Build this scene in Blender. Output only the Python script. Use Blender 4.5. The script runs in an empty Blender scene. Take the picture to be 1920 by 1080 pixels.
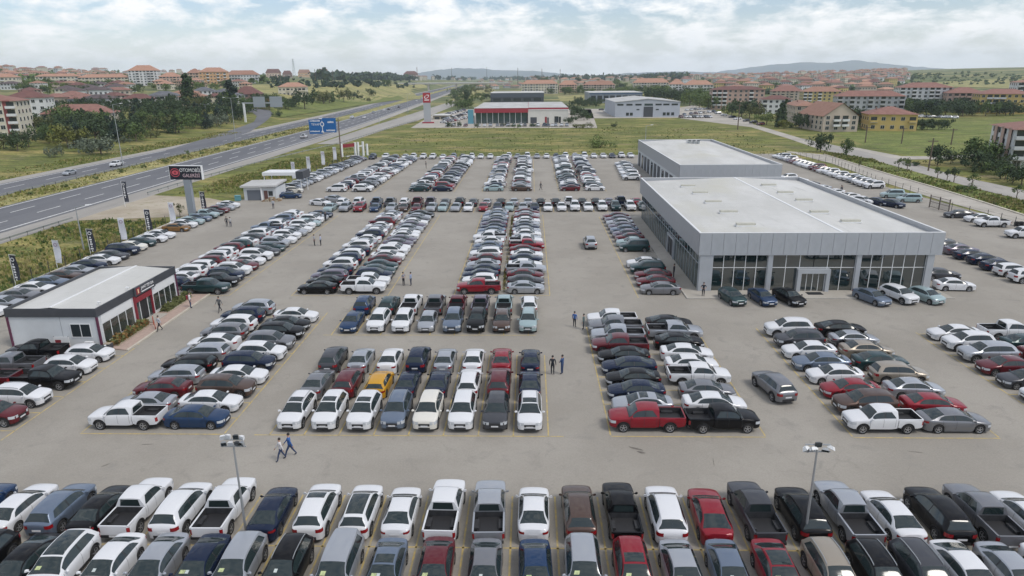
import bpy, bmesh, math, random
import numpy as np
from mathutils import Matrix, Vector, noise
random.seed(11); RND = random.Random(5)
sc = bpy.context.scene
COL = sc.collection
R_ = math.radians

# ------------------------------------------------------------------ camera
F = 1280.0; CAMH = 25.0
_hy, _vpx, _roll = 141.0, 998.0, -0.009
_p = math.atan((540 - _hy) / F)
_yaw = math.atan((_vpx - 960) / F * math.cos(_p))
FWD = np.array([-math.sin(_yaw) * math.cos(_p), math.cos(_yaw) * math.cos(_p), -math.sin(_p)])
_r = np.cross(FWD, [0, 0, 1.0]); _r /= np.linalg.norm(_r)
_u = np.cross(_r, FWD)
_c, _s = math.cos(_roll), math.sin(_roll)
RGT = _c * _r + _s * _u; UPV = -_s * _r + _c * _u
cd = bpy.data.cameras.new("camera"); cam = bpy.data.objects.new("camera", cd); COL.objects.link(cam)
cd.sensor_width = 36.0; cd.lens = F / 1920 * 36.0; cd.clip_start = 0.5; cd.clip_end = 60000
cam.matrix_world = Matrix(((RGT[0], UPV[0], -FWD[0], 0), (RGT[1], UPV[1], -FWD[1], 0), (RGT[2], UPV[2], -FWD[2], CAMH), (0, 0, 0, 1)))
sc.camera = cam

# ------------------------------------------------------------------ light, sky, exposure
SUN_EL, SUN_AZ = 54.0, 120.0      # azimuth clockwise from +Y (camera looks along +Y): sun behind, to the camera's right
w = bpy.data.worlds.new("World"); sc.world = w; w.use_nodes = True
nt = w.node_tree; nt.nodes.clear()
def N(t, **k):
    n = nt.nodes.new(t)
    for a, b in k.items(): setattr(n, a, b)
    return n
out = N('ShaderNodeOutputWorld'); bg = N('ShaderNodeBackground'); bg.inputs[1].default_value = 0.11
sky = N('ShaderNodeTexSky', sky_type='NISHITA'); sky.sun_disc = False
sky.sun_elevation = R_(SUN_EL); sky.sun_rotation = R_(SUN_AZ); sky.air_density = 1.0; sky.dust_density = 1.5; sky.ozone_density = 1.0; sky.altitude = 900
tc = N('ShaderNodeTexCoord')
mp = N('ShaderNodeMapping'); mp.inputs['Scale'].default_value = (1, 1, 2.7); mp.inputs['Location'].default_value = (0.35, 0.1, 0.22)
nz = N('ShaderNodeTexNoise'); nz.inputs['Scale'].default_value = 15; nz.inputs['Detail'].default_value = 11; nz.inputs['Roughness'].default_value = 0.60; nz.inputs['Distortion'].default_value = 0.15
rp = N('ShaderNodeValToRGB'); rp.color_ramp.elements[0].position = 0.42; rp.color_ramp.elements[1].position = 0.60
n2 = N('ShaderNodeTexNoise'); n2.inputs['Scale'].default_value = 24; n2.inputs['Detail'].default_value = 7; n2.inputs['Roughness'].default_value = 0.6
cr = N('ShaderNodeValToRGB')
cr.color_ramp.elements[0].position = 0.34; cr.color_ramp.elements[0].color = (0.91, 0.93, 0.95, 1)
cr.color_ramp.elements[1].position = 0.62; cr.color_ramp.elements[1].color = (1.0, 1.0, 1.0, 1)
sep = N('ShaderNodeSeparateXYZ')
mr = N('ShaderNodeMapRange'); mr.inputs[1].default_value = 0.0; mr.inputs[2].default_value = 0.075; mr.inputs[3].default_value = 0.75; mr.inputs[4].default_value = 0.0
scl = N('ShaderNodeMix', data_type='RGBA', blend_type='MULTIPLY'); scl.inputs[0].default_value = 1.0; scl.inputs[7].default_value = (0.98, 0.95, 0.98, 1)
cs = N('ShaderNodeMix', data_type='RGBA', blend_type='MULTIPLY'); cs.inputs[0].default_value = 1.0; cs.inputs[7].default_value = (8.2, 8.2, 8.2, 1)
mx = N('ShaderNodeMix', data_type='RGBA'); mx2 = N('ShaderNodeMix', data_type='RGBA')
mx2.inputs[7].default_value = (6.9, 7.2, 7.7, 1)
L = nt.links.new
L(tc.outputs['Generated'], mp.inputs[0]); L(mp.outputs[0], nz.inputs[0]); L(mp.outputs[0], n2.inputs[0])
L(nz.outputs[0], rp.inputs[0]); L(n2.outputs[0], cr.inputs[0])
L(sky.outputs[0], scl.inputs[6]); L(cr.outputs[0], cs.inputs[6])
L(rp.outputs[0], mx.inputs[0]); L(scl.outputs[2], mx.inputs[6]); L(cs.outputs[2], mx.inputs[7])
L(tc.outputs['Generated'], sep.inputs[0]); L(sep.outputs[2], mr.inputs[0])
L(mr.outputs[0], mx2.inputs[0]); L(mx.outputs[2], mx2.inputs[6]); L(mx2.outputs[2], bg.inputs[0]); L(bg.outputs[0], out.inputs[0])
sd = bpy.data.lights.new("sun", 'SUN'); sd.energy = 1.5; sd.angle = R_(20); sd.color = (1.0, 0.95, 0.88)
so = bpy.data.objects.new("sun", sd); COL.objects.link(so)
_d = Vector((math.sin(R_(SUN_AZ)) * math.cos(R_(SUN_EL)), math.cos(R_(SUN_AZ)) * math.cos(R_(SUN_EL)), math.sin(R_(SUN_EL))))
so.rotation_euler = _d.to_track_quat('Z', 'Y').to_euler(); so.location = (0, 0, 120)
sc.view_settings.view_transform = 'Standard'; sc.view_settings.look = 'None'
sc.view_settings.exposure = 0.36; sc.view_settings.gamma = 1.0; sc.view_settings.use_curve_mapping = False
sc.cycles.use_denoising = True; sc.cycles.max_bounces = 6; sc.cycles.volume_bounces = 2

# ------------------------------------------------------------------ geometry helpers
def G(px, py, z=0.0):
    d = FWD + RGT * (px - 960) / F - UPV * (py - 540) / F
    t = (z - CAMH) / d[2]
    return (float(d[0] * t), float(d[1] * t))
def P(x, y, z=0.0):
    v = np.array([x, y, z - CAMH]); q = float(v @ FWD)
    return (960 + F * float(v @ RGT) / q, 540 - F * float(v @ UPV) / q, q)
def smooth(a, b, x):
    t = min(1, max(0, (x - a) / (b - a))); return t * t * (3 - 2 * t)
def hshift(y):            # how far the highway bends away to the west
    return -0.024 * ((y - 360) + math.sqrt((y - 360) ** 2 + 70 ** 2)) if y > 0 else 0.0
_caps = ([-60, -37, -28, -20, -15, -10, -6, 8, 15, 25, 35, 60], [82, 80, 60, 38, 24, 15, 6, 6, 12, 30, 62, 70])
def hgt(x, y):
    if y < 60: return 0.0
    r = math.hypot(x, y); az = math.degrees(math.atan2(x, y))
    cap = float(np.interp(az, *_caps))
    d = -x - 147 + hshift(y)
    if x < 0:
        h = 0.030 * max(0, r - 210) * smooth(0, 70, d)
    else:
        h = 0.024 * max(0, r - 900)
    h = cap * (1 - math.exp(-h / max(cap, 1)))
    if r > 600: h += smooth(600, 1600, r) * 0.08 * cap * (math.sin(x * 0.004 + 1.3) + math.sin(y * 0.0031 + x * 0.0021))
    return h * (1 - smooth(3000, 5200, r))
def T(px, py):            # where the sight line through a photo pixel meets the terrain
    d = FWD + RGT * (px - 960) / F - UPV * (py - 540) / F
    d = d / math.hypot(d[0], d[1]); r = 40.0
    while r < 6000:
        z = CAMH + d[2] * r
        if z <= hgt(d[0] * r, d[1] * r): break
        r += 2 + r * 0.004
    x, y = float(d[0] * r), float(d[1] * r)
    return x, y, hgt(x, y)

class MB:
    def __init__(s): s.v = []; s.f = []; s.m = []
    def add(s, vs, fs, mi=0):
        o = len(s.v); s.v += [tuple(map(float, a)) for a in vs]; s.f += [tuple(i + o for i in f) for f in fs]; s.m += [mi] * len(fs); return s
    def box(s, x0, x1, y0, y1, z0, z1, mi=0):
        return s.add([(x0,y0,z0),(x1,y0,z0),(x1,y1,z0),(x0,y1,z0),(x0,y0,z1),(x1,y0,z1),(x1,y1,z1),(x0,y1,z1)],
                     [(0,3,2,1),(4,5,6,7),(0,1,5,4),(1,2,6,5),(2,3,7,6),(3,0,4,7)], mi)
    def prism(s, poly, z0, z1, mi=0):
        n = len(poly)
        return s.add([(x,y,z0) for x,y in poly] + [(x,y,z1) for x,y in poly],
                     [tuple(range(n))[::-1], tuple(range(n, 2*n))] + [(i,(i+1)%n,(i+1)%n+n,i+n) for i in range(n)], mi)
    def tube(s, p, q, r0, r1=None, n=8, mi=0):
        r1 = r0 if r1 is None else r1
        p = Vector(p); q = Vector(q); a = (q - p).normalized()
        b = a.orthogonal().normalized(); c = a.cross(b)
        vs = [p + (b*math.cos(2*math.pi*i/n) + c*math.sin(2*math.pi*i/n))*r0 for i in range(n)] + \
             [q + (b*math.cos(2*math.pi*i/n) + c*math.sin(2*math.pi*i/n))*r1 for i in range(n)]
        return s.add(vs, [(i,(i+1)%n,(i+1)%n+n,i+n) for i in range(n)] + [tuple(range(n))[::-1], tuple(range(n,2*n))], mi)
    def quad(s, a, b, c, d, mi=0): return s.add([a,b,c,d], [(0,1,2,3)], mi)
    def mesh(s, name, mats, smooth_angle=None):
        me = bpy.data.meshes.new(name); me.from_pydata(s.v, [], s.f)
        for m in (mats if isinstance(mats, (list, tuple)) else [mats]): me.materials.append(m)
        me.polygons.foreach_set('material_index', s.m)
        if smooth_angle is not None:
            me.polygons.foreach_set('use_smooth', [True]*len(s.f))
            me.set_sharp_from_angle(angle=R_(smooth_angle))
        me.update(); return me
def obj(name, me, parent=None, loc=(0,0,0), rz=0.0):
    o = bpy.data.objects.new(name, me); COL.objects.link(o)
    if parent is not None: o.parent = parent
    o.location = loc
    if rz: o.rotation_euler = (0, 0, rz)
    return o
def tag(o, label=None, cat=None, group=None, kind=None):
    if label: o['label'] = label
    if cat: o['category'] = cat
    if group: o['group'] = group
    if kind: o['kind'] = kind
    return o
def thing(name, label, cat, loc=(0,0,0), rz=0.0, group=None):
    return tag(obj(name, None, None, loc, rz), label, cat, group)
ORD = "first second third fourth fifth sixth seventh eighth ninth tenth eleventh twelfth thirteenth fourteenth fifteenth sixteenth seventeenth eighteenth nineteenth".split()
def ordinal(n):
    if n <= 19: return ORD[n-1]
    t = "twenty thirty forty fifty sixty seventy eighty ninety".split()[n//10-2]
    tt = "twentieth thirtieth fortieth fiftieth sixtieth seventieth eightieth ninetieth".split()[n//10-2]
    return tt if n % 10 == 0 else t + "-" + ORD[n % 10 - 1]

# ------------------------------------------------------------------ materials
def mat(name, col, rough=0.6, metal=0.0, var=0.0, vscale=1.0, bump=0.0, bscale=8.0, coat=0.0, spec=0.5, col2=None, emit=None, coord='Object'):
    m = bpy.data.materials.new(name); m.use_nodes = True
    t = m.node_tree; b = t.nodes['Principled BSDF']
    b.inputs['Base Color'].default_value = (*col, 1); b.inputs['Roughness'].default_value = rough; b.inputs['Metallic'].default_value = metal
    b.inputs['Specular IOR Level'].default_value = spec; b.inputs['Coat Weight'].default_value = coat; b.inputs['Coat Roughness'].default_value = 0.04
    if var > 0 or col2 is not None or bump > 0:
        tcx = t.nodes.new('ShaderNodeTexCoord')
    if var > 0 or col2 is not None:
        n = t.nodes.new('ShaderNodeTexNoise'); n.inputs['Scale'].default_value = vscale; n.inputs['Detail'].default_value = 6; n.inputs['Roughness'].default_value = 0.6
        r = t.nodes.new('ShaderNodeValToRGB'); r.color_ramp.elements[0].position = 0.33; r.color_ramp.elements[1].position = 0.67
        a = col if col2 is not None else tuple(c*(1-var) for c in col); z = col2 if col2 is not None else tuple(min(1, c*(1+var)) for c in col)
        r.color_ramp.elements[0].color = (*a, 1); r.color_ramp.elements[1].color = (*z, 1)
        t.links.new(tcx.outputs[coord], n.inputs[0]); t.links.new(n.outputs[0], r.inputs[0]); t.links.new(r.outputs[0], b.inputs['Base Color'])
    if bump > 0:
        n = t.nodes.new('ShaderNodeTexNoise'); n.inputs['Scale'].default_value = bscale; n.inputs['Detail'].default_value = 5
        bp = t.nodes.new('ShaderNodeBump'); bp.inputs['Strength'].default_value = bump; bp.inputs['Distance'].default_value = 0.05
        t.links.new(tcx.outputs[coord], n.inputs[0]); t.links.new(n.outputs[0], bp.inputs['Height']); t.links.new(bp.outputs[0], b.inputs['Normal'])
    return m
def mixnode(t, fac, a, b, mode='MIX'):
    m = t.nodes.new('ShaderNodeMix'); m.data_type = 'RGBA'; m.blend_type = mode
    for i, v in ((0, fac), (6, a), (7, b)):
        if isinstance(v, (int, float)): m.inputs[i].default_value = v
        elif isinstance(v, tuple): m.inputs[i].default_value = (*v, 1)
        else: t.links.new(v, m.inputs[i])
    return m.outputs[2]
def noisefac(t, co, scale, lo, hi, detail=6, rough=0.6, dist=0.0):
    n = t.nodes.new('ShaderNodeTexNoise'); n.inputs['Scale'].default_value = scale; n.inputs['Detail'].default_value = detail; n.inputs['Roughness'].default_value = rough; n.inputs['Distortion'].default_value = dist
    r = t.nodes.new('ShaderNodeMapRange'); r.inputs[1].default_value = lo; r.inputs[2].default_value = hi; r.interpolation_type = 'SMOOTHSTEP'
    t.links.new(co, n.inputs[0]); t.links.new(n.outputs[0], r.inputs[0]); return r.outputs[0]
def newmat(name, rough=0.9):
    m = bpy.data.materials.new(name); m.use_nodes = True; t = m.node_tree; b = t.nodes['Principled BSDF']
    b.inputs['Roughness'].default_value = rough; b.inputs['Specular IOR Level'].default_value = 0.25
    g = t.nodes.new('ShaderNodeNewGeometry'); return m, t, b, g.outputs['Position']
def addbump(t, b, co, scale, st, dist=0.02):
    n = t.nodes.new('ShaderNodeTexNoise'); n.inputs['Scale'].default_value = scale; n.inputs['Detail'].default_value = 4
    bp = t.nodes.new('ShaderNodeBump'); bp.inputs['Strength'].default_value = st; bp.inputs['Distance'].default_value = dist
    t.links.new(co, n.inputs[0]); t.links.new(n.outputs[0], bp.inputs['Height']); t.links.new(bp.outputs[0], b.inputs['Normal'])
def scaled(t, co, s):
    m = t.nodes.new('ShaderNodeMapping'); m.inputs['Scale'].default_value = s; t.links.new(co, m.inputs[0]); return m.outputs[0]

def asphalt(name, a, b_, stain, crack=0.5, streak=(1,1,1)):
    m, t, b, co = newmat(name, 0.85)
    c = mixnode(t, noisefac(t, scaled(t, co, streak), 0.09, 0.35, 0.65), a, b_)
    c = mixnode(t, noisefac(t, scaled(t, co, streak), 0.6, 0.52, 0.75, dist=0.6), c, stain)
    c2 = mixnode(t, noisefac(t, co, 9.0, 0.3, 0.7, 3), (0.94, 0.94, 0.94), (1.05, 1.05, 1.05)); c = mixnode(t, 1.0, c, c2, 'MULTIPLY')
    if crack:
        v = t.nodes.new('ShaderNodeTexVoronoi'); v.feature = 'DISTANCE_TO_EDGE'; v.inputs['Scale'].default_value = 0.085
        nn = t.nodes.new('ShaderNodeTexNoise'); nn.inputs['Scale'].default_value = 0.35; nn.inputs['Detail'].default_value = 6
        mm = t.nodes.new('ShaderNodeVectorMath'); mm.operation = 'MULTIPLY_ADD'; mm.inputs[1].default_value = (5, 5, 0)
        t.links.new(co, nn.inputs[0]); t.links.new(nn.outputs[1], mm.inputs[0]); t.links.new(co, mm.inputs[2]); t.links.new(mm.outputs[0], v.inputs[0])
        r = t.nodes.new('ShaderNodeMapRange'); r.inputs[1].default_value = 0.0; r.inputs[2].default_value = 0.006; r.inputs[3].default_value = crack; r.inputs[4].default_value = 0
        t.links.new(v.outputs['Distance'], r.inputs[0])
        mu = t.nodes.new('ShaderNodeMath'); mu.operation = 'MULTIPLY'; t.links.new(r.outputs[0], mu.inputs[0]); t.links.new(noisefac(t, co, 0.12, 0.45, 0.6), mu.inputs[1])
        c = mixnode(t, mu.outputs[0], c, tuple(k*0.45 for k in a))
    t.links.new(c, b.inputs['Base Color']); addbump(t, b, co, 14, 0.15); return m
M = {}
M['lot'] = asphalt('lot_asphalt', (0.284, 0.263, 0.228), (0.332, 0.309, 0.270), (0.262, 0.246, 0.218), 0.20)
M['road'] = asphalt('road_asphalt', (0.128, 0.132, 0.144), (0.165, 0.168, 0.178), (0.112, 0.116, 0.128), 0, (1, 0.08, 1))
M['road2'] = asphalt('worn_road', (0.30, 0.285, 0.26), (0.38, 0.36, 0.33), (0.26, 0.25, 0.23), 0, (1, 0.1, 1))
M['pale'] = asphalt('pale_paving', (0.36, 0.335, 0.29), (0.45, 0.42, 0.37), (0.30, 0.27, 0.23), 0.2)
M['dirt'] = asphalt('dirt', (0.34, 0.29, 0.22), (0.44, 0.39, 0.31), (0.28, 0.26, 0.16), 0)
def grassmat(name, g1, g2, dry, soil, k=1.0, dlo=0.48, dhi=0.62):
    m, t, b, co = newmat(name, 0.95)
    c = mixnode(t, noisefac(t, co, 0.035*k, 0.35, 0.65), g1, g2)
    c = mixnode(t, noisefac(t, scaled(t, co, (0.6, 1.3, 1)), 0.05*k, dlo, dhi, 8, 0.65), c, dry)
    c = mixnode(t, noisefac(t, scaled(t, co, (.55, 1.2, 1)), 0.09*k, 0.54, 0.70, 8, 0.65), c, soil)
    c = mixnode(t, noisefac(t, co, 0.23*k, 0.56, 0.70, 6, 0.6), c, tuple(.6*q for q in g1))
    c3 = mixnode(t, noisefac(t, scaled(t, co, (.6, 1.5, 1)), 0.19*k, 0.34, 0.66, 7, 0.62), (0.66, 0.70, 0.66), (1.24, 1.20, 1.14)); c = mixnode(t, 1.0, c, c3, 'MULTIPLY')
    c2 = mixnode(t, noisefac(t, co, 1.3*k, 0.3, 0.7, 8, 0.7), (0.62, 0.66, 0.6), (1.3, 1.27, 1.25)); c = mixnode(t, 1.0, c, c2, 'MULTIPLY')
    t.links.new(c, b.inputs['Base Color']); addbump(t, b, co, 1.4*k, 0.9, 0.35); return m
M['ground'] = grassmat('field_ground', (0.128, 0.150, 0.042), (0.185, 0.196, 0.058), (0.29, 0.25, 0.10), (0.23, 0.19, 0.115))
M['far'] = grassmat('far_ground', (0.10, 0.13, 0.055), (0.16, 0.18, 0.075), (0.30, 0.27, 0.13), (0.22, 0.19, 0.12), 0.16)
M['meadow'] = grassmat('meadow', (0.145, 0.180, 0.050), (0.190, 0.215, 0.065), (0.21, 0.215, 0.085), (0.20, 0.19, 0.09), 1.0, 0.55, 0.70)
M['dryfield'] = grassmat('dry_field', (0.30, 0.28, 0.12), (0.36, 0.32, 0.15), (0.24, 0.25, 0.10), (0.34, 0.29, 0.18), 0.5)
M['yellow_line'] = None
def linemat(name, col, base):
    m, t, b, co = newmat(name, 0.7)
    c = mixnode(t, noisefac(t, co, 1.7, 0.36, 0.64, 8, 0.7), col, base); t.links.new(c, b.inputs['Base Color']); return m
M['yellow_line'] = linemat('worn_yellow_paint', (0.56, 0.42, 0.15), (0.36, 0.31, 0.20))
M['white_line'] = linemat('road_white_paint', (0.78, 0.78, 0.76), (0.45, 0.45, 0.44))
M['concrete'] = mat('concrete', (0.42, 0.40, 0.36), 0.9, var=0.15, vscale=1.2, coord='Object')
M['kerb'] = mat('kerb_stone', (0.50, 0.46, 0.38), 0.9, var=0.15, vscale=0.7)
M['metal'] = mat('galvanised', (0.42, 0.44, 0.45), 0.45, 0.6)
M['dark_metal'] = mat('dark_metal', (0.06, 0.065, 0.07), 0.5, 0.3)
M['white_metal'] = mat('white_metal', (0.72, 0.73, 0.73), 0.5)
M['black'] = mat('black_plastic', (0.018, 0.018, 0.02), 0.55)
M['red'] = mat('sign_red', (0.24, 0.024, 0.036), 0.45)
M['crimson'] = mat('crimson_cladding', (0.30, 0.03, 0.045), 0.5, var=0.1, vscale=0.4)
M['glass'] = mat('window_glass', (0.030, 0.038, 0.042), 0.06, spec=0.8)
M['show_glass'] = mat('showroom_glass', (0.010, 0.022, 0.024), 0.025, spec=1.0)
M['show_glass'].node_tree.nodes['Principled BSDF'].inputs['IOR'].default_value = 1.8
M['green_glass'] = mat('green_glass', (0.03, 0.055, 0.055), 0.05, spec=1.0)
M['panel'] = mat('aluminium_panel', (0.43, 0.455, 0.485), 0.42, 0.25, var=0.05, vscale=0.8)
M['panel_shaded'] = mat('aluminium_panel_shaded', (0.385, 0.40, 0.425), 0.45, 0.25, var=0.06, vscale=0.8)  # same aluminium as the front, with the shade of the flanks put into its colour
def roofmat(name, a, b_):
    m, t, b, co = newmat(name, 0.75)
    c = mixnode(t, noisefac(t, scaled(t, co, (1, 0.35, 1)), 0.16, 0.35, 0.68, 8, 0.65), a, b_)
    c = mixnode(t, noisefac(t, scaled(t, co, (2.0, 0.2, 1)), 0.5, 0.58, 0.8, 6), c, tuple(k*0.86 for k in a)); t.links.new(c, b.inputs['Base Color'])
    c = mixnode(t, noisefac(t, scaled(t, co, (1, .6, 1)), 0.07, 0.50, 0.72, 7, .6), c, (a[0]*1.0, a[1]*.985, a[2]*.90))
    sx = t.nodes.new('ShaderNodeSeparateXYZ'); t.links.new(co, sx.inputs[0]); md = t.nodes.new('ShaderNodeMath'); md.operation = 'PINGPONG'; md.inputs[1].default_value = 1.5; t.links.new(sx.outputs[1], md.inputs[0])
    rg = t.nodes.new('ShaderNodeMapRange'); rg.inputs[1].default_value = 0.0; rg.inputs[2].default_value = 0.07; rg.inputs[3].default_value = .55; rg.inputs[4].default_value = 0; t.links.new(md.outputs[0], rg.inputs[0]); c = mixnode(t, rg.outputs[0], c, tuple(k*0.80 for k in a)); t.links.new(c, b.inputs['Base Color'])
    wv = t.nodes.new('ShaderNodeTexWave'); wv.inputs['Scale'].default_value = 0.9; wv.bands_direction = 'X'
    bp = t.nodes.new('ShaderNodeBump'); bp.inputs['Strength'].default_value = 0.15; bp.inputs['Distance'].default_value = 0.04
    t.links.new(co, wv.inputs[0]); t.links.new(wv.outputs[1], bp.inputs['Height']); t.links.new(bp.outputs[0], b.inputs['Normal'])
    return m
M['roof_white'] = roofmat('white_roof_sheet', (0.50, 0.50, 0.475), (0.60, 0.60, 0.58))
M['roof_grey'] = roofmat('grey_roof_sheet', (0.42, 0.42, 0.41), (0.52, 0.52, 0.51))
M['wall_white'] = mat('white_wall_panel', (0.56, 0.585, 0.60), 0.7, var=0.06, vscale=0.5)
M['charcoal'] = mat('charcoal_fascia', (0.055, 0.060, 0.070), 0.5, var=0.1, vscale=1.5)
M['blue_sign'] = mat('road_sign_blue', (0.010, 0.12, 0.36), 0.4)
M['white_paint'] = mat('white_paint', (0.80, 0.80, 0.80), 0.5)
M['bark'] = mat('bark', (0.13, 0.10, 0.075), 0.9, var=0.3, vscale=6)
M['skin'] = mat('skin', (0.42, 0.26, 0.19), 0.6)
M['hair'] = mat('dark_hair', (0.02, 0.016, 0.014), 0.6)
# ------------------------------------------------------------------ terrain, roads, markings
def terrain():
    k = np.linspace(-1, 1, 221); g = np.sinh(k * 5.2) / math.sinh(5.2) * 9700
    vs = [(x, y, hgt(x, y) - 0.0) for y in g for x in g]
    n = len(g); fs = [(j*n+i, j*n+i+1, (j+1)*n+i+1, (j+1)*n+i) for j in range(n-1) for i in range(n-1)]
    me = bpy.data.meshes.new('ground'); me.from_pydata(vs, [], fs)
    me.materials.append(M['ground']); me.materials.append(M['far'])
    mi = []
    for f in fs:
        c = vs[f[0]]; mi.append(1 if math.hypot(c[0], c[1]) > 520 else 0)
    me.polygons.foreach_set('material_index', mi); me.polygons.foreach_set('use_smooth', [True]*len(fs))
    tag(obj('ground', me), kind='structure')
terrain()
def sheet(name, pts, z, m):
    me = MB().add([(x, y, z) for x, y in pts], [tuple(range(len(pts)))]).mesh(name, m)
    return tag(obj(name, me), kind='structure')
def drape(name, polyline_a, polyline_b, z, m, steps=6):
    """a ribbon between two polylines that follows the terrain"""
    mb = MB(); prev = None
    def dense(p):
        o = []
        for (a, b) in zip(p[:-1], p[1:]):
            for i in range(steps): o.append((a[0]+(b[0]-a[0])*i/steps, a[1]+(b[1]-a[1])*i/steps))
        return o + [p[-1]]
    A, B = dense(polyline_a), dense(polyline_b); vs = []; fs = []; k = 7
    for i, (a, b) in enumerate(zip(A, B)):
        for j in range(k):
            t = j/(k-1); x = a[0]+(b[0]-a[0])*t; y = a[1]+(b[1]-a[1])*t; vs.append((x, y, hgt(x, y)+z))
        if i:
            for j in range(k-1): fs.append(((i-1)*k+j, (i-1)*k+j+1, i*k+j+1, i*k+j))
    return tag(obj(name, mb.add(vs, fs).mesh(name, m, 60)), kind='structure')

sheet('parking_lot', [(-63.6,-6),(96,-6),(90,40),(86,90),(83.5,117),(80.6,162),(78.6,226),(-51.5,222),(-55,200),(-58.8,150),(-63.6,140)], 0.03, M['lot'])
# highway
ys = [-300,-100,0,60,120,180,240,300,360,420,480,560,640,720,800,900,1000,1120,1260,1420,1600,1800,2000]
def hw(off): return [(off + hshift(y), y) for y in ys]
drape('highway_verge', hw(-84.2), hw(-92), 0.02, M['road2'], 2)
drape('road_near_carriageway', hw(-90), hw(-108.6), 0.045, M['road'], 2)
drape('highway_median', hw(-108.3), hw(-119.2), 0.03, M['dryfield'], 2)
drape('road_far_carriageway', hw(-118.8), hw(-132.6), 0.045, M['road'], 2)
drape('road_shoulder', hw(-132.4), hw(-137.0), 0.03, M['road2'], 2)
svc = [(-73,268),(-71,341),(-66,408),(-66,520),(-66,760),(-70,1000)]
drape('service_road', svc, [(-83.3,268),(-83.3,341),(-82.8,408),(-82,520),(-80,760),(-84,1000)], 0.06, M['road2'], 3)
ramp_i = [T(*q)[:2] for q in [(330,293),(400,272),(470,247),(502,225),(512,214),(505,207),(480,204)]]
ramp_o = [T(*q)[:2] for q in [(310,283),(380,262),(440,243),(476,229),(482,219),(474,212),(455,209)]]
drape('ramp_road', ramp_o, ramp_i, 0.09, M['road'], 4)
mb = MB()
def stripe(off, wd, y0, y1, z=0.075):
    n = max(1, int((y1-y0)/30))
    for i in range(n):
        a, b = y0+(y1-y0)*i/n, y0+(y1-y0)*(i+1)/n
        xa, xb = off+hshift(a), off+hshift(b)
        mb.quad((xa-wd/2,a,z),(xa+wd/2,a,z),(xb+wd/2,b,z),(xb-wd/2,b,z))
for off in (-91.2,-107.4,-120.2,-131.4): stripe(off, 0.45, -50, 1200)
y = 40
while y < 700:
    for off in (-96.6,-102.0,-125.8): stripe(off, 0.32, y, y+7)
    y += 15
tag(obj('road_markings', mb.mesh('road_markings', M['white_line'])), kind='structure')

# right hand service lane, kerb, grass strip, road
ln_l = [G(1470,283),G(1560,307),G(1660,343),G(1760,375),G(1850,400),G(1990,446),G(2300,560)]
kb = [G(1545,290),G(1600,307),G(1665,327),G(1752,352),G(1840,379),G(1960,417),G(2300,520)]
drape('service_lane', kb, ln_l, 0.05, M['pale'], 3)
rn = [G(1545,283),G(1625,297),G(1715,322),G(1815,350),G(1915,375),G(2060,412),G(2300,480)]
rf = [G(1500,259),G(1595,279),G(1710,306),G(1790,329),G(1915,356),G(2060,385),G(2300,435)]
drape('side_road', rn, rf, 0.06, M['road2'], 3)
drape('side_road_north', [G(1545,283),G(1475,259),G(1400,236),G(1340,219),G(1290,207)], [G(1500,259),G(1450,244),G(1405,231),G(1365,219),G(1310,207)], 0.05, M['pale'], 3)
drape('side_road_branch', [G(1590,278),G(1680,299),G(1760,299),G(1990,288)], [G(1580,272),G(1690,293),G(1760,293),G(1990,280)], 0.03, M['pale'], 3)
def wallstrip(name, pts, w_, h_, m):
    mb = MB()
    for a, b in zip(pts[:-1], pts[1:]):
        a = Vector((*a, 0)); b = Vector((*b, 0)); d = (b-a).normalized(); n = Vector((-d.y, d.x, 0))*w_/2
        mb.prism([(a-n)[:2], (b-n)[:2], (b+n)[:2], (a+n)[:2]], 0, h_)
    return obj(name, mb.mesh(name, m))
tag(wallstrip('kerb', kb, 0.5, 0.22, M['kerb']), kind='structure')
drape('grass_strip', kb, rn, 0.02, M['meadow'], 3)
drape('meadow', [G(1620,272),G(1700,292),G(1830,297),G(1990,288)], [G(1500,222),G(1700,226),G(1850,226),G(2050,220)], 0.02, M['meadow'], 6)
# forecourts
sheet('forecourt_paving', [G(*q) for q in [(770,240),(1120,240),(1108,205),(870,205),(812,215)]], 0.05, M['pale'])
sheet('warehouse_yard', [G(*q) for q in [(1100,222),(1290,221),(1290,205),(1085,204)]], 0.05, M['pale'])
sheet('street_paving', [G(*q) for q in [(1275,222),(1420,240),(1405,226),(1330,205),(1300,197),(1270,203)]], 0.04, M['pale'])
sheet('dirt_track', [(-84.4,122),(-63.6,126),(-63.6,141),(-70,146),(-84.4,150)], 0.04, M['dirt'])
# fields on the rises; dry ones carry their sunlit brightness in the yellow colour
drape('dry_field_west', [T(*q)[:2] for q in [(455,180),(540,186),(640,190),(720,190),(790,186)]], [T(*q)[:2] for q in [(455,160),(520,158),(600,158),(680,160),(770,168)]], 0.25, M['dryfield'], 5)
drape('green_field_west', [T(*q)[:2] for q in [(520,222),(600,210),(690,196),(760,186)]], [T(*q)[:2] for q in [(500,200),(560,193),(640,186),(745,178)]], 0.3, M['meadow'], 5)
drape('dry_field_east', [T(*q)[:2] for q in [(1700,168),(1780,163),(1850,165),(1990,168)]], [T(*q)[:2] for q in [(1700,160),(1780,153),(1850,149),(1990,146)]], 0.4, M['dryfield'], 5)
drape('green_field_east', [T(*q)[:2] for q in [(1640,150),(1760,152),(1860,147),(1990,144)]], [T(*q)[:2] for q in [(1690,133),(1760,131),(1860,130),(1990,129)]], 0.4, M['far'], 5)
drape('dry_field_centre', [G(1050,190),G(1140,190),G(1300,192)], [G(1045,180),G(1130,177),G(1290,178)], 0.12, M['dryfield'], 4)
drape('dry_field_roadside', [G(840,190),G(880,186),G(930,176)], [G(862,172),G(890,166),G(925,160)], 0.12, M['dryfield'], 4)
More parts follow.
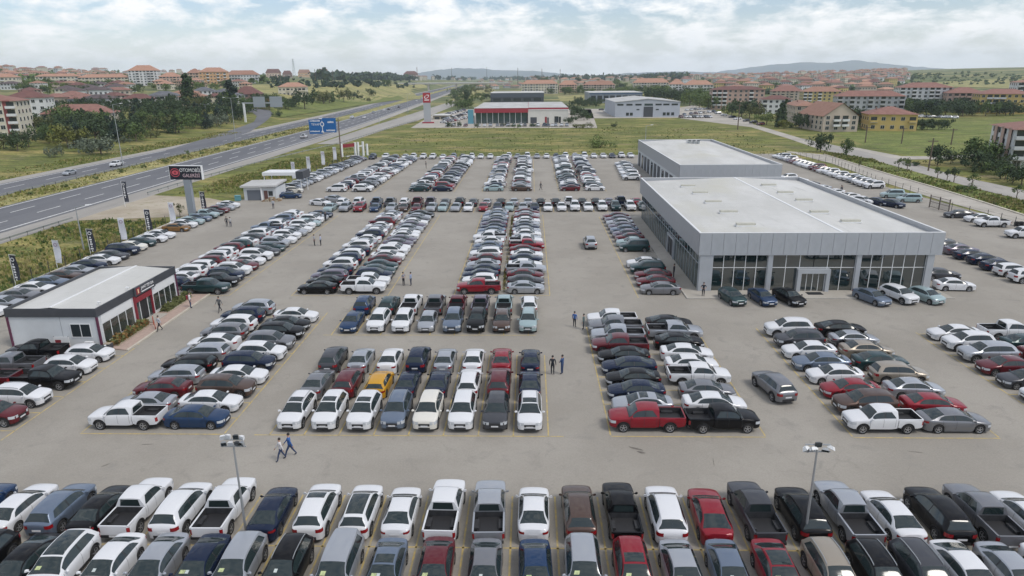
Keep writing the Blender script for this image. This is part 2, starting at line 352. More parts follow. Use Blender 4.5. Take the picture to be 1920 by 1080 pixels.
drape('dry_field_embankment', [T(*q)[:2] for q in [(690,176),(740,172),(800,165)]], [T(*q)[:2] for q in [(690,166),(740,160),(800,155)]], 0.3, M['dryfield'], 4)
# distant mountains
def mountain(pts, dist, m):
    vs = []; fs = []
    for i, (px, py) in enumerate(pts):
        d = FWD + RGT*(px-960)/F - UPV*(py-540)/F; d = d/math.hypot(d[0], d[1])
        top = max(5, CAMH + d[2]*dist)
        for r, z in ((dist-1300, -4), (dist-600, top*0.45), (dist, top), (dist+1100, -4)): vs.append((d[0]*r, d[1]*r, z))
        if i:
            for j in range(3): fs.append(((i-1)*4+j, i*4+j, i*4+j+1, (i-1)*4+j+1))
    tag(obj('mountain', MB().add(vs, fs).mesh('mountain', m, 80)), kind='structure')
def ridge(pts, seed, amp):
    r = random.Random(seed); o = []
    for (a, b) in zip(pts[:-1], pts[1:]):
        for i in range(6):
            t = i/6; o.append((a[0]+(b[0]-a[0])*t, a[1]+(b[1]-a[1])*t + r.uniform(-amp, amp)))
    return o + [pts[-1]]
M['mount'] = mat('hazed_mountain_slope', (0.16, 0.20, 0.23), 0.95, col2=(0.21, 0.24, 0.25), vscale=0.002)  # slope colours paled and blued: part of the distance haze is painted in
mountain(ridge([(760,142),(800,134),(850,128),(895,128),(940,132),(1000,133),(1050,138),(1110,142)], 1, 0.7), 6200, M['mount'])
mountain(ridge([(1130,141),(1180,137),(1260,134),(1330,135),(1400,136)], 3, 0.6), 5200, M['mount'])
mountain(ridge([(1330,137),(1400,127),(1450,121),(1500,117),(1550,118),(1605,113),(1650,118),(1700,123),(1760,128),(1830,133)], 2, 0.8), 7600, M['mount'])

# parking bay markings
mb = MB()
def ln(x0, y0, x1, y1, w_=0.11, z=0.036):
    a = Vector((x0,y0)); b = Vector((x1,y1)); d = (b-a).normalized(); n = Vector((-d.y,d.x))*w_/2
    mb.quad((*(a-n),z),(*(b-n),z),(*(b+n),z),(*(a+n),z))
for k in range(-14, 16):                                     # two nearest rows back to back
    x = 1.5 + 2.62*k; ln(x, 26.9, x, 36.6)
ln(-36, 31.75, 41, 31.75)
for k in range(0, 9): x = -19.1+2.55*k; ln(x, 44.0, x, 59.0)
ln(-20.2, 44.0, 2.4, 44.0)
for k in range(0, 9): x = -20.2+2.5*k; ln(x, 64.1, x, 74.0)
ln(-21, 64.1, 0.5, 64.1)
for x0, x1, x2, y1 in ((-33.2,-27.9,-22.5,71), (5.8,11.3,16.9,66.5), (23.1,28.2,33.4,66.2)):
    ln(x0,44.05,x2,44.05,0.12,0.040); ln(x0,44.2,x0,y1); ln(x2,44.2,x2,y1)
    n = int((y1-44)/2.55)
    for k in range(1, n+1): ln(x0,44.0+2.55*k,x2,44.0+2.55*k)
ln(-38.4,43,-38.4,60.5)
for k in range(7): ln(-43.6,44.4+2.85*k,-38.4,44.4+2.85*k)
ln(38.6,47.5,38.6,65)
for k in range(7): ln(38.6,48.4+2.7*k,44,48.4+2.7*k)
for x0, x2 in ((-47.6,-36.2),(-28.6,-17.0),(-9.1,2.3)):
    ln(x0,77.0,x0,126,0.11); ln(x2,77.0,x2,126,0.11)
    for k in range(19): ln(x0,77.0+2.58*k,x2,77.0+2.58*k,0.1,0.040)
ln(12.6,76.2,12.6,124)
for k in range(23): ln(-36.5+2.56*k,128.4,-36.5+2.56*k,138.6,0.1)
for x0, x2 in ((-46.6,-35.5),(-27.9,-17.2),(-10.9,0.9),(6.4,17.0)):
    ln(x0,152.6,x0,214); ln(x2,152.6,x2,214)
tag(obj('parking_markings', mb.mesh('parking_markings', M['yellow_line'])), kind='structure')
# old drain scrapes and oil marks on the open asphalt
mb = MB(); rr = random.Random(9)
for (px, py, l, wd, a) in ((1192,842,1.3,0.28,-0.5),(1202,849,0.7,0.26,-0.4),(1338,868,1.2,0.05,1.4),(1715,848,1.2,0.07,-0.2),(198,873,0.6,0.16,0.9),(275,834,1.0,0.10,0.1)):
    x, y = G(px, py); n = 9; pts = []
    for i in range(n): pts.append((math.cos(2*math.pi*i/n)*l/2*rr.uniform(.7,1.1), math.sin(2*math.pi*i/n)*wd/2*rr.uniform(.6,1.2)))
    mb.add([(x+u*math.cos(a)-v*math.sin(a), y+u*math.sin(a)+v*math.cos(a), 0.041) for u, v in pts], [tuple(range(n))])
tag(obj('oil_stains', mb.mesh('oil_stains', mat('oil_stain', (0.15,0.135,0.115), 0.7, var=0.3, vscale=3))), kind='stuff')
# ------------------------------------------------------------------ cars
PAINT = {  # code: (words, colour, metallic, roughness)
 'W': ('white', (0.66,0.67,0.685), 0.0, 0.30), 'E': ('cream white', (0.66,0.64,0.58), 0.0, 0.30),
 'S': ('silver', (0.40,0.42,0.45), 0.55, 0.30), 'G': ('grey', (0.20,0.205,0.22), 0.5, 0.32),
 'D': ('dark grey', (0.070,0.073,0.082), 0.35, 0.30), 'K': ('black', (0.005,0.005,0.006), 0.0, 0.30),
 'N': ('navy', (0.013,0.022,0.050), 0.25, 0.25), 'B': ('blue', (0.016,0.043,0.105), 0.3, 0.28),
 'L': ('slate blue', (0.15,0.19,0.255), 0.45, 0.30), 'R': ('red', (0.23,0.012,0.022), 0.1, 0.28),
 'M': ('dark red', (0.11,0.014,0.020), 0.2, 0.28), 'O': ('brown', (0.095,0.062,0.050), 0.4, 0.30),
 'H': ('champagne', (0.36,0.315,0.255), 0.5, 0.32), 'T': ('dark teal', (0.018,0.048,0.052), 0.3, 0.28),
 'Y': ('yellow', (0.52,0.27,0.015), 0.0, 0.35), 'A': ('golden brown', (0.24,0.13,0.045), 0.3, 0.35),
 'C': ('pale teal', (0.33,0.43,0.44), 0.3, 0.30), 'P': ('purple grey', (0.16,0.14,0.18), 0.45, 0.30)}
paint = {k: mat(v[0].replace(' ','_')+'_paint', v[1], v[3], v[2], coat=(.35 if k in 'KND' else .6), spec=.10) for k, v in PAINT.items()}
def dusty(m):                      # a thin film of road dust on upward faces
    pass
M['trim'] = mat('black_trim', (0.022,0.022,0.024), 0.6)
M['cglass'] = mat('car_glass', (0.017,0.028,0.029), 0.10, spec=0.7)
M['tyre'] = mat('tyre_rubber', (0.020,0.020,0.021), 0.85)
M['rim'] = mat('alloy_rim', (0.42,0.43,0.45), 0.35, 0.7)
M['head'] = mat('headlight_lens', (0.50,0.53,0.56), 0.08, spec=1.0, coat=1.0)
M['tail'] = mat('tail_light_lens', (0.26,0.008,0.012), 0.12, coat=0.8)
M['plate'] = mat('number_plate', (0.68,0.69,0.70), 0.5)
M['bed'] = mat('bed_liner', (0.030,0.031,0.034), 0.75, var=0.3, vscale=3)
M['card'] = mat('price_card', (0.46,0.52,0.26), 0.5, var=.35, vscale=9); M['card2'] = mat('white_card', (0.50,0.55,0.53), 0.5, var=.3, vscale=9)

def pchip(xs, ys):
    xs = np.array(xs, float); ys = np.array(ys, float); h = np.diff(xs); d = np.diff(ys)/h; n = len(xs); m = np.zeros(n)
    for i in range(1, n-1):
        if d[i-1]*d[i] > 0:
            w1 = 2*h[i]+h[i-1]; w2 = h[i]+2*h[i-1]; m[i] = (w1+w2)/(w1/d[i-1]+w2/d[i])
    m[0] = d[0]; m[-1] = d[-1]
    def f(x):
        x = min(max(x, xs[0]), xs[-1]); i = min(max(int(np.searchsorted(xs, x))-1, 0), n-2)
        t = (x-xs[i])/h[i]; t2 = t*t; t3 = t2*t
        return float((2*t3-3*t2+1)*ys[i]+(t3-2*t2+t)*h[i]*m[i]+(-2*t3+3*t2)*ys[i+1]+(t3-t2)*h[i]*m[i+1])
    return f
class Shape:
    def __init__(s, x, zb, zt, w, zl, wheels, wr, tumble, ws, rw, sd, **k):
        s.x0, s.x1 = min(x), max(x)
        o = np.argsort(x); X = np.array(x)[o]; s.keys = list(X)
        s.zb = pchip(X, np.array(zb)[o]); s.zt = pchip(X, np.array(zt)[o]); s.w = pchip(X, np.array(w)[o])
        s.zl = zl; s.wheels = wheels; s.wr = wr; s.tum = tumble; s.ws = ws; s.rw = rw; s.sd = sd
        s.wmax = max(w); s.k = k; s.open_from = k.get('open_from')
    def sec(s, x):
        w = s.w(x); zb = s.zb(x); zt = s.zt(x); zl = s.zl
        e = min(x-s.x0, s.x1-x)
        if e < 0.35: zl = zl + 0.07*(1-e/0.35)
        for xw in s.wheels:
            R = s.wr*1.16; d = abs(x-xw)
            if d < R: zl = max(zl, s.wr + math.sqrt(R*R-d*d)*0.98)
        zl = min(zl, zb-0.10)
        cab = smooth(0.12, 0.32, zt-zb); crown = 0.045+0.035*(1-cab)
        zc = max(zb+0.012, zt-crown); xc = .5*(s.sd[0]+s.sd[1]) if s.sd else 0
        wc = max(0.2, w*0.955-s.tum*(zc-zb)-0.02-0.045*cab*min(2.2, (x-xc)**2/1.2))
        l = lambda a, b, t: a+(b-a)*t
        wb = w*0.955
        return [(w*0.84, zl), (w*0.962, zl+0.015), (w, l(zl, zb, .52)), (w*0.99, l(zl, zb, .84)), (wb, zb),
                (l(wb,wc,.10), l(zb,zc,.10)), (l(wb,wc,.86), l(zb,zc,.86)), (wc, zc), (wc*.85, l(zc,zt,.45)), (wc*.5, l(zc,zt,.86)), (0, zt)]
    def S(s, x, v):
        p = s.sec(x); i = min(int(v), 9); t = v-i
        return Vector((x, p[i][0]+(p[i+1][0]-p[i][0])*t, p[i][1]+(p[i+1][1]-p[i][1])*t))
    def side_y(s, x, z):
        p = s.sec(x)
        for a, b in zip(p[1:5], p[2:5]):
            if a[1] <= z <= b[1]: return a[0]+(b[0]-a[0])*(z-a[1])/max(1e-6, b[1]-a[1])
        return p[1][0] if z < p[1][1] else p[4][0]
    def stations(s, step):
        x = set(round(a, 3) for a in s.keys)
        a = s.x0
        while a < s.x1: x.add(round(a, 3)); a += step
        for xw in s.wheels:
            R = s.wr*1.16
            for t in (-1.001,-.92,-.72,-.4,0,.4,.72,.92,1.001): x.add(round(xw+R*t, 3))
        o = []
        for a in sorted(x):
            if s.x0 <= a <= s.x1 and (not o or a-o[-1] > 0.018): o.append(a)
        if s.x1-o[-1] > 1e-4: o[-1] = s.x1
        return o
    def patch(s, mb, xs, vf, off=0.007, mirror=True, mi=0, both=True, k=5):
        """a skin patch laid just proud of the body: xs list of x, vf(x) -> (v0, v1)"""
        for sg in ((1,-1) if both else (1,)):
            vs = []; fs = []
            for x in xs:
                v0, v1 = vf(x)
                for j in range(k):
                    v = v0+(v1-v0)*j/(k-1); p = s.S(x, v)
                    du = s.S(min(x+.02, s.x1), v)-s.S(max(x-.02, s.x0), v); dv = s.S(x, min(v+.05, 10))-s.S(x, max(v-.05, 0))
                    n = du.cross(dv)
                    if n.length > 1e-9:
                        n.normalize()
                        if n.y*max(p.y, .02)+n.z*.5 < 0: n = -n
                    else: n = Vector((0,0,1))
                    q = p+n*off; vs.append((q.x, q.y*sg, q.z))
            for i in range(len(xs)-1):
                for j in range(k-1):
                    f = (i*k+j, (i+1)*k+j, (i+1)*k+j+1, i*k+j+1); fs.append(f if sg > 0 else f[::-1])
            mb.add(vs, fs, mi)
        return mb
def lin(a, b, n): return [a+(b-a)*i/(n-1) for i in range(n)]

SH = {}
SH['s'] = Shape([2.31,2.285,2.20,2.0,1.6,1.16,.36,-.10,-.55,-1.0,-1.80,-2.10,-2.25,-2.31],
  [.60,.68,.75,.81,.87,.92,.94,.95,.955,.965,.99,.985,.93,.76],[.66,.75,.83,.90,.985,1.045,1.385,1.445,1.44,1.385,1.115,1.10,1.04,.84],
  [.50,.62,.75,.855,.89,.90,.90,.90,.90,.895,.865,.81,.73,.60], .20,(1.40,-1.36),.335,.62,(.38,1.14),(-1.78,-1.02),(-1.40,.88))
SH['f'] = Shape([2.38,2.355,2.26,2.05,1.65,1.20,.38,-.10,-.55,-1.0,-1.98,-2.22,-2.35,-2.40],
  [.58,.66,.73,.79,.86,.91,.93,.94,.95,.965,1.01,1.0,.94,.76],[.64,.73,.81,.885,.97,1.03,1.37,1.425,1.42,1.37,1.12,1.09,1.03,.84],
  [.50,.63,.765,.875,.91,.92,.92,.92,.92,.915,.875,.81,.73,.60], .19,(1.45,-1.43),.35,.64,(.40,1.18),(-1.96,-1.02),(-1.50,.92))
SH['h'] = Shape([2.08,2.055,1.97,1.80,1.48,1.14,.34,-.15,-.7,-1.25,-1.66,-1.92,-2.03,-2.08],
  [.62,.70,.78,.84,.90,.955,.97,.98,.985,1.0,1.02,1.0,.90,.74],[.68,.77,.86,.94,1.03,1.085,1.43,1.49,1.49,1.455,1.36,1.09,.95,.80],
  [.50,.62,.745,.845,.88,.89,.89,.89,.89,.88,.86,.81,.73,.60], .20,(1.31,-1.27),.33,.54,(.36,1.12),(-1.93,-1.64),(-1.55,.86), hatch=True)
SH['u'] = Shape([2.28,2.255,2.17,1.98,1.62,1.22,.46,-.1,-.7,-1.35,-1.80,-2.10,-2.23,-2.28],
  [.76,.87,.95,1.0,1.05,1.08,1.09,1.10,1.105,1.12,1.14,1.11,1.02,.84],[.83,.95,1.03,1.10,1.17,1.22,1.62,1.71,1.72,1.68,1.58,1.20,1.07,.91],
  [.56,.68,.80,.895,.925,.93,.93,.93,.93,.92,.895,.84,.76,.64], .30,(1.42,-1.38),.39,.50,(.48,1.20),(-2.10,-1.80),(-1.72,.92), hatch=True, clad=True)
SH['e'] = Shape([2.31,2.285,2.20,2.0,1.6,1.16,.36,-.2,-.8,-1.5,-1.96,-2.20,-2.31,-2.35],
  [.60,.68,.75,.81,.87,.92,.94,.95,.96,.98,1.0,.98,.90,.74],[.66,.75,.83,.90,.985,1.045,1.395,1.465,1.47,1.435,1.35,1.09,.97,.80],
  [.50,.62,.75,.855,.89,.90,.90,.90,.90,.89,.865,.82,.74,.62], .21,(1.40,-1.38),.335,.54,(.38,1.14),(-2.21,-1.94),(-1.85,.88), hatch=True)
SH['v'] = Shape([2.30,2.27,2.18,1.95,1.6,1.25,.55,-.2,-1.5,-2.0,-2.18,-2.27,-2.31],
  [.66,.76,.85,.93,1.0,1.06,1.08,1.09,1.09,1.09,1.06,.95,.76],[.72,.83,.94,1.03,1.12,1.18,1.70,1.81,1.80,1.76,1.30,1.06,.84],
  [.54,.65,.79,.885,.91,.92,.92,.92,.92,.905,.87,.78,.66], .26,(1.45,-1.42),.34,.30,(.57,1.23),(-2.19,-2.03),(-1.9,.95), hatch=True)
SH['p'] = Shape([2.66,2.63,2.52,2.22,1.76,1.32,.72,.1,-.5,-.78],
  [.80,.91,.98,1.045,1.10,1.135,1.15,1.16,1.165,1.17],[.86,.98,1.06,1.13,1.19,1.235,1.68,1.775,1.755,1.71],
  [.60,.72,.85,.915,.93,.935,.935,.935,.93,.93], .40,(1.70,-9),.385,.40,(.74,1.30),None,(-.62,1.06), clad=True)
TYPE = {'s':('sedan','sedan'),'f':('fastback_sedan','sedan'),'h':('hatchback','hatchback'),'u':('suv','SUV'),'e':('estate_car','estate car'),'v':('minivan','minivan'),'p':('pickup_truck','pickup truck')}
SH['pb'] = Shape([-.82,-1.4,-2.1,-2.50,-2.60,-2.64],[1.17,1.17,1.165,1.16,1.12,1.05],[1.18]*6,[.93,.93,.925,.90,.87,.83], .46,(-1.56,),.385,.40,None,None,None)

def loft(mb, sh, step, vmax=10, caps=(True, True), mi=0, trim_mi=1):
    xs = sh.stations(step); n = vmax+1; full = vmax == 10; sect = [sh.sec(x) for x in xs]
    m = 2*n-1 if full else 2*n
    vs = []; fs = []; ms = []
    for x, p in zip(xs, sect):
        row = [(x, y, z) for y, z in p[:n]]
        row += [(x, -y, z) for y, z in (p[:n-1] if full else p[:n])[::-1]]
        vs += row
    for i in range(len(xs)-1):
        for j in range(m-1):
            if not full and j == n-1: continue
            fs.append((i*m+j, (i+1)*m+j, (i+1)*m+j+1, i*m+j+1))
            jj = min(j, m-2-j); ms.append(trim_mi if jj == 0 or (sh.k.get('clad') and jj == 0) else mi)
    if caps[0]: fs.append(tuple(range(m))); ms.append(mi)
    if caps[1]: fs.append(tuple((len(xs)-1)*m+j for j in range(m))[::-1]); ms.append(mi)
    o = len(mb.v); mb.v += [tuple(map(float, a)) for a in vs]; mb.f += [tuple(a+o for a in f) for f in fs]; mb.m += ms
def corner(mb, sh, front, zs, yin, wrap, d, mi=0, off=0.008):
    """lamp that wraps a body corner: along the end cap, then round to the flank"""
    xe = sh.x1 if front else sh.x0; sgn = 1 if front else -1
    for sy in (1, -1):
        rows = []
        for z in zs:
            pts = [(xe+sgn*off, yin)]
            for t in lin(0, wrap, 6):
                x = xe-sgn*t; pts.append((x+sgn*off*(1 if t < .05 else .3), sh.side_y(x, z)+(off if t > 0 else 0)))
            rows.append([(x, y*sy, z) for x, y in pts])
        k = len(rows[0]); vs = [p for r in rows for p in r]
        mb.add(vs, [(i*k+j, i*k+j+1, (i+1)*k+j+1, (i+1)*k+j) for i in range(len(rows)-1) for j in range(k-1)], mi)
        yield_part.append((sy, len(mb.f)))
yield_part = []
def wheel_mesh(R, wd):
    t = MB(); n = 18; prof = [(-wd/2, R*.66),(-wd/2, R*.94),(-wd*.36, R),(wd*.36, R),(wd/2, R*.94),(wd/2, R*.66)]
    vs = [(r*math.cos(2*math.pi*i/n), y, r*math.sin(2*math.pi*i/n)) for i in range(n) for y, r in prof]; k = len(prof)
    fs = [(i*k+j, ((i+1)%n)*k+j, ((i+1)%n)*k+j+1, i*k+j+1) for i in range(n) for j in range(k-1)]
    t.add(vs, fs); t.add([(R*.66*math.cos(2*math.pi*i/n), wd/2-.03, R*.66*math.sin(2*math.pi*i/n)) for i in range(n)], [tuple(range(n))])
    t.add([(R*.66*math.cos(2*math.pi*i/n), -wd/2+.03, R*.66*math.sin(2*math.pi*i/n)) for i in range(n)], [tuple(range(n))])
    r = MB(); y = wd/2-.012
    for i in range(n):                                   # outer ring
        a, b = 2*math.pi*i/n, 2*math.pi*(i+1)/n
        r.add([(R*.68*math.cos(a), y, R*.68*math.sin(a)), (R*.68*math.cos(b), y, R*.68*math.sin(b)), (R*.56*math.cos(b), y-.012, R*.56*math.sin(b)), (R*.56*math.cos(a), y-.012, R*.56*math.sin(a))], [(0,1,2,3)])
    for i in range(5):
        a = 2*math.pi*i/5+.3; c, s_ = math.cos(a), math.sin(a); q = R*.10; h = R*.065
        r.add([(c*R*.08-s_*q, y-.004, s_*R*.08+c*q), (c*R*.60-s_*h, y-.008, s_*R*.60+c*h), (c*R*.60+s_*h, y-.008, s_*R*.60-c*h), (c*R*.08+s_*q, y-.004, s_*R*.08-c*q)], [(0,1,2,3)])
    r.add([(R*.15*math.cos(2*math.pi*i/8), y+.002, R*.15*math.sin(2*math.pi*i/8)) for i in range(8)], [tuple(range(8))])
    return t, r
TPL = {}
def template(ty):
    """{part: MB} shared by every car of a body style; wheel positions; paint body MB"""
    if ty in TPL: return TPL[ty]
    sh = SH[ty]; D = {}
    body = MB(); loft(body, sh, 0.14, caps=(True, True))
    back = sh
    if ty == 'p':
        back = SH['pb']; loft(body, back, 0.2, vmax=4, caps=(False, False))
        # rails, tailgate
        for sg in (1, -1):
            y0, y1 = sorted((sg*.80, sg*.895)); body.box(-2.60, -.80, y0, y1, 1.05, 1.172)
        body.box(-2.645, -2.56, -.80, .80, .60, 1.165)
        body.box(-2.70, -2.60, -.84, .84, .46, .60, 1)
        liner = MB(); x0, x1, y_, zf, zr = -2.56, -.80, .80, .70, 1.168
        liner.quad((x0,-y_,zf),(x1,-y_,zf),(x1,y_,zf),(x0,y_,zf))
        for sg in (1, -1):
            liner.quad((x0,sg*y_,zf),(x1,sg*y_,zf),(x1,sg*(y_-.004),zr),(x0,sg*(y_-.004),zr))
            liner.box(-1.95, -1.15, min(sg*.55,sg*.8), max(sg*.55,sg*.8), zf, zf+.24)
        liner.quad((x1-.004,-y_,zf),(x1-.004,y_,zf),(x1-.004,y_,zr),(x1-.004,-y_,zr)); liner.quad((x0+.004,-y_,zf),(x0+.004,y_,zf),(x0+.004,y_,zr),(x0+.004,-y_,zr))
        for i in range(6): liner.box(x0+.06, x1-.06, -.66+i*.24, -.58+i*.24, zf, zf+.022)
        D['cargo_bed'] = (liner, 'bed')
    # dark hollow under the body, seams, lower grille
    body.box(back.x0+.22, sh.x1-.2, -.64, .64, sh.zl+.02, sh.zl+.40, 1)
    for xs_ in ((sh.sd[1]+.18, .5*(sh.sd[0]+sh.sd[1])+.05, sh.sd[0]+.32 if ty != 'p' else -.60)):
        sh.patch(body, [xs_-.008, xs_+.008], lambda x: (1.35, 4.6 if x < sh.sd[1] else 3.9), .004, mi=1, k=7)
    body.box(sh.x1-.05, sh.x1+.012, -.42, .42, sh.zl+.08, sh.zl+.19, 1)
    if sh.k.get('clad') or ty == 'h':
        for src in ((sh, back) if ty == 'p' else (sh,)):
            for xw in src.wheels:
                if not (src.x0 < xw < src.x1): continue
                for sg in (1, -1):
                    vs = []; fs = []; n_ = 12; Ra = src.wr*1.16; Rb = src.wr*(1.32 if sh.k.get('clad') else 1.22)
                    for i_ in range(n_+1):
                        th = math.pi*(.04+.92*i_/n_)
                        for R2 in (Ra, Rb):
                            x_ = xw+R2*math.cos(th); z_ = src.wr+R2*math.sin(th)*.98; x_ = min(max(x_, src.x0), src.x1)
                            vs.append((x_, sg*(src.side_y(x_, max(z_, src.sec(x_)[1][1]))+.010), z_))
                    for i_ in range(n_): fs.append((2*i_, 2*i_+1, 2*i_+3, 2*i_+2))
                    if sh.k.get('clad'): body.add(vs, fs, 1)
        if ty == 'u': sh.patch(body, lin(sh.wheels[1]+.46, sh.wheels[0]-.46, 8), lambda x: (1.02, 1.42), .006, mi=1, k=3)
    bp_ = .5*(sh.sd[0]+sh.sd[1])-.05; sh.patch(body, [bp_-.045, bp_+.045], lambda x: (5.05, 6.0), .005, mi=1, k=3)
    sh.patch(body, [sh.ws[1]-.03, sh.ws[1]+.05], lambda x: (7.5, 10), .006, mi=1, k=5)
    if ty != 'p': body.box(sh.x0-.012, sh.x0+.05, -.50, .50, sh.zl+.08, sh.zl+(.26 if ty in 'uv' else .15), 1)
    D['body'] = (body, None)
    ws = MB(); pf = lambda x: (7.22+.25*smooth(sh.ws[1]-.25, sh.ws[1], x), 10)
    sh.patch(ws, lin(sh.ws[0], sh.ws[1], 7), pf, k=6); D['windscreen'] = (ws, 'cglass')
    rw = MB()
    if sh.rw: sh.patch(rw, lin(sh.rw[0], sh.rw[1], 6), lambda x: (7.30, 10), k=6)
    else: rw.add([(-.79,-.60,1.22),(-.79,.60,1.22),(-.787,.53,1.64),(-.787,-.53,1.64)], [(0,1,2,3)])
    D['rear_window'] = (rw, 'cglass')
    for k_, sg in (('side_window', 1), ('side_window#2', -1)):
        sw = MB(); t = MB(); a, b = sh.sd; bp = .5*(a+b)-.05
        for xs_ in (lin(a, bp-.035, 6), lin(bp+.035, b, 7)):
            def vf(x, a=a, b=b):
                e = smooth(a, a+.30, x); return (5.05, 5.15+.85*e)
            sh.patch(t, xs_, vf, k=4, both=False)
        sw.add([(x, y*sg, z) for x, y, z in t.v], t.f); D[k_] = (sw, 'cglass')
    hz = (sh.zb(sh.x1-.12)-.11, sh.zb(sh.x1-.12)-.01)
    for nm, front, zs, yin, wrap, m_ in (('headlight', True, (sh.zb(sh.x1)-.05, sh.zb(sh.x1)+.03, sh.zb(sh.x1-.1)-.015), .42, .42, 'head'), ('tail_light', False, None, .50, .26, 'tail')):
        s2 = sh if front else back
        if not front:
            zt_ = s2.zb(s2.x0+.05); zs = (zt_-.20, zt_-.10, zt_+.02) if ty in 'uv' else ((.74,.9,1.06) if ty == 'p' else (zt_-.14, zt_-.07, zt_))
            if ty == 'p': yin, wrap = .76, .12
        m2 = MB(); yield_part.clear(); corner(m2, s2, front, zs, yin, wrap, 0)if False else None
        for sy, key in ((1, nm), (-1, nm+'#2')):
            q = MB(); xe = s2.x1 if front else s2.x0; sgn = 1 if front else -1; rows = []
            for z in zs:
                pts = [(xe+sgn*.010, yin)]
                for t in lin(0, wrap, 7):
                    x = xe-sgn*t; pts.append((x+sgn*(.010 if t < .03 else .006), s2.side_y(x, z)+.008))
                rows.append([(x, y*sy, z) for x, y in pts])
            kk = len(rows[0]); q.add([p for r in rows for p in r], [(i*kk+j, i*kk+j+1, (i+1)*kk+j+1, (i+1)*kk+j) for i in range(len(rows)-1) for j in range(kk-1)])
            D[key] = (q, m_)
    g = MB(); zg = sh.zb(sh.x1)
    if ty in 'up': 
        g.box(sh.x1-.04, sh.x1+.014, -.40, .40, zg-.16, zg+.02)
        for z in (zg-.12, zg-.06): g.box(sh.x1, sh.x1+.022, -.38, .38, z-.008, z+.008)
    else: g.box(sh.x1-.04, sh.x1+.012, -.38, .38, zg-.09, zg+.015)
    D['grille'] = (g, 'trim')
    for key, x, z in (('number_plate', sh.x1+.016, sh.zl+.24), ('number_plate#2', (back.x0 if ty != 'p' else -2.70)-.014, (.50 if ty == 'p' else (sh.zl+.36 if ty in 'uhev' else .66)))):
        q = MB(); q.box(x-.006, x+.006, -.26, .26, z, z+.115); D[key] = (q, 'plate')
    for key, sg in (('wing_mirror', 1), ('wing_mirror#2', -1)):
        q = MB(); xm = sh.sd[1]+.02; zm = sh.zb(xm)+.06; ym = sh.w(xm)
        vs = []
        for t in (0, 1): 
            for a in range(8):
                an = 2*math.pi*a/8; k_ = 1-.35*t; vs.append((xm+.09*t+math.cos(an)*.03, sg*(ym+.09+math.cos(an)*.105*k_), zm+.02+math.sin(an)*.075*k_))
        q.add(vs, [(i,(i+1)%8,(i+1)%8+8,i+8) for i in range(8)]+[tuple(range(8))[::-1], tuple(range(8,16))]); q.box(xm+.02, xm+.06, min(sg*(ym-.06),sg*(ym+.04)), max(sg*(ym-.06),sg*(ym+.04)), zm-.03, zm+.01)
        D[key] = (q, None)
    # options
    O = {}
    q = MB(); sh.patch(q, lin(sh.ws[0]-.75, sh.ws[0]-.12, 4), lambda x: (7.9, 10), .008); O['+'] = ('sunroof', q, 'cglass')
    if sh.rw:
        q = MB(); sh.patch(q, lin(sh.rw[1]+.22, sh.ws[0]-.10, 6), lambda x: (7.75, 10), .008); O['#'] = ('panoramic_roof', q, 'cglass')
        q = [MB(), MB()]
        for i, sg in enumerate((1, -1)):
            pts = [sh.S(x, 7.25) for x in lin(sh.rw[1]+.15, sh.ws[0]-.12, 6)]
            for a, b in zip(pts[:-1], pts[1:]): q[i].tube((a.x, a.y*sg, a.z+.045), (b.x, b.y*sg, b.z+.045), .022, n=6)
            for p in (pts[0], pts[2], pts[-1]): q[i].box(p.x-.03, p.x+.03, min(p.y*sg-.015,p.y*sg+.015), max(p.y*sg-.015,p.y*sg+.015), p.z-.02, p.z+.04)
        O['r'] = ('roof_rail', q[0], 'metal', q[1])
    q = MB(); x = sh.ws[0]+.62*(sh.ws[1]-sh.ws[0]); c0 = sh.S(x+.13, 8.9); c1 = sh.S(x-.03, 8.9)
    q.add([(c0.x, -c0.y-.13, c0.z+.020), (c0.x, -c0.y+.13, c0.z+.020), (c1.x, -c1.y+.13, c1.z+.020), (c1.x, -c1.y-.13, c1.z+.020)], [(0,1,2,3)]); O['c'] = ('price_card', q, 'card')
    q = MB(); q.add([(c0.x, -c0.y+.16, c0.z+.020), (c0.x, -c0.y+.33, c0.z+.020), (c1.x, -c1.y+.31, c1.z+.020), (c1.x, -c1.y+.14, c1.z+.020)], [(0,1,2,3)]); O['d'] = ('price_card', q, 'card2')
    wd = .22 if ty not in 'up' else .25
    wy = sh.wmax-wd/2-.015; xw = list(sh.wheels) if ty != 'p' else [1.70, -1.56]
    wp = [(x, s*wy, sh.wr) for x in xw for s in (1, -1)]
    tyre, rim = wheel_mesh(sh.wr, wd)
    TPL[ty] = dict(D=D, O=O, wp=wp, tyre=tyre, rim=rim); return TPL[ty]
MESH = {}
def cmesh(key, mb, mats, sm=40):
    if key not in MESH: MESH[key] = mb.mesh(key[0], mats, sm)
    return MESH[key]
def far_mesh(ty, pc):
    key = ('parked_'+TYPE[ty][0], ty, pc, 'far')
    if key in MESH: return MESH[key]
    t = template(ty); mb = MB(); names = ['trim','cglass','tyre','rim','head','tail','plate','bed']
    ix = {n: i+1 for i, n in enumerate(names)}
    for k, (q, m_) in t['D'].items():
        o = len(mb.v); mb.v += q.v; mb.f += [tuple(a+o for a in f) for f in q.f]
        if k == 'body': mb.m += [0 if a == 0 else 1 for a in q.m]
        else: mb.m += [0 if m_ is None else ix[m_]]*len(q.f)
    for (x, y, z) in t['wp']:
        sg = 1 if y > 0 else -1
        for q, m_ in ((t['tyre'], 'tyre'), (t['rim'], 'rim')):
            o = len(mb.v); mb.v += [(a+x, b*sg+y, c+z) for a, b, c in q.v]; mb.f += [tuple(a+o for a in f) for f in q.f]; mb.m += [ix[m_]]*len(q.f)
    return cmesh(key, mb, [paint[pc]]+[M[n] for n in names])
CARS = []          # every car with what its label needs
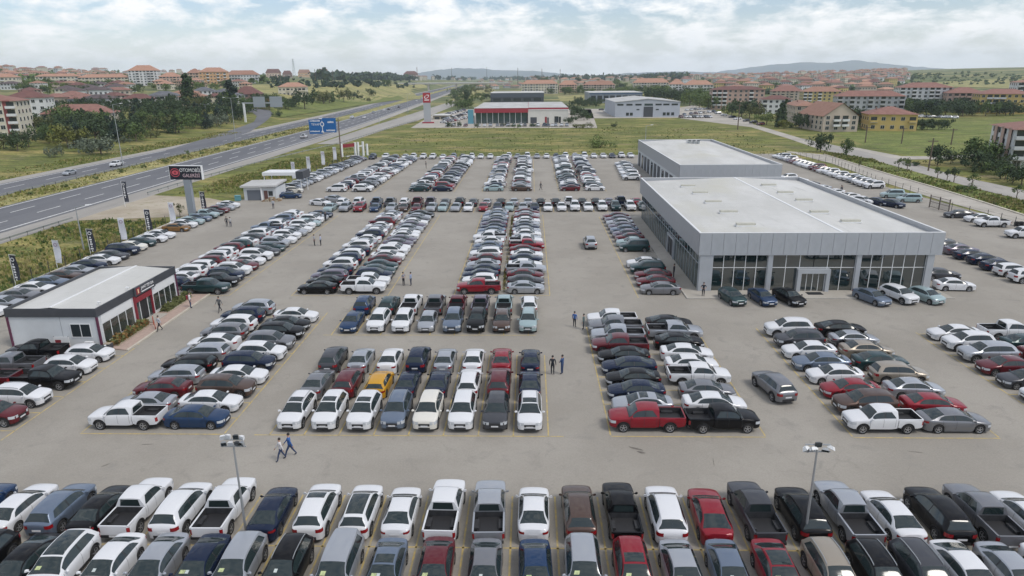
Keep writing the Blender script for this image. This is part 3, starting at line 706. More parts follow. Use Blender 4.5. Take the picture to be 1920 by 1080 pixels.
def make_car(code, x, y, head, tier, z=0.0):
    pc, ty, opts = code[0], code[1], code[2:]
    name = TYPE[ty][0]; t = template(ty); s = 1+RND.uniform(-.025, .025)
    if tier == 3:
        o = obj(name, far_mesh(ty, pc), None, (x, y, z), R_(head)); o.scale = (s*(1+RND.uniform(-.025,.02)), s, s*(1+RND.uniform(-.03,.04))); return o
    root = obj(name, None, None, (x, y, z), R_(head)); root.scale = (s*(1+RND.uniform(-.025,.02)), s, s*(1+RND.uniform(-.03,.04))); root.empty_display_size = .3
    for k, (q, m_) in t['D'].items():
        nm = k.split('#')[0]
        if tier == 2 and nm in ('grille', 'number_plate', 'wing_mirror'): continue
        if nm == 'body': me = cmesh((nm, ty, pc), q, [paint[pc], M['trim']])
        elif nm == 'wing_mirror': me = cmesh((nm, ty, pc, k), q, [paint[pc]])
        else: me = cmesh((nm, ty, k), q, [M[m_]])
        obj(nm, me, root)
    for i, (wx, wy, wz) in enumerate(t['wp']):
        if tier == 1:
            wo = obj('wheel', cmesh(('tyre', ty), t['tyre'], [M['tyre']]), root, (wx, wy, wz), 0 if wy > 0 else math.pi)
            obj('rim', cmesh(('rim', ty), t['rim'], [M['rim']], 20), wo)
        else:
            if ('wheel', ty) not in MESH:
                mb = MB(); mb.add(t['tyre'].v, t['tyre'].f, 0); mb.add(t['rim'].v, t['rim'].f, 1); cmesh(('wheel', ty), mb, [M['tyre'], M['rim']])
            obj('wheel', MESH[('wheel', ty)], root, (wx, wy, wz), 0 if wy > 0 else math.pi)
    for c in opts:
        if c in t['O']:
            q = t['O'][c]; obj(q[0], cmesh((q[0], ty, c, 1), q[1], [M[q[2]]]), root)
            if len(q) > 3: obj(q[0], cmesh((q[0], ty, c, 2), q[3], [M[q[2]]]), root)
    return root
FEAT = {'+': 'with a sunroof', '#': 'with a black panoramic roof', 'r': 'with roof rails'}
def row(place, codes, pos, head, tier, order, group, jit=.10, ang=1.0, skip=()):
    """one file of cars; order = words for counting along it ('from the near end')"""
    n0 = len(CARS)
    for i, (c, (x, y)) in enumerate(zip(codes, pos)):
        if c == '-': continue
        h = head + RND.gauss(0, ang)
        o = make_car(c, x+RND.uniform(-jit, jit), y+RND.uniform(-jit, jit), h, tier)
        o['category'] = TYPE[c[1]][1]; o['group'] = group
        CARS.append(dict(o=o, code=c, place=place, order=order, i=i, row=n0))
WT = [('W',.36),('S',.20),('K',.07),('D',.08),('N',.08),('G',.08),('M',.05),('R',.015),('B',.02),('T',.02),('P',.02),('H',.015)]
TT = [('s',.10),('f',.12),('u',.34),('h',.31),('e',.07),('v',.03),('p',.03)]
def rnd_codes(n, seed, wt=None, tt=None):
    r = random.Random(seed); o = []
    for _ in range(n):
        c = r.choices([a for a, _ in (wt or WT)], [b for _, b in (wt or WT)])[0]; t = r.choices([a for a, _ in (tt or TT)], [b for _, b in (tt or TT)])[0]
        o.append(c+t+('r' if t == 'u' and r.random() < .3 else ''))
    return o
def run(x0, y0, x1, y1, n): return [(x0+(x1-x0)*i/max(1, n-1), y0+(y1-y0)*i/max(1, n-1)) for i in range(n)]
S = str.split
# A: nearest complete row, tails towards the camera
A = S("Bs Ws Leu Ks Wp Wu Wp Nf Wu+ Wu# Ws Wp Sp Ws Ou Kp Wu Rf Dp Ku Sp Ws Ku Gp Ws".replace('Leu','Lu'))
Ax = [G(px, py)[0] for px, py in [(-60,985),(25,985),(100,990),(172,992),(240,998),(325,997),(405,1000),(500,1003),(585,1005),(668,1006),(747,1008),(831,1010),(916,1010),(1000,1012),(1087,1008),(1172,1012),(1257,1012),(1342,1012),(1428,1006),(1512,1004),(1600,1003),(1683,1002),(1768,998),(1852,998),(1935,1000)]]
row('in the nearest full row', A, [(x, 34.15 if c[1] != 'p' else 34.3) for x, c in zip(Ax, A)], 90, 1, 'from the left', 'cars in the nearest full row', .06, .7)
Bc = S("Ku Kf Wu#c Wsd Ss Nscd Suc Kurd Svc Ls+cd Msc Gsd Bsc Suc Ru+c Ssc Lsd Rs#c Hurd Kur Durcd Wfc Ss Wsc")
Bx = [G(px, py, 1.45)[0] for px, py in [(-60,1045),(25,1045),(107,1040),(193,1045),(277,1050),(362,1050),(442,1045),(532,1045),(630,1045),(721,1052),(815,1055),(910,1055),(1003,1055),(1094,1045),(1187,1045),(1283,1055),(1372,1055),(1466,1055),(1560,1048),(1644,1045),(1730,1045),(1820,1050),(1905,1050),(1990,1050)]]
row('in the cut-off bottom row', Bc, [(x, 29.15) for x in Bx], -90, 1, 'from the left', 'cars in the bottom row', .06, .7)
# C: eight lanes, three deep
Cx = [G(px, 806)[0] for px in (546,611,676,738,800,865,929,994)]
row('at the front of the middle block', S("Wu+r Wu+ Wu+ Lur Eu Wu Du Wu+r"), [(x, 46.6) for x in Cx], -90, 1, 'from the left', 'cars facing the open lane in the middle block', .06, .8)
row('in the second row of the middle block', S("Gs Mu Yh Ns Ns Wu Mu Nf"), [(x, 51.6) for x in Cx], 90, 1, 'from the left', 'second row of the middle block', .06, .8)
row('in the third row of the middle block', S("Du Ss Ws Nu Ss Ws Rs Ns"), [(x, 56.5) for x in Cx], 90, 1, 'from the left', 'third row of the middle block', .06, .8)
Dx = [G(px, 622)[0] for px in (656,706,753,800,847,894,941,991)]
row('facing the lane behind the middle block', S("Bs Wur Wu Sh Lu Ku Our Cur"), [(x, 66.6) for x in Dx], -90, 1, 'from the left', 'front row of the small rear block', .06, .8)
row('at the back of the small rear block', S("Bu Tu Wp Gp Mp Pp Cp Wu"), [(x, 71.8) for x in Dx], 90, 1, 'from the left', 'back row of the small rear block', .06, .8)
# E: left block
row('in the left block facing the office', S("Wp Ss Ms Se Ke Se Wf Gu Wu Nu Su"), run(-30.3, 45.5, -30.6, 70.5, 11), 180, 1, 'from the near end', 'cars in the left block facing the office')
row('in the left block facing the centre', S("Bs Ws Ou Ws Nu Wu Gu Ku Ks Ws"), run(-25.1, 45.5, -25.0, 68.2, 10), 0, 1, 'from the near end', 'cars in the left block facing the centre')
row('in the row before the office wall', S("Mu Wur Kp Wh Wh"), [(-40.9,45.9),(-41.0,48.9),(-41.2,52.0),(-41.0,55.0),(-40.9,57.9)], 0, 1, 'from the near end', 'cars in front of the office end wall')
row('backed up behind the row by the office', S("Mu Mp Gp Kp"), [(-46.3,49.0),(-46.5,52.0),(-46.4,55.0),(-46.3,58.2)], 180, 1, 'from the near end', 'cars backed up beside the office')
# L and M: right of the centre
row('in the right block facing the middle lane', S("Rp Ss+ Ns Ks Nf Ks Mp Sp Gp Wp"), run(8.6, 45.5, 8.4, 67.2, 10), 180, 1, 'from the near end', 'cars in the right block facing the middle lane')
row('in the right block facing the showroom aisle', S("Kp Ws Gs Wp Ws Ws Ks Sp Kf"), run(14.1, 45.5, 14.2, 66.0, 9), 0, 1, 'from the near end', 'cars in the right block facing the showroom aisle')
row('in the far right block facing left', S("Wp Ou Rs Ws Ls Ws Du Wu"), run(25.7, 45.5, 25.6, 64.2, 8), 180, 1, 'from the near end', 'cars in the far right block facing left')
row('in the far right block facing right', S("Gf Rs Ss Hu Ts Hs Ss Kf"), run(30.9, 45.5, 30.8, 64.4, 8), 0, 1, 'from the near end', 'cars in the far right block facing right')
row('at the right edge facing left', S("Du Ws Ds Ms Su Wu Ws"), run(41.2, 47.4, 41.2, 63.4, 7), 180, 1, 'from the near end', 'cars at the right edge facing left')
row('behind the file at the right edge', S("Wu Ws Rs Ms Ts Wp"), run(46.6, 50.2, 46.6, 63.6, 6), 0, 1, 'from the near end', 'cars at the right edge facing right')
# showroom front
for c, px, py, h in (('Th',1372,566,-78),('Bs',1428,566,-80),('Ks',1478,566,-75),('Ls',1633,566,-70),('Wu',1683,563,-72),('Ch',1735,564,-72)):
    x, y = G(px, py); row('parked by the showroom glass', [c], [(x, y)], h, 1, '', 'cars parked along the showroom front', 0, 0)
row('beside the showroom end wall', S("Ws"), [G(1787,543)], -4, 1, '', 'cars beside the showroom', 0, 0)
row('tucked behind the white one at the showroom end', S("Ds"), [G(1762,523)], -3, 1, '', 'cars beside the showroom', 0, 0)
row('driving between the right blocks', S("Gu"), [G(1449,737)], 100, 1, '', 'cars driving on the lot', 0, 0)
row('driving up the open aisle', S("Su"), [G(1106,463)], 91, 2, '', 'cars driving on the lot', 0, 0)
# K: along the showroom side
row('in the near file along the showroom side', S("Gs Ms Ms Tu Ws"), run(15.5, 78.0, 15.4, 89.6, 5), 180, 1, 'from the near end', 'near file along the showroom side')
row('in the rear file along the showroom side', S("Tv Cs Ms Ps Ls Ps Ss Ps Ms"), run(15.4, 98.6, 15.3, 121.4, 9), 180, 2, 'from the near end', 'rear file along the showroom side')
row('in the file behind the showroom corner', S("Wu Wu Ns Ns Ns Ps Ds Ds Ss"), run(61.6, 82.6, 61.2, 104.5, 9), 2, 2, 'from the near end', 'file behind the showroom corner')
# G: long double file on the left
Gr = S("Tp Kp Nur Wur Ms Ws Wu Ds Ts Su Ws Wu Ss Ws Wu Cs Wu Ss Ns")
Gl = S("Nh Ws Wu Wu Mu Wur Wu Mu Tu Ws Ds Wu Ss Lp Wu Ss Lu Wu Ws")
row('in the long left double file facing the aisle', Gr, run(-39.3, 78.4, -39.1, 124.4, 19), 0, 2, 'from the near end', 'long left double file, aisle side')
row('in the long left double file facing the fence', Gl, run(-44.6, 80.0, -44.5, 124.4, 19), 180, 2, 'from the near end', 'long left double file, fence side')
Hc = S("Wh Ws Ss Gs Ws Ls Os Ss Ns Ws Ds Nu Eh Th Ws Ws - As Ws Cs Ls Cp Ks Ms Ss Ws")
row('in the file along the boundary fence', Hc, run(-60.3, 67.2, -60.6, 134.5, 26), 0, 2, 'from the near end', 'file along the boundary fence')
I1 = S("Ks Ks Pe Ns Wu Nu Wu Ns Wu Ss Ws Nu Ws Ss Ws Mu Ss Ws Ss"); I2 = S("Wp Wp Nu Ts Ts Ms Ws Wu Ws Ps Ps Ws Ws Ss Ps Ws Ds Ss Ks")
row('in the centre-left double file facing left', I1, run(-25.7, 78.4, -25.8, 123.8, 19), 180, 2, 'from the near end', 'centre-left double file, outer side')
row('in the centre-left double file facing right', I2, run(-20.1, 78.4, -20.2, 123.8, 19), 0, 2, 'from the near end', 'centre-left double file, inner side')
J1 = S("Rp Wu Ns Ns Ss Ms Wu Nf Ls Ws Wp Ss Ls Ns Ps Ns Ss Ls Ss"); J2 = S("Ss Ds Ms Sp Ws Ns Ws Ms Rp Wp Ss Ws Ss Ns Ss Ws Ms Ss Ms")
row('in the centre double file facing left', J1, run(-6.3, 78.4, -6.3, 125.2, 19), 180, 2, 'from the near end', 'centre double file, outer side')
row('in the centre double file facing right', J2, run(-.6, 78.4, -.6, 125.2, 19), 0, 2, 'from the near end', 'centre double file, inner side')
# O: cross row
Oc = S("Cs Su Ru Bs Ss Os Ms Ss Cs Ss Ws Rs Ns Cs Ss Ns Ws Ws Wu Ws Wu Tu Wu Th")
Ox = [G(px, 394)[0] for px in [622,650,677,706,735,759,783,810,832,855,880,906,932,956,980,1003,1027,1052,1078,1103,1129,1154,1181,1205]]
row('in the cross row before the far blocks', Oc, [(x, 131.0) for x in Ox], -90, 2, 'from the left', 'cross row before the far blocks')
Oc2 = S("Wu Wv Lp Gp Wu Mp Pp Ds Ku Ds Ss Ks Ss Ss Ks Ks Wp Ks Ks Ps Np Rs")
row('just behind the cross row', Oc2, [(x, 136.2) for x in [G(px, 378)[0] for px in [655,685,716,741,766,789,813,841,866,891,915,940,965,990,1014,1040,1064,1089,1113,1138,1160,1187]]], 90, 3, 'from the left', 'row behind the cross row')
row('at the left end of the cross row', S("Ws Ss"), [G(602,385), G(628,379)], -20, 2, '', 'cars at the left end of the cross row')
# far blocks
def block(i, words, xl, xr, x2, n, seed, first):
    y0, y1 = 153.9, 212.8
    row('in the '+words+' far block, outer file', [first[0]]+rnd_codes(n-1, seed), run(xl, y0, xl+x2, y1, n), 180, 3, 'from the near end', words+' far block, outer file')
    row('in the '+words+' far block, inner file', [first[1]]+rnd_codes(n-1, seed+1), run(xr, y0, xr+x2, y1, n), 0, 3, 'from the near end', words+' far block, inner file')
block(1, 'leftmost', -44.0, -38.2, 1.2, 23, 20, ('Wv','Wu')); block(2, 'centre-left', -25.3, -19.8, .5, 23, 22, ('Ts','Ns'))
block(3, 'centre', -8.3, -2.0, .2, 23, 24, ('Cs','Os')); block(4, 'right', 8.9, 14.5, .3, 23, 26, ('Ms','Ws'))
Pc = ['Bu','Ns','Ds']+rnd_codes(24, 31, [('S',.4),('W',.2),('D',.15),('N',.15),('P',.1)], [('s',.35),('f',.25),('h',.25),('u',.15)])
row('in the fence file near the white gate', Pc, run(-55.6, 146.5, -53.2, 214, 27), 0, 3, 'from the near end', 'fence file near the white gate')
row('beside the gatehouse', S("Bs Eh"), [G(545,372), G(552,362)], 5, 3, '', 'cars beside the gatehouse')
bx = [701,726,743,761,777,795,813,831,851,868,885,902,919,954,970,989,1007,1025,1043,1061,1078,1096,1114,1132,1149,1167,1184]
bc = S("Nu Wu Gs Ws Wu Wu Wu Ws Lu Ds Wu Ws Ws Wu Ss Wv Ss Ws Ns Wu Ws Wv Ws Ws Ns Wu Ws")
row('in the back row against the field', bc, [(G(px, 297)[0], 217.6) for px in bx], -90, 3, 'from the left', 'back row against the field')
row('beside the rear hall', S("Wu Ss Wu Ws Ss Ws Wu Ss Ns Ws"), run(25.0, 169.5, 26.4, 198, 10), 180, 3, 'from the near end', 'cars beside the rear hall')
rc = S("Wu Wu Wu Su Wu Ws Wu Ws Wu Ws Ms Mu Ws Ws Ws Ss Ms Ps Wu Ss Wv Ws")
row('in the file along the right-hand fence', rc, run(77.0, 155.2, 76.6, 214.5, 22), 188, 3, 'from the near end', 'file along the right-hand fence')
row('behind the showroom roof edge', S("Ws Ws Ss Ds Ws Wu"), run(65.2, 141, 62.5, 168, 6), 195, 3, 'from the near end', 'cars behind the showroom roof edge')
for c, px, py, h in (('Ws',1617,381,-60),('Ns',1644,384,-60),('Ns',1672,388,-60)):
    row('in the short group behind the showroom'+(', right beside the pale vans' if px > 1660 else ''), [c], [G(px, py)], h, 2, '', 'short group behind the showroom', 0, 0)
for c, px, py, h in (('Cv',1672,371,172),('Cv',1703,379,172)):
    row('parked '+('closest to the mesh gate' if px > 1690 else 'second from the mesh gate'), [c], [G(px, py)], h, 2, '', 'vans near the mesh gate', 0, 0)
row('parked alone beyond the mesh gate', S("Df"), [G(1796,408)], 178, 2, '', 'cars beyond the mesh gate', 0, 0)
row('beyond the mesh gate', S("Ws Wp"), [G(1834,416), G(1858,425)], 176, 2, '', 'cars beyond the mesh gate', 0, 0)
row('at the right picture edge by the fence', S("Wp"), [G(1918,446)], 176, 2, '', 'cars beyond the mesh gate', 0, 0)
# highway traffic
for c, px, py, h, pl in (('Ss',131,328,-88,'driving towards us on the far carriageway'),('Wp',219,312,-88,'driving on the far carriageway'),('Wp',570,259,91,'driving away on the near carriageway'),
    ('Ws',683,222,92,'on the near carriageway beyond the blue sign'),('Ws',720,208,93,'small on the near carriageway'),('Ds',729,206,93,'small on the near carriageway'),('Ds',748,202,93,'farthest out on the near carriageway'),('Ws',781,190,-87,'far off on the highway'),('Ds',800,181,93,'far off on the highway')):
    row(pl, [c], [G(px, py)], h, 3 if px > 600 else 2, '', 'vehicles on the highway', 0, 0)
FAR_ = []
for i, (px, py, h, c) in enumerate(((826,178,93,'Wu'),(838,172,93,'Ds'),(846,170,93,'Ss'),(854,166,93,'Wh'),(861,165,93,'Ks'),(792,185,93,'Wu'),(812,174,-87,'Ws'),(824,169,-87,'Wp'),(834,166,-87,'Ds'),(846,163,-87,'Ws'),(660,222,-88,'Wu'),(602,224,-88,'Ws'),(700,212,-87,'Ss'))):
    FAR_.append((c, G(px, py), h))
for hd, wd in ((93,'heading away'),(-87,'heading here'),(-88,'heading here, near side')):
    q_ = [a for a in FAR_ if a[2] == hd]; row('far along the highway '+wd, [a[0] for a in q_], [a[1] for a in q_], hd, 3, 'in line', 'far highway traffic', 0, 0)
# parked at the dealership and the streets behind
rr = random.Random(77)
for n_, (px0, py0, px1, py1, n, h, pl, gr) in enumerate([(898,237,1008,237,11,-90,'in front of the crimson-fronted dealership','cars before the crimson-fronted dealership'),(835,226,880,212,9,150,'beside the crimson-fronted dealership','cars beside the crimson-fronted dealership'),
    (1285,216,1340,211,7,-80,'in the street beyond the warehouse','cars in the street beyond the warehouse'),(1345,214,1425,235,7,205,'parked along the side road','cars along the side road'),(1708,220,1790,222,9,180,'beyond the yellow villa','cars beyond the yellow villa'),(838,237,872,237,4,-90,'by the dealership entrance','cars by the dealership entrance'),(822,220,868,208,9,170,'in the second line beside the dealership','second line beside the dealership'),(830,231,884,221,9,140,'in the third line beside the dealership','third line beside the dealership'),(1018,237,1062,237,6,-90,'before the white wall of the dealership','cars before the white dealership wall'),(1130,207,1150,214,4,20,'in the yard left of the warehouse','cars in the warehouse yard'),(1275,221,1330,221,8,-80,'on the pale street corner past the warehouse','cars on the street corner past the warehouse'),(1290,208,1335,204,7,-80,'under the street trees past the warehouse','cars under the street trees')]):
    row(pl, rnd_codes(n, 60+n_), [G(px0+(px1-px0)*i/(n-1)+rr.uniform(-2,2), py0+(py1-py0)*i/(n-1)) for i in range(n)], h, 3, 'from the left', gr, .3, 4)

def label_cars():
    def desc(c):
        s_ = PAINT[c['code'][0]][0]+' '+TYPE[c['code'][1]][1]
        return s_
    def feat(c):
        for k in c['code'][2:]:
            if k in FEAT: return ' '+FEAT[k]
        return ' with a price card' if set('cd') & set(c['code'][2:]) else ''
    rows = {}
    for c in CARS: rows.setdefault(c['row'], []).append(c)
    def cand(c, lv):
        r = rows[c['row']]; j = r.index(c); d = desc(c)
        if lv == 0: return d+feat(c)+' '+c['place']
        if lv == 1 and len(r) > 2:
            if 0 < j < len(r)-1: return d+' between '+desc(r[j-1])+' and '+desc(r[j+1])+' '+c['place']
            return d+' next to '+desc(r[1 if j == 0 else j-1])+' at the end, '+c['place']
        if c['order']:
            s_ = d+' '+c['place']+', '+ordinal(j+1)+' '+c['order']
            return s_ if len(s_.split()) < 17 else s_.replace(' from the near end', ' from near end').replace(', ', ' ')
        return d+feat(c)+' '+c['place']+', '+('nearer' if j == 0 else 'farther')+' one'
    lab = {id(c): 0 for c in CARS}
    for _ in range(3):
        cnt = {}
        for c in CARS: cnt.setdefault(cand(c, lab[id(c)]), []).append(c)
        for k, v in cnt.items():
            for c in v:
                if lab[id(c)] < 2 and (len(v) > 1 or len(k.split()) > 16): lab[id(c)] += 1
    for c in CARS:
        s_ = cand(c, lab[id(c)]); c['o']['label'] = s_[0].upper()+s_[1:] if False else s_
label_cars()
# ------------------------------------------------------------------ showroom
def cut_panels(root, name, a, b, z0, z1, n, m, depth=.05, gap=.03, nrm=1):
    """row of flat cladding panels from a to b; every panel an object sharing one mesh"""
    a = Vector((*a, 0)); b = Vector((*b, 0)); d = b-a; Ln = d.length/n; rz = math.atan2(d.y, d.x)
    q = MB(); q.box(gap/2, Ln-gap/2, -depth*nrm if nrm > 0 else 0, 0 if nrm > 0 else depth, z0, z1); me = q.mesh(name, m)
    for i in range(n):
        p = a+d*i/n; obj(name, me, root, (p.x, p.y, 0), rz)
def showroom():
    X0, X1, Y0, Y1, Z0, Z1 = 19.8, 48.0, 78.5, 123.4, 4.55, 7.2
    r = thing('showroom', 'grey glass fronted car showroom with a wide white roof', 'showroom')
    b = MB(); b.box(X0+.1, X1-.1, Y0+.1, Y1-.1, Z0, 6.45)                       # fascia core
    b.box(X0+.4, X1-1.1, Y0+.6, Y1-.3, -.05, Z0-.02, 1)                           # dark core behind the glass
    for x0, x1, y0, y1 in ((X0+.02,X0+.2,Y0,Y1),(X1-.2,X1-.02,Y0,Y1),(X0+.2,X1-.2,Y0+.02,Y0+.2),(X0+.2,X1-.2,Y1-.2,Y1-.02)): b.box(x0,x1,y0,y1,6.40,Z1-.02,2)
    obj('wall', b.mesh('wall', [M['panel_shaded'], M['black'], M['panel_shaded']]), r)
    rf = MB(); xm = (X0+X1)/2+2.4; zr = 7.32
    rf.quad((X0+.2,Y0+.2,6.62),(xm,Y0+.2,zr-.06),(xm,Y1-.2,zr-.06),(X0+.2,Y1-.2,6.62)); rf.quad((xm,Y0+.2,zr-.06),(X1-.2,Y0+.2,6.62),(X1-.2,Y1-.2,6.62),(xm,Y1-.2,zr-.06))
    ro = obj('roof', rf.mesh('roof', M['roof_white']), r)
    q = MB(); q.box(xm-.18, xm+.18, Y0+.2, Y1-.2, zr-.10, zr-.02); obj('ridge_cap', q.mesh('ridge_cap', M['white_metal']), ro)
    q = MB()
    for x0,x1,y0,y1 in ((X0-.03,X0+.22,Y0-.02,Y1+.02),(X1-.22,X1+.03,Y0-.02,Y1+.02),(X0+.22,X1-.22,Y0-.03,Y0+.2),(X0+.22,X1-.22,Y1-.2,Y1+.03)): q.box(x0,x1,y0,y1,Z1,Z1+.05)
    obj('coping', q.mesh('coping', M['white_metal']), r)
    sk = MB(); sk.box(-1.25,1.25,-.42,.42,0,.16); sk.prism([(-1.15,-.34),(1.15,-.34),(1.15,.34),(-1.15,.34)], .16, .42, 1); skm = sk.mesh('skylight', [M['white_metal'], mat('skylight_sheet', (.50,.49,.42), .5, var=.1, vscale=2)])
    for (px, py) in ((1398,422),(1366,398),(1337,379),(1313,362),(1290,349),(1594,418),(1535,402),(1507,378),(1472,364),(1441,350)):
        x, y = G(px, py, 7.0); zz = 6.62+(zr-.06-6.62)*(1-abs(x-xm)/(xm-X0 if x < xm else X1-xm)); obj('skylight', skm, r, (x, y, zz-.02), -.0)
    cut_panels(r, 'fascia_panel', (X0, Y0-.01), (X1, Y0-.01), Z0, Z1-.01, 20, M['panel'])
    cut_panels(r, 'side_panel', (X0-.005, Y1), (X0-.005, Y0), Z0, Z1-.01, 30, M['panel_shaded'])
    cut_panels(r, 'side_panel', (X1+.005, Y0), (X1+.005, Y1), 6.3, Z1-.01, 30, M['panel_shaded'])
    # front: columns and glazing
    fx0, fx1 = X0+.25, 47.3; yf = Y0+.35
    cols = [(fx0, fx0+1.55), (28.05, 28.6), (38.35, 38.9), (46.5, 47.3)]
    for c0, c1 in cols:
        q = MB(); q.box(c0, c1, yf-.30, yf+.45, -.05, Z0-.02); obj('column', q.mesh('column', M['panel']), r)
    def bay(x0, x1, n, rows, door=None):
        wd = (x1-x0)/n
        pm = {}
        for (z0, z1) in rows:
            q = MB(); q.box(.04, wd-.04, -.012, .012, z0+.04, z1-.04); pm[(z0, z1)] = q.mesh('pane', M['show_glass'])
        for i in range(n):
            for (z0, z1) in rows:
                if door and door[0] <= i < door[1] and z0 < 2.5: continue
                o = obj('pane', pm[(z0, z1)], r, (x0+wd*i, yf, 0))
                o.rotation_euler = (RND.uniform(-.006,.006), 0, RND.uniform(-.004,.004))
        mm = MB(); mm.box(-.035, .035, -.06, .05, 0.02, Z0-.03); me = mm.mesh('mullion', M['white_metal'])
        for i in range(n+1):
            if door and door[0] < i < door[1]: continue
            obj('mullion', me, r, (x0+wd*i, yf, 0))
        for z in [a for a, _ in rows]+[rows[-1][1]]:
            t = MB(); t.box(x0+.036, x1-.036, yf-.055, yf+.045, z-.035, z+.035); obj('transom', t.mesh('transom', M['white_metal']), r)
    rows = [(.06, 2.95), (2.95, 4.5)]
    bay(21.6, 28.05, 5, rows); bay(28.6, 38.35, 6, rows, (2, 4)); bay(38.9, 46.5, 6, rows)
    # entrance portal
    dr = obj('entrance', None, r, (33.45, yf-.30, 0))
    q = MB(); q.box(-1.9,-1.45,-.35,.25,0,2.86); q.box(1.45,1.9,-.35,.25,0,2.86); q.box(-1.45,1.45,-.35,.25,2.35,2.86); obj('door_frame', q.mesh('door_frame', M['panel']), dr)
    q = MB(); q.box(-.68,.0,-.02,.02,.04,2.3); q2 = q.mesh('door', M['show_glass'])
    for x in (-.72, .0, .72, 1.42): obj('door', q2, dr, (x, .05, 0))
    q = MB(); q.box(-.03,.03,-.05,.04,.02,2.34); q2 = q.mesh('door_mullion', M['white_metal'])
    for x in (-1.4,-.7,0,.7,1.4): obj('door_mullion', q2, dr, (x, .05, 0))
    # left flank glazing
    xs_ = X0+.33; n = 28; wd = (Y1-.5-Y0-.9)/n
    me = {}
    for z0, z1 in ((.06,3.3),(3.3,4.5)):
        q = MB(); q.box(-.012,.012,.03,wd-.03,z0+.03,z1-.03); me[z0] = q.mesh('side_pane', M['green_glass'])
    mm = MB(); mm.box(-.05,.05,-.03,.03,.02,4.5); mm = mm.mesh('mullion', M['panel'])
    for i in range(n):
        y_ = Y0+.9+wd*i
        obj('mullion', mm, r, (xs_, y_, 0))
        if 9 <= i <= 11:
            if i == 9:
                q = MB(); q.box(-.16,.16,0,.35,0,3.0); q.box(-.16,.16,wd*3-.35,wd*3,0,3.0); q.box(-.16,.16,.35,wd*3-.35,2.7,3.0); obj('side_door_frame', q.mesh('side_door_frame', M['panel']), r, (xs_-.05, y_, 0))
                q = MB(); q.box(-.02,.02,.35,wd*3-.35,.05,2.7); obj('side_door', q.mesh('side_door', M['black']), r, (xs_, y_, 0))
        else: obj('side_pane', me[.06], r, (xs_, y_, 0))
        obj('side_pane', me[3.3], r, (xs_, y_, 0))
    q = MB(); q.box(xs_-.07, xs_+.03, Y0+.6, Y1-.4, 3.27, 3.33); obj('transom', q.mesh('transom', M['panel']), r)
    # right flank: plain wall below the long panel band
    q = MB(); q.box(46.55, 47.28, yf+.5, Y1-.4, -.05, Z0-.02); obj('end_wall', q.mesh('end_wall', M['panel_shaded']), r)
    # walkway
    q = MB(); q.box(18.3, 48.6, 75.9, 78.80, -.02, .13); q.box(18.3, 20.1, 78.80, 124, -.02, .13)
    tag(obj('pavement', q.mesh('pavement', M['pale'])), kind='structure')
    q = MB(); q.box(18.16, 48.74, 75.75, 75.89, -.02, .15); q.box(18.14, 18.29, 75.89, 124, -.02, .15); tag(obj('kerb', q.mesh('kerb', M['concrete'])), kind='structure')
    m_ = MB(); m_.box(-.9,.9,-.5,.5,0,.02); tag(obj('door_mat', m_.mesh('door_mat', M['black']), None, (33.45, 77.5, .131)), 'dark mat lying before the showroom doors', 'mat')
showroom()
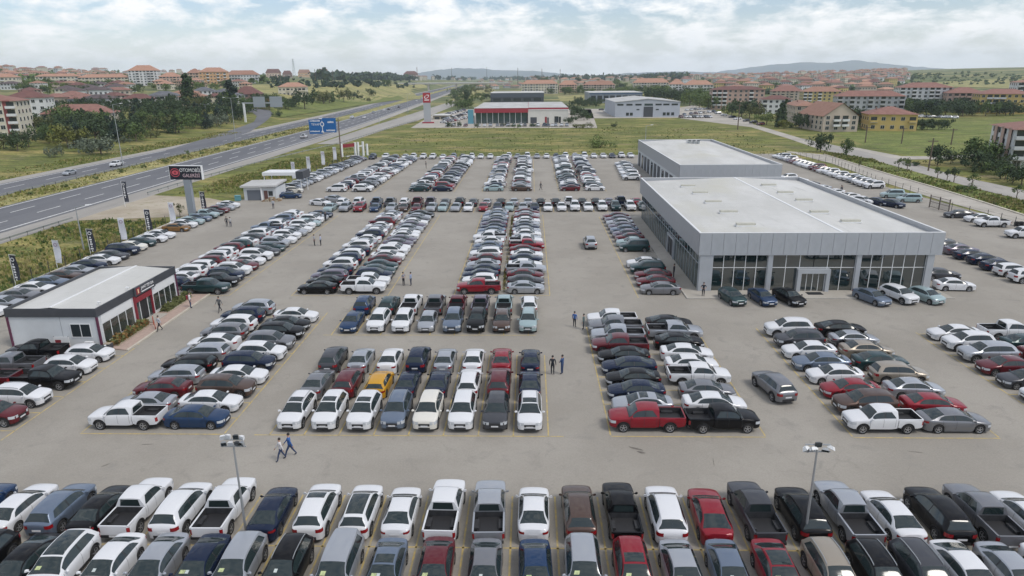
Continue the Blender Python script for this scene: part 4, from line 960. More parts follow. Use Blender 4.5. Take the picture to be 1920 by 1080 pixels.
def rear_hall():
    X0, X1, Y0, Y1, Z0, Z1 = 30.9, 51.8, 143.0, 200.0, 4.3, 7.0
    r = thing('rear_hall', 'long grey workshop hall behind the showroom, roof vents on top', 'workshop')
    b = MB(); b.box(X0+.1, X1-1.3, Y0+.2, Y1-.1, -.05, Z0, 1); b.box(X0, X1, Y0, Y1, Z0, 6.4); 
    for x0,x1,y0,y1 in ((X0,X0+.2,Y0,Y1),(X1-.2,X1,Y0,Y1),(X0+.2,X1-.2,Y0,Y0+.2),(X0+.2,X1-.2,Y1-.2,Y1)): b.box(x0,x1,y0,y1,6.401,Z1)
    obj('wall', b.mesh('wall', [M['panel_shaded'], M['wall_white']]), r)
    xm = (X0+X1)/2; rf = MB(); rf.quad((X0+.2,Y0+.2,6.5),(xm,Y0+.2,7.06),(xm,Y1-.2,7.06),(X0+.2,Y1-.2,6.5)); rf.quad((xm,Y0+.2,7.06),(X1-.2,Y0+.2,6.5),(X1-.2,Y1-.2,6.5),(xm,Y1-.2,7.06)); obj('roof', rf.mesh('roof', M['roof_white']), r)
    q = MB()
    for x0,x1,y0,y1 in ((X0-.04,X0+.22,Y0-.04,Y1+.04),(X1-.22,X1+.04,Y0-.04,Y1+.04),(X0+.22,X1-.22,Y0-.04,Y0+.22),(X0+.22,X1-.22,Y1-.22,Y1+.04)): q.box(x0,x1,y0,y1,Z1,Z1+.06)
    obj('coping', q.mesh('coping', M['white_metal']), r)
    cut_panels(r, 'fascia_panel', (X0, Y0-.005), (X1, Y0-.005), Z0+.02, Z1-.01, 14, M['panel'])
    cut_panels(r, 'side_panel', (X0-.005, Y1), (X0-.005, Y0), Z0+.02, Z1-.01, 28, M['panel_shaded'])
    cut_panels(r, 'side_panel', (X1+.005, Y0), (X1+.005, Y1), Z0+.02, Z1-.01, 28, M['panel_shaded'])
    dk = MB(); dk.box(-.04,.04,0,3.2,.05,3.7); dk = dk.mesh('workshop_door', M['charcoal']); wt = MB(); wt.box(-.05,.05,0,2.6,.05,3.6); wt = wt.mesh('glazed_door', M['show_glass'])
    for i in range(11): obj('workshop_door' if i % 3 else 'glazed_door', dk if i % 3 else wt, r, (X0+.07, Y0+2.2+i*5.0, 0))
    # roof vents
    v = thing('roof_vent', 'cluster of white ventilation units on the rear hall roof', 'roof vent', (44.2, 189, 6.82))
    q = MB()
    for i in range(3): q.tube((-1.2+i*1.2,0,0),(-1.2+i*1.2,0,.9),.35,.35,10); 
    obj('vent_pipe', q.mesh('vent_pipe', M['metal']), v)
    for i in range(3):
        q = MB(); q.tube((0,0,0),(0,0,.18),.55,.3,10); obj('vent_cap', q.mesh('vent_cap', M['dark_metal']), v, (-1.2+i*1.2, 0, .9))
    q = MB(); q.box(-1.7,1.7,.7,1.7,0,1.1); obj('fan_box', q.mesh('fan_box', M['white_metal']), v)
rear_hall()
# ------------------------------------------------------------------ office
def text(body, size, m, ext=.01, name='lettering', align='CENTER'):
    cu = bpy.data.curves.new('t', 'FONT'); cu.body = body; cu.size = size; cu.extrude = ext; cu.align_x = align; cu.align_y = 'CENTER'; cu.resolution_u = 3
    o = bpy.data.objects.new('t', cu); COL.objects.link(o); dg = bpy.context.evaluated_depsgraph_get()
    me = bpy.data.meshes.new_from_object(o.evaluated_get(dg)); bpy.data.objects.remove(o); bpy.data.curves.remove(cu)
    me.name = name; me.materials.clear(); me.materials.append(m); return me
def office():
    x1, y0 = -41.75, 60.8; x0, y1 = -50.5, 75.9; H = 4.0
    r = thing('office', 'low white sales office with charcoal roof band and red doorway', 'office')
    b = MB(); b.box(x0, x1, y0, y1, -.02, 3.15); obj('wall', b.mesh('wall', M['wall_white']), r)
    b = MB(); b.box(x0-.12, x1+.12, y0-.12, y1+.12, 3.151, 3.5); b.box(x0-.12, x0, y0-.12, y1+.12, 3.501, H); b.box(x1, x1+.12, y0-.12, y1+.12, 3.501, H); b.box(x0, x1, y0-.12, y0, 3.501, H); b.box(x0, x1, y1, y1+.12, 3.501, H); obj('fascia', b.mesh('fascia', M['charcoal']), r)
    xm = (x0+x1)/2; rf = MB(); rf.quad((x0+.004,y0+.004,3.72),(xm,y0+.004,4.08),(xm,y1-.004,4.08),(x0+.004,y1-.004,3.72)); rf.quad((xm,y0+.004,4.08),(x1-.004,y0+.004,3.72),(x1-.004,y1-.004,3.72),(xm,y1-.004,4.08)); ro = obj('roof', rf.mesh('roof', M['roof_white']), r)
    q = MB(); q.box(xm-.12, xm+.12, y0+.01, y1-.01, 4.07, 4.13); obj('ridge_cap', q.mesh('ridge_cap', M['white_metal']), ro)
    # corner posts, base plinth
    q = MB(); q.box(-.09,.09,-.09,.09,-.02,3.15); me = q.mesh('corner_post', mat('plum_post', (.11,.025,.06), .5))
    for p in ((x0-.02,y0-.02),(x1+.02,y0-.02),(x1+.02,y1+.02)): obj('corner_post', me, r, (*p, 0))
    q = MB(); q.box(x0+.2, x1-.2, y0-.03, y0, 0, .12); q.box(x1, x1+.05, y0+.2, y1-.2, 0, .25); obj('plinth', q.mesh('plinth', M['white_metal']), r)
    q = MB(); q.box(0,.035,-.02,0,.14,3.13); me = q.mesh('panel_joint', mat('joint_grey', (.30,.31,.33), .7))
    for x in (x0+5.1,): obj('panel_joint', me, r, (x, y0, 0))
    # end window, two panes in one frame
    wf = obj('window', None, r, (x1-1.75, y0-.03, 1.05))
    q = MB(); q.box(-1.0,1.0,-.03,.02,0,.06); q.box(-1.0,1.0,-.03,.02,1.34,1.4)
    for x in (-1.0,-.03,.94): q.box(x,x+.06,-.03,.02,.06,1.34)
    obj('frame', q.mesh('frame', M['white_metal']), wf)
    q = MB(); q.box(0,.9,-.01,.01,.06,1.34); me = q.mesh('pane', M['glass'])
    obj('pane', me, wf, (-.94,0,0)); obj('pane', me, wf, (.035,0,0))
    # shop windows either side of the door
    def shop(ya, yb, n):
        wd = (yb-ya)/n; q = MB(); q.box(-.01,.01,.04,wd-.04,.32,2.2); me = q.mesh('shop_pane', mat_shop)
        q = MB(); q.box(-.02,.05,-.04,.04,.26,2.26); mm = q.mesh('mullion', M['white_metal'])
        for i in range(n): obj('shop_pane', me, r, (x1+.035, ya+wd*i, 0))
        for i in range(n+1): obj('mullion', mm, r, (x1+.02, ya+wd*i, 0))
        q = MB(); q.box(x1+.01,x1+.06,ya+.04,yb-.04,2.2,2.26); q.box(x1+.01,x1+.06,ya+.04,yb-.04,.26,.32); q.box(x1+.01,x1+.05,ya+.04,yb-.04,2.28,3.12,0); obj('shop_frame', q.mesh('shop_frame', M['white_metal']), r)
    mat_shop = mat('shop_window', (.05,.058,.05), .06, spec=.9, var=.5, vscale=.9)
    shop(y0+.55, y0+5.9, 4); shop(y0+9.9, y1-.4, 4)
    # red portal
    pr = obj('portal', None, r, (x1, y0+7.9, 0))
    q = MB(); q.box(0,.22,-1.66,-1.5,0,3.12); q.box(0,.22,1.5,1.66,0,3.12); q.box(0,.24,-1.5,1.5,2.4,2.95); obj('portal_frame', q.mesh('portal_frame', M['red']), pr)
    q = MB(); q.box(-.02,.06,-.72,.0,.05,2.33); me = q.mesh('door', M['black'])
    for yy in (-.02, .72): obj('door', me, pr, (0, yy, 0))
    q = MB(); q.box(.01,.05,-.35,.35,.05,2.33); me = q.mesh('side_light', M['green_glass'])
    for yy in (-1.12, 1.12): obj('side_light', me, pr, (0, yy, 0))
    q = MB(); q.box(.0,.08,-.04,.04,.0,2.34); me = q.mesh('door_post', M['white_metal'])
    for yy in (-.76,.76): obj('door_post', me, pr, (.02, yy, 0))
    # sign board
    s_ = thing('shop_sign', 'dark sign board with red badge over the office doorway', 'sign', (x1+.15, y0+8.3, 3.1))
    q = MB(); q.box(0,.16,-2.0,2.0,0,.95); obj('board', q.mesh('board', M['charcoal']), s_)
    q = MB(); q.box(.16,.18,-1.75,-1.05,.12,.82); bd = obj('badge', q.mesh('badge', M['red']), s_)
    q = MB(); q.prism([(0,-.10),(.02,-.10),(.02,.10),(0,.10)], .0, .45); obj('flame', q.mesh('flame', mat('badge_cream', (.8,.55,.35), .5)), bd, (.18, -1.40, .24))
    t = text('JANTTEF DA', .44, M['white_paint']); o = obj('lettering', t, s_, (.18, .45, .60)); o.rotation_euler = (R_(90), 0, R_(90))
    q = MB(); q.box(.16,.175,-.8,1.7,.16,.26); obj('strapline', q.mesh('strapline', M['white_paint']), s_)
    # pavement, planters
    q = MB(); q.prism([(x1+.3,y0-.3),(x1+2.9,y0-.9),(x1+2.9,y1+1.5),(x1+.3,y1+1.5)], -.02, .12); tag(obj('pavement', q.mesh('pavement', mat('red_paving', (.40,.30,.25), .9, var=.12, vscale=3))), kind='structure')
    q = MB(); q.prism([(x1+2.92,y0-.9),(x1+3.12,y0-.95),(x1+3.12,y1+1.6),(x1+2.92,y1+1.6)], -.02, .15); tag(obj('kerb', q.mesh('kerb', M['kerb'])), kind='structure')
    q = MB(); q.box(x1+.3, x1+1.7, y0+6.6, y0+9.3, .12, .26); tag(obj('doorstep', q.mesh('doorstep', M['pale'])), kind='structure')
    for (ya, yb, lb) in ((y0+.1, y0+6.0, 'long low shrub bed under the near office windows'), (y0+10.0, y1+.3, 'low shrub bed under the far office windows')):
        h = thing('hedge', lb, 'hedge', (x1+1.0, (ya+yb)/2, .12)); h.rotation_euler = (0,0,0)
        lf = MB(); rr = random.Random(int(ya*10))
        for i in range(900):
            yy = rr.uniform(ya,yb)-(ya+yb)/2; u = rr.uniform(-.5,.5); zz = rr.uniform(.05,.55+.18*math.sin(yy*3.1)); c = Vector((u,yy,zz)); a = Vector((rr.gauss(0,1),rr.gauss(0,1),rr.gauss(0,1))).normalized()*.13; bb = a.orthogonal().normalized()*.10
            lf.quad(c-a-bb, c+a-bb, c+a+bb, c-a+bb, i % 2)
        obj('foliage', lf.mesh('foliage', [LEAF['olive'], LEAF['rust' if ya < y0+3 else 'olive']]), h)
        q = MB(); q.box(-.6,.6,-(yb-ya)/2,(yb-ya)/2,0,.10); obj('soil', q.mesh('soil', M['dirt']), h)
    p = thing('planter', 'dark square planter at the near office corner', 'planter', (x1+.95, y0-.55, .12)); q = MB(); q.prism([(-.35,-.3),(.35,-.3),(.35,.3),(-.35,.3)], 0, .5); obj('pot', q.mesh('pot', M['charcoal']), p); q = MB(); q.box(-.3,.3,-.25,.25,.5,.53); obj('soil', q.mesh('soil', M['dirt']), p)
    a = thing('air_conditioner', 'white outdoor air conditioning unit by the office end wall', 'air conditioner', (x1-.9, y0-.45, .06)); q = MB(); q.box(-.4,.4,-.15,.15,.12,.72); q.box(-.35,-.28,-.14,.14,0,.12); q.box(.28,.35,-.14,.14,0,.12); obj('case', q.mesh('case', M['white_metal']), a); q = MB(); q.tube((.1,-.15,.42),(.1,-.17,.42),.24,.24,16); obj('fan_grille', q.mesh('fan_grille', M['dark_metal']), a)
    a = thing('notice_board', 'white notice panel with red square against the office wall', 'notice board', (x1-3.6, y0-.4, 0)); q = MB(); q.box(-.75,.75,-.03,.03,.35,1.25); obj('board', q.mesh('board', M['white_metal']), a); q = MB(); q.box(-.62,-.05,-.04,-.031,.45,.95); obj('red_square', q.mesh('red_square', M['red']), a)
    q = MB(); q.tube((-.7,0,0),(-.7,0,1.3),.03); q.tube((.7,0,0),(.7,0,1.3),.03); obj('stand', q.mesh('stand', M['dark_metal']), a)
    a = thing('handrail', 'rust red sloping handrail at the office steps', 'handrail', (x1+1.9, y0+6.0, .12)); q = MB(); q.tube((0,0,0),(0,0,.95),.04); q.tube((0,0,.95),(.9,-1.3,.2),.04); q.tube((.9,-1.3,0),(.9,-1.3,.2),.04); q.tube((-.9,-2.6,0),(-.9,-2.6,.9),.04); obj('rail', q.mesh('rail', mat('rust_red_paint', (.36,.09,.05), .5)), a)
    for i, (xx, yy) in enumerate(((x1-.6, y0+1.6), (x1-.5, y0+6.4))):
        a = thing('security_camera', 'small camera on the office roof edge '+('near the end wall','above the doorway')[i], 'camera', (xx, yy, 3.76)); q = MB(); q.tube((0,0,0),(0,0,.35),.03); obj('bracket', q.mesh('bracket', M['white_metal']), a); q = MB(); q.tube((-.1,0,.38),(.25,0,.34),.08,.09); obj('housing', q.mesh('housing', M['white_metal']), a)
def leafmat(name, c):
    m, t, b, co = newmat(name, 0.75)
    n = t.nodes.new('ShaderNodeTexNoise'); n.inputs['Scale'].default_value = 0.9; n.inputs['Detail'].default_value = 5
    r = t.nodes.new('ShaderNodeValToRGB'); r.color_ramp.elements[0].position = .35; r.color_ramp.elements[1].position = .68
    r.color_ramp.elements[0].color = (*[k*.62 for k in c], 1); r.color_ramp.elements[1].color = (*[k*1.45 for k in c], 1)
    t.links.new(co, n.inputs[0]); t.links.new(n.outputs[0], r.inputs[0]); t.links.new(r.outputs[0], b.inputs['Base Color'])
    return m
LEAF = {k: leafmat(k+'_leaves', v) for k, v in dict(dark=(.048,.076,.032), mid=(.082,.124,.038), light=(.120,.165,.046), olive=(.105,.116,.042), silver=(.115,.140,.095), rust=(.17,.10,.035), yellow=(.14,.15,.035), blue=(.028,.050,.036), weed=(.185,.200,.055), straw=(.30,.265,.115)).items()}
office()
# ------------------------------------------------------------------ pylon sign, banners, lamps
def pylon():
    x, y = G(362, 410); r = thing('pylon_sign', 'tall dark billboard with red eye emblem on a grey pylon', 'billboard', (x, y, 0), R_(-6))
    q = MB(); q.prism([(-.62,-.35),(.62,-.35),(.62,.35),(-.62,.35)], 0, 7.3); obj('mast', q.mesh('mast', mat('mast_grey', (.33,.36,.40), .45, .3)), r)
    q = MB(); q.box(-3.1,3.1,-.28,.28,7.3,9.75); obj('sign_board', q.mesh('sign_board', mat('sign_navy', (.008,.009,.022), .4)), r)
    q = MB(); q.box(-3.18,-3.1,-.30,.30,7.3,9.75); q.box(3.1,3.18,-.30,.30,7.3,9.75); q.box(-3.18,3.18,-.30,.30,9.75,9.84); obj('frame', q.mesh('frame', M['white_metal']), r)
    pink = mat('emblem_pink', (.62,.10,.13), .5); n = 28
    q = MB()
    for i in range(n):
        a, b = 2*math.pi*i/n, 2*math.pi*(i+1)/n
        q.add([(-2.0+.92*math.cos(a),-.30,8.55+.78*math.sin(a)),(-2.0+.92*math.cos(b),-.30,8.55+.78*math.sin(b)),(-2.0+.80*math.cos(b),-.30,8.55+.66*math.sin(b)),(-2.0+.80*math.cos(a),-.30,8.55+.66*math.sin(a))], [(0,1,2,3)])
    em = obj('emblem', q.mesh('emblem', pink), r)
    pts = [(-2.0+.66*math.cos(math.pi*i/10), 8.55+.42*math.sin(math.pi*i/10)) for i in range(11)]+[(-2.0+.66*math.cos(math.pi+math.pi*i/10), 8.55+.42*math.sin(math.pi+math.pi*i/10)) for i in range(1,10)]
    q = MB(); q.add([(px,-.295,pz) for px, pz in pts], [tuple(range(len(pts)))]); obj('eye', q.mesh('eye', pink), em)
    q = MB(); q.add([(-2.0+.2*math.cos(2*math.pi*i/12),-.30,8.55+.2*math.sin(2*math.pi*i/12)) for i in range(12)], [tuple(range(12))]); obj('pupil', q.mesh('pupil', M['red']), em)
    o = obj('lettering', text('OTOMOBİL', .92, M['white_paint']), r, (1.02, -.30, 8.98)); o.rotation_euler = (R_(90),0,0); o.scale = (.86,1,1)
    o = obj('lettering', text('GALERİSİ', .86, mat('pink_letters', (.68,.50,.53), .5)), r, (1.12, -.30, 8.02)); o.rotation_euler = (R_(90),0,0); o.scale = (.92,1,1)
pylon()
def banner(px, py, top, dark, words, wd=1.0):
    x, y = G(px, py); h = None
    lo, hi = 1.0, 20.0
    for _ in range(40):
        m_ = (lo+hi)/2
        if P(x, y, m_)[1] > top: lo = m_
        else: hi = m_
    h = lo; r = thing('flag_banner', words, 'banner', (x, y, 0), R_(RND.uniform(-14, 4)))
    q = MB(); q.tube((0,0,0),(0,0,h+.1),.045,.03); q.tube((0,0,h+.06),(wd*1.02,0,h+.02),.025); obj('pole', q.mesh('pole', M['white_metal']), r)
    q = MB(); n = 12; hb = h*.80
    for i in range(n):
        z0, z1 = h-hb*i/n, h-hb*(i+1)/n; f = lambda z: .10*math.sin(z*1.7+x)
        for sgn in (0,):
            q.add([(.05,f(z0)*.3,z0),(wd,f(z0),z0),(wd,f(z1),z1),(.05,f(z1)*.3,z1),(.05,f(z0)*.3+.015,z0),(wd,f(z0)+.015,z0),(wd,f(z1)+.015,z1),(.05,f(z1)*.3+.015,z1)], [(0,1,2,3),(7,6,5,4),(0,4,5,1),(1,5,6,2),(3,2,6,7),(0,3,7,4)])
    cl = obj('cloth', q.mesh('cloth', mat_dflag if dark else mat_flag), r)
    mk = M['white_paint'] if dark else mat_mark
    q = MB(); n = 14; zc = h-.55*wd; yy = -.13
    for i in range(n):
        a, b = 2*math.pi*i/n, 2*math.pi*(i+1)/n; c_ = wd*.53
        q.add([(c_+.30*wd*math.cos(a),yy,zc+.26*wd*math.sin(a)),(c_+.30*wd*math.cos(b),yy,zc+.26*wd*math.sin(b)),(c_+.20*wd*math.cos(b),yy,zc+.16*wd*math.sin(b)),(c_+.20*wd*math.cos(a),yy,zc+.16*wd*math.sin(a))], [(0,1,2,3)])
    obj('emblem', q.mesh('emblem', mk), cl)
    if dark:
        q = MB(); zz = h-1.05*wd
        for i in range(7):
            w_ = (.10,.22,.14,.2,.12,.24,.1)[i]*wd; q.box(wd*.52-w_, wd*.52+w_*.8, yy-.005, yy+.005, zz-.22, zz); zz -= .34
        obj('script', q.mesh('script', mk), cl)
mat_flag = mat('white_flag_cloth', (.70,.71,.76), .8, var=.05, vscale=2); mat_dflag = mat('navy_flag_cloth', (.042,.045,.062), .8, var=.1, vscale=2); mat_mark = mat('mauve_mark', (.36,.24,.34), .6)
for a in ((30,536,478,1,'dark banner nearest the office, at the fence corner'),(108,503,451,0,'white banner behind the office roof, second along the fence'),(171,481,430,1,'dark banner beyond the office, before the dark hatchback'),(229,459,409,0,'white banner between two dark ones along the fence'),(277,440,393,1,'dark banner just short of the billboard mast'),(321,422,380,0,'white banner right in front of the billboard'),
          (379,398,360,1,'thin dark banner just past the billboard mast'),(235,388,340,1,'tall dark banner by the dirt track entrance'),
          (549,342,304,0,'white banner next to the gatehouse canopy'),(577,328,294,0,'second white banner past the gatehouse'),(604,315,284,0,'third white banner past the gatehouse'),(626,305,276,0,'white banner just short of the gate arch')): banner(*a)
def floodlight(px, py, label):
    x, y = G(px, py); r = thing('floodlight_pole', label, 'floodlight', (x, y, 0)); H = 6.0
    q = MB(); q.tube((0,0,.06),(0,0,H),.075,.05,10); q.box(-.18,.18,-.18,.18,0,.06); obj('pole', q.mesh('pole', M['metal']), r)
    q = MB(); q.box(-.7,.7,-.03,.03,H-.16,H-.10); q.box(-.66,.66,-.03,.03,H+.26,H+.31); obj('crossbar', q.mesh('crossbar', M['metal']), r)
    return r, H
def flood(r, x, z, yaw, tilt, m, w_=.48, h_=.36):
    f = obj('flood_lamp', None, r, (x, -.02, z)); f.rotation_euler = (tilt, 0, yaw)
    q = MB(); q.add([(-w_/2,-.05,0),(w_/2,-.05,0),(w_/2,-.05,h_),(-w_/2,-.05,h_),(-w_*.3,.12,h_*.2),(w_*.3,.12,h_*.2),(w_*.3,.12,h_*.8),(-w_*.3,.12,h_*.8)], [(0,1,2,3),(7,6,5,4),(0,4,5,1),(1,5,6,2),(2,6,7,3),(3,7,4,0)]); obj('lamp_case', q.mesh('lamp_case', m), f)
    q = MB(); q.box(-w_*.42,w_*.42,-.062,-.052,h_*.1,h_*.9); obj('lamp_glass', q.mesh('lamp_glass', M['glass'] if m is not M['white_metal'] else M['head']), f)
r, H = floodlight(463, 1008, 'floodlight mast with paired lamps standing behind a white pickup truck')
for x, z, yw, tl, m in ((-.52,H+.30,.5,.2,M['white_metal']),(-.20,H+.34,-.2,.1,M['white_metal']),(.22,H+.34,.1,.2,M['dark_metal']),(.54,H+.28,-.4,.15,M['white_metal']),(-.50,H-.08,.3,.3,M['metal']),(-.12,H-.06,.2,.3,M['white_metal']),(.25,H-.06,-.2,.3,M['dark_metal']),(.52,H-.08,-.5,.3,M['metal'])): flood(r, x, z, yw, tl, m, .30, .27)
r, H = floodlight(1507, 1022, 'floodlight mast with splayed lamps standing beside a black SUV')
for x, z, yw, tl, m in ((-.72,H+.0,.9,.9,M['white_metal']),(-.42,H-.1,.4,.7,M['metal']),(-.25,H-.02,.2,.8,M['white_metal']),(.0,H+.16,.1,.1,M['dark_metal']),(.42,H-.1,-.4,.7,M['metal']),(.78,H+.05,-1.0,1.0,M['white_metal'])): flood(r, x, z, yw, tl, m, .38, .28)
def lamp_post(px, py, top, arm, label, base=None, rt=.06):
    x, y = G(px, py) if base is None else base[:2]; z0 = 0 if base is None else base[2]
    lo, hi = 1.0, 40.0
    for _ in range(40):
        m_ = (lo+hi)/2
        if P(x, y, z0+m_)[1] > top: lo = m_
        else: hi = m_
    h = lo; r = thing('street_lamp', label, 'street lamp', (x, y, z0))
    q = MB(); q.tube((0,0,-.3),(0,0,h),.13,rt,8); obj('post', q.mesh('post', M['metal']), r)
    for a in ([arm] if not isinstance(arm, tuple) else arm):
        q = MB(); q.tube((0,0,h-.05),(a,0,h+.25),.05,.04,6); ar = obj('arm', q.mesh('arm', M['metal']), r)
        q = MB(); s_ = 1 if a > 0 else -1; q.add([(a,-.16,h+.2),(a+s_*.9,-.12,h+.34),(a+s_*.9,.12,h+.34),(a,.16,h+.2),(a,-.1,h+.36),(a+s_*.8,-.06,h+.44),(a+s_*.8,.06,h+.44),(a,.1,h+.36)], [(0,1,2,3),(7,6,5,4),(0,4,5,1),(1,5,6,2),(2,6,7,3),(3,7,4,0)]); obj('lamp_head', q.mesh('lamp_head', M['white_metal']), ar)
    return r
lamp_post(231, 311, 196, (2.2,), 'tall street lamp in the highway median near the white pickup')
lamp_post(443, 268, 184, (-2.4, 2.4), 'double-armed street lamp in the median before the ramp')
lamp_post(388, 224, 196, (-1.6, 1.6), 'street lamp in front of the dark trees by the ramp', T(388,224))
lamp_post(158, 472, 388, (1.6,), 'slim street lamp in the verge behind the dark banner')
lamp_post(1209, 290, 236, (1.4,), 'thin lamp post in the field behind the back row')
for i, (px, py, tp, wd) in enumerate(((765,211,177,'past the blue road sign'),(711,232,198,'beside the median'))): lamp_post(px, py, tp, (1.5,), 'dark lamp post on the highway verge '+wd)
for i, (px, py, tp, wd) in enumerate(() if True else ((1383,243,195,'in the field corner opposite the brown block'),(1422,224,190,'before the cream house'),(1740,322,262,'at the side road junction'),(1690,270,232,'out in the green field'),(1783,272,238,'farther right in the green field'),(1622,268,235,'below the yellow villa'))): lamp_post(px, py, tp, (.9,), 'thin pole '+wd, None, .05)
# gantry signs
def gantry():
    x, y = G(640, 298); r = thing('road_sign', 'blue overhead road sign with white roundabout symbol', 'road sign', (x, y, 0))
    s = P(x, y, 5)[2]/F
    def zz(py_): return CAMH-(py_-141)*s*1.03
    zt, zb = zz(213), zz(238); q = MB(); q.tube((0,0,-.2),(0,0,zt+.1),.22,.16,8); obj('post', q.mesh('post', mat('rust_post', (.16,.115,.09), .7)), r)
    q = MB(); q.box(-9.2,0,-.07,.07,zt-1.1,zt-.9); q.box(-9.2,0,-.07,.07,zb+.6,zb+.8); obj('beam', q.mesh('beam', M['metal']), r)
    for a, b, dz in ((-9.3,-5.15,-.25),(-5.12,-.75,0.2)):
        bo = obj('panel', None, r, (0,-.2,dz)); q = MB(); q.box(a,b,-.05,.05,zb,zt); obj('board', q.mesh('board', M['blue_sign']), bo)
    W = M['white_paint']
    o = obj('lettering', text('TEVAP', .95, W), r, (-7.2, -.27, zt-1.75)); o.rotation_euler = (R_(90),0,0)
    q = MB(); rr = random.Random(4)
    for x0_, x1_, z_, h_ in ((-8.9,-6.1,zt-.85,.5),(-9.0,-6.2,zb+.35,.42),(-3.3,-1.5,zt-1.3,.6),(-3.9,-1.1,zb+.55,.6)):
        x = x0_
        while x < x1_: w_ = rr.uniform(.18,.30); q.box(x, x+w_, -.275, -.262, z_, z_+h_*rr.uniform(.7,1)); x += w_+.12
    obj('small_print', q.mesh('small_print', W), r)
    q = MB(); n = 20
    for i in range(n):
        a, b = 2*math.pi*i/n, 2*math.pi*(i+1)/n; zc = (zt+zb)/2+.5
        q.add([(-5.1+.62*math.cos(a),-.28,zc+.72*math.sin(a)),(-5.1+.62*math.cos(b),-.28,zc+.72*math.sin(b)),(-5.1+.38*math.cos(b),-.28,zc+.46*math.sin(b)),(-5.1+.38*math.cos(a),-.28,zc+.46*math.sin(a))], [(0,1,2,3)])
    q.box(-5.2,-5.0,-.285,-.27,zb+.2,zc-.6); q.add([(-5.6,-.28,zb+.2),(-4.6,-.28,zb+.2),(-5.1,-.28,zb+1.0)], [(0,1,2)]); q.add([(-5.35,-.28,zc+.6),(-4.85,-.28,zc+.6),(-5.1,-.28,zc+1.15)], [(0,1,2)])
    obj('roundabout_symbol', q.mesh('roundabout_symbol', W), r)
gantry()
def gantry_back():
    x, y, z = T(461, 230); r = thing('sign_gantry', 'grey backs of overhead signs over the ramp, on a white column', 'sign gantry', (x, y, z)); s = P(x, y, z)[2]/F
    H = (230-196)*s+5; q = MB(); q.box(-.5,.5,-.4,.4,-.3,H-5); obj('column', q.mesh('column', M['white_metal']), r)
    q = MB(); q.box(-1,73*s+.5,-.1,.1,H-5.2,H-4.4); obj('beam', q.mesh('beam', M['metal']), r)
    for a, b in ((19,41),(50,73)):
        q = MB(); q.box(a*s,b*s,-.45,-.3,(230-203)*s,(230-184)*s); p = obj('sign_back', q.mesh('sign_back', mat('sign_back_grey', (.36,.40,.43), .5, .2)), r)
        for zf in (.12,.24,.36,.60,.72,.84,.94): q = MB(); q.box(a*s,b*s,-.52,-.45,(230-203+19*zf)*s-.12,(230-203+19*zf)*s+.12); obj('rib', q.mesh('rib', M['metal']), p)
gantry_back()
# ------------------------------------------------------------------ fences and rails
def post_fence(name, label, cat, pts, step, h, m, rails=(), mesh_=False, pw=.05, lean=0.0):
    r = thing(name, label, cat, (*pts[0], 0)); o0 = Vector((*pts[0], 0)); q = MB(); q.box(-pw/2,pw/2,-pw/2,pw/2,-.2,h); pm = q.mesh('post', m); k = 0; rl = MB(); ms = MB()
    for a, b in zip(pts[:-1], pts[1:]):
        a = Vector((*a, 0)); b = Vector((*b, 0)); n = max(1, int((b-a).length/step))
        for i in range(n):
            p = a+(b-a)*i/n-o0
            if k < 280: obj('post', pm, r, p)
            k += 1
        d = (b-a).normalized(); nn = Vector((-d.y, d.x, 0))
        for z in rails: 
            rl.add([tuple(a-o0+nn*.05+Vector((0,0,z-.14))), tuple(b-o0+nn*.05+Vector((0,0,z-.14))), tuple(b-o0+nn*.05+Vector((0,0,z+.14))), tuple(a-o0+nn*.05+Vector((0,0,z+.14))), tuple(a-o0+nn*.10+Vector((0,0,z-.14))), tuple(b-o0+nn*.10+Vector((0,0,z-.14))), tuple(b-o0+nn*.10+Vector((0,0,z+.14))), tuple(a-o0+nn*.10+Vector((0,0,z+.14)))], [(0,1,2,3),(7,6,5,4),(0,4,5,1),(3,2,6,7)])
        if mesh_:
            L_ = (b-a).length
            for z in np.arange(.2, h-.05, .45): ms.tube(a-o0+Vector((0,0,z)), b-o0+Vector((0,0,z)), .012, n=3)
    if rails: obj('rail', rl.mesh('rail', M['metal']), r)
    if mesh_: obj('wire', ms.mesh('wire', M['dark_metal']), r)
post_fence('guard_rail', 'steel guard rail between the near carriageway and the weedy verge', 'guard rail', [(-84.4,30),(-84.4,122)], 4, .75, M['dark_metal'], (.62,))
post_fence('guard_rail', 'steel guard rail running on past the dirt track towards the blue sign', 'guard rail', [(-85.6,150),(-85.4,172),(-81.8,212),(-73.6,268),(-70.5,341),(-65.6,408)], 4, .75, M['dark_metal'], (.62,))
post_fence('guard_rail', 'double guard rail along the shrubby highway median', 'guard rail', [(-117.4+hshift(y), y) for y in (60,150,240,330,420,520,640)], 4, .8, M['dark_metal'], (.65,), pw=.08)
bf = [(-64.3,40),(-64.2,96),(-64.5,124)]
post_fence('boundary_fence', 'post and wire fence on the kerb beside the banners', 'fence', bf, 3.2, 1.9, M['dark_metal'], mesh_=True, pw=.07)
tag(wallstrip('low_wall', bf, .45, .35, M['kerb']), 'long low concrete wall under the boundary fence', 'wall')
bf2 = [(-61.6,147),(-58.9,158),(-53.9,222)]
post_fence('boundary_fence', 'dark post fence behind the white banners past the gatehouse', 'fence', bf2, 4.0, 2.4, M['dark_metal'], mesh_=True, pw=.10)
tag(wallstrip('low_wall', bf2, .45, .5, M['kerb']), 'low concrete wall behind the file near the white gate', 'wall')
rfp = [G(1500,296),G(1560,307),G(1640,343),G(1720,368),G(1738,374)]
post_fence('boundary_fence', 'wire fence between the right-hand file and the beige lane', 'fence', rfp, 3.0, 1.8, M['dark_metal'], mesh_=True, pw=.07)
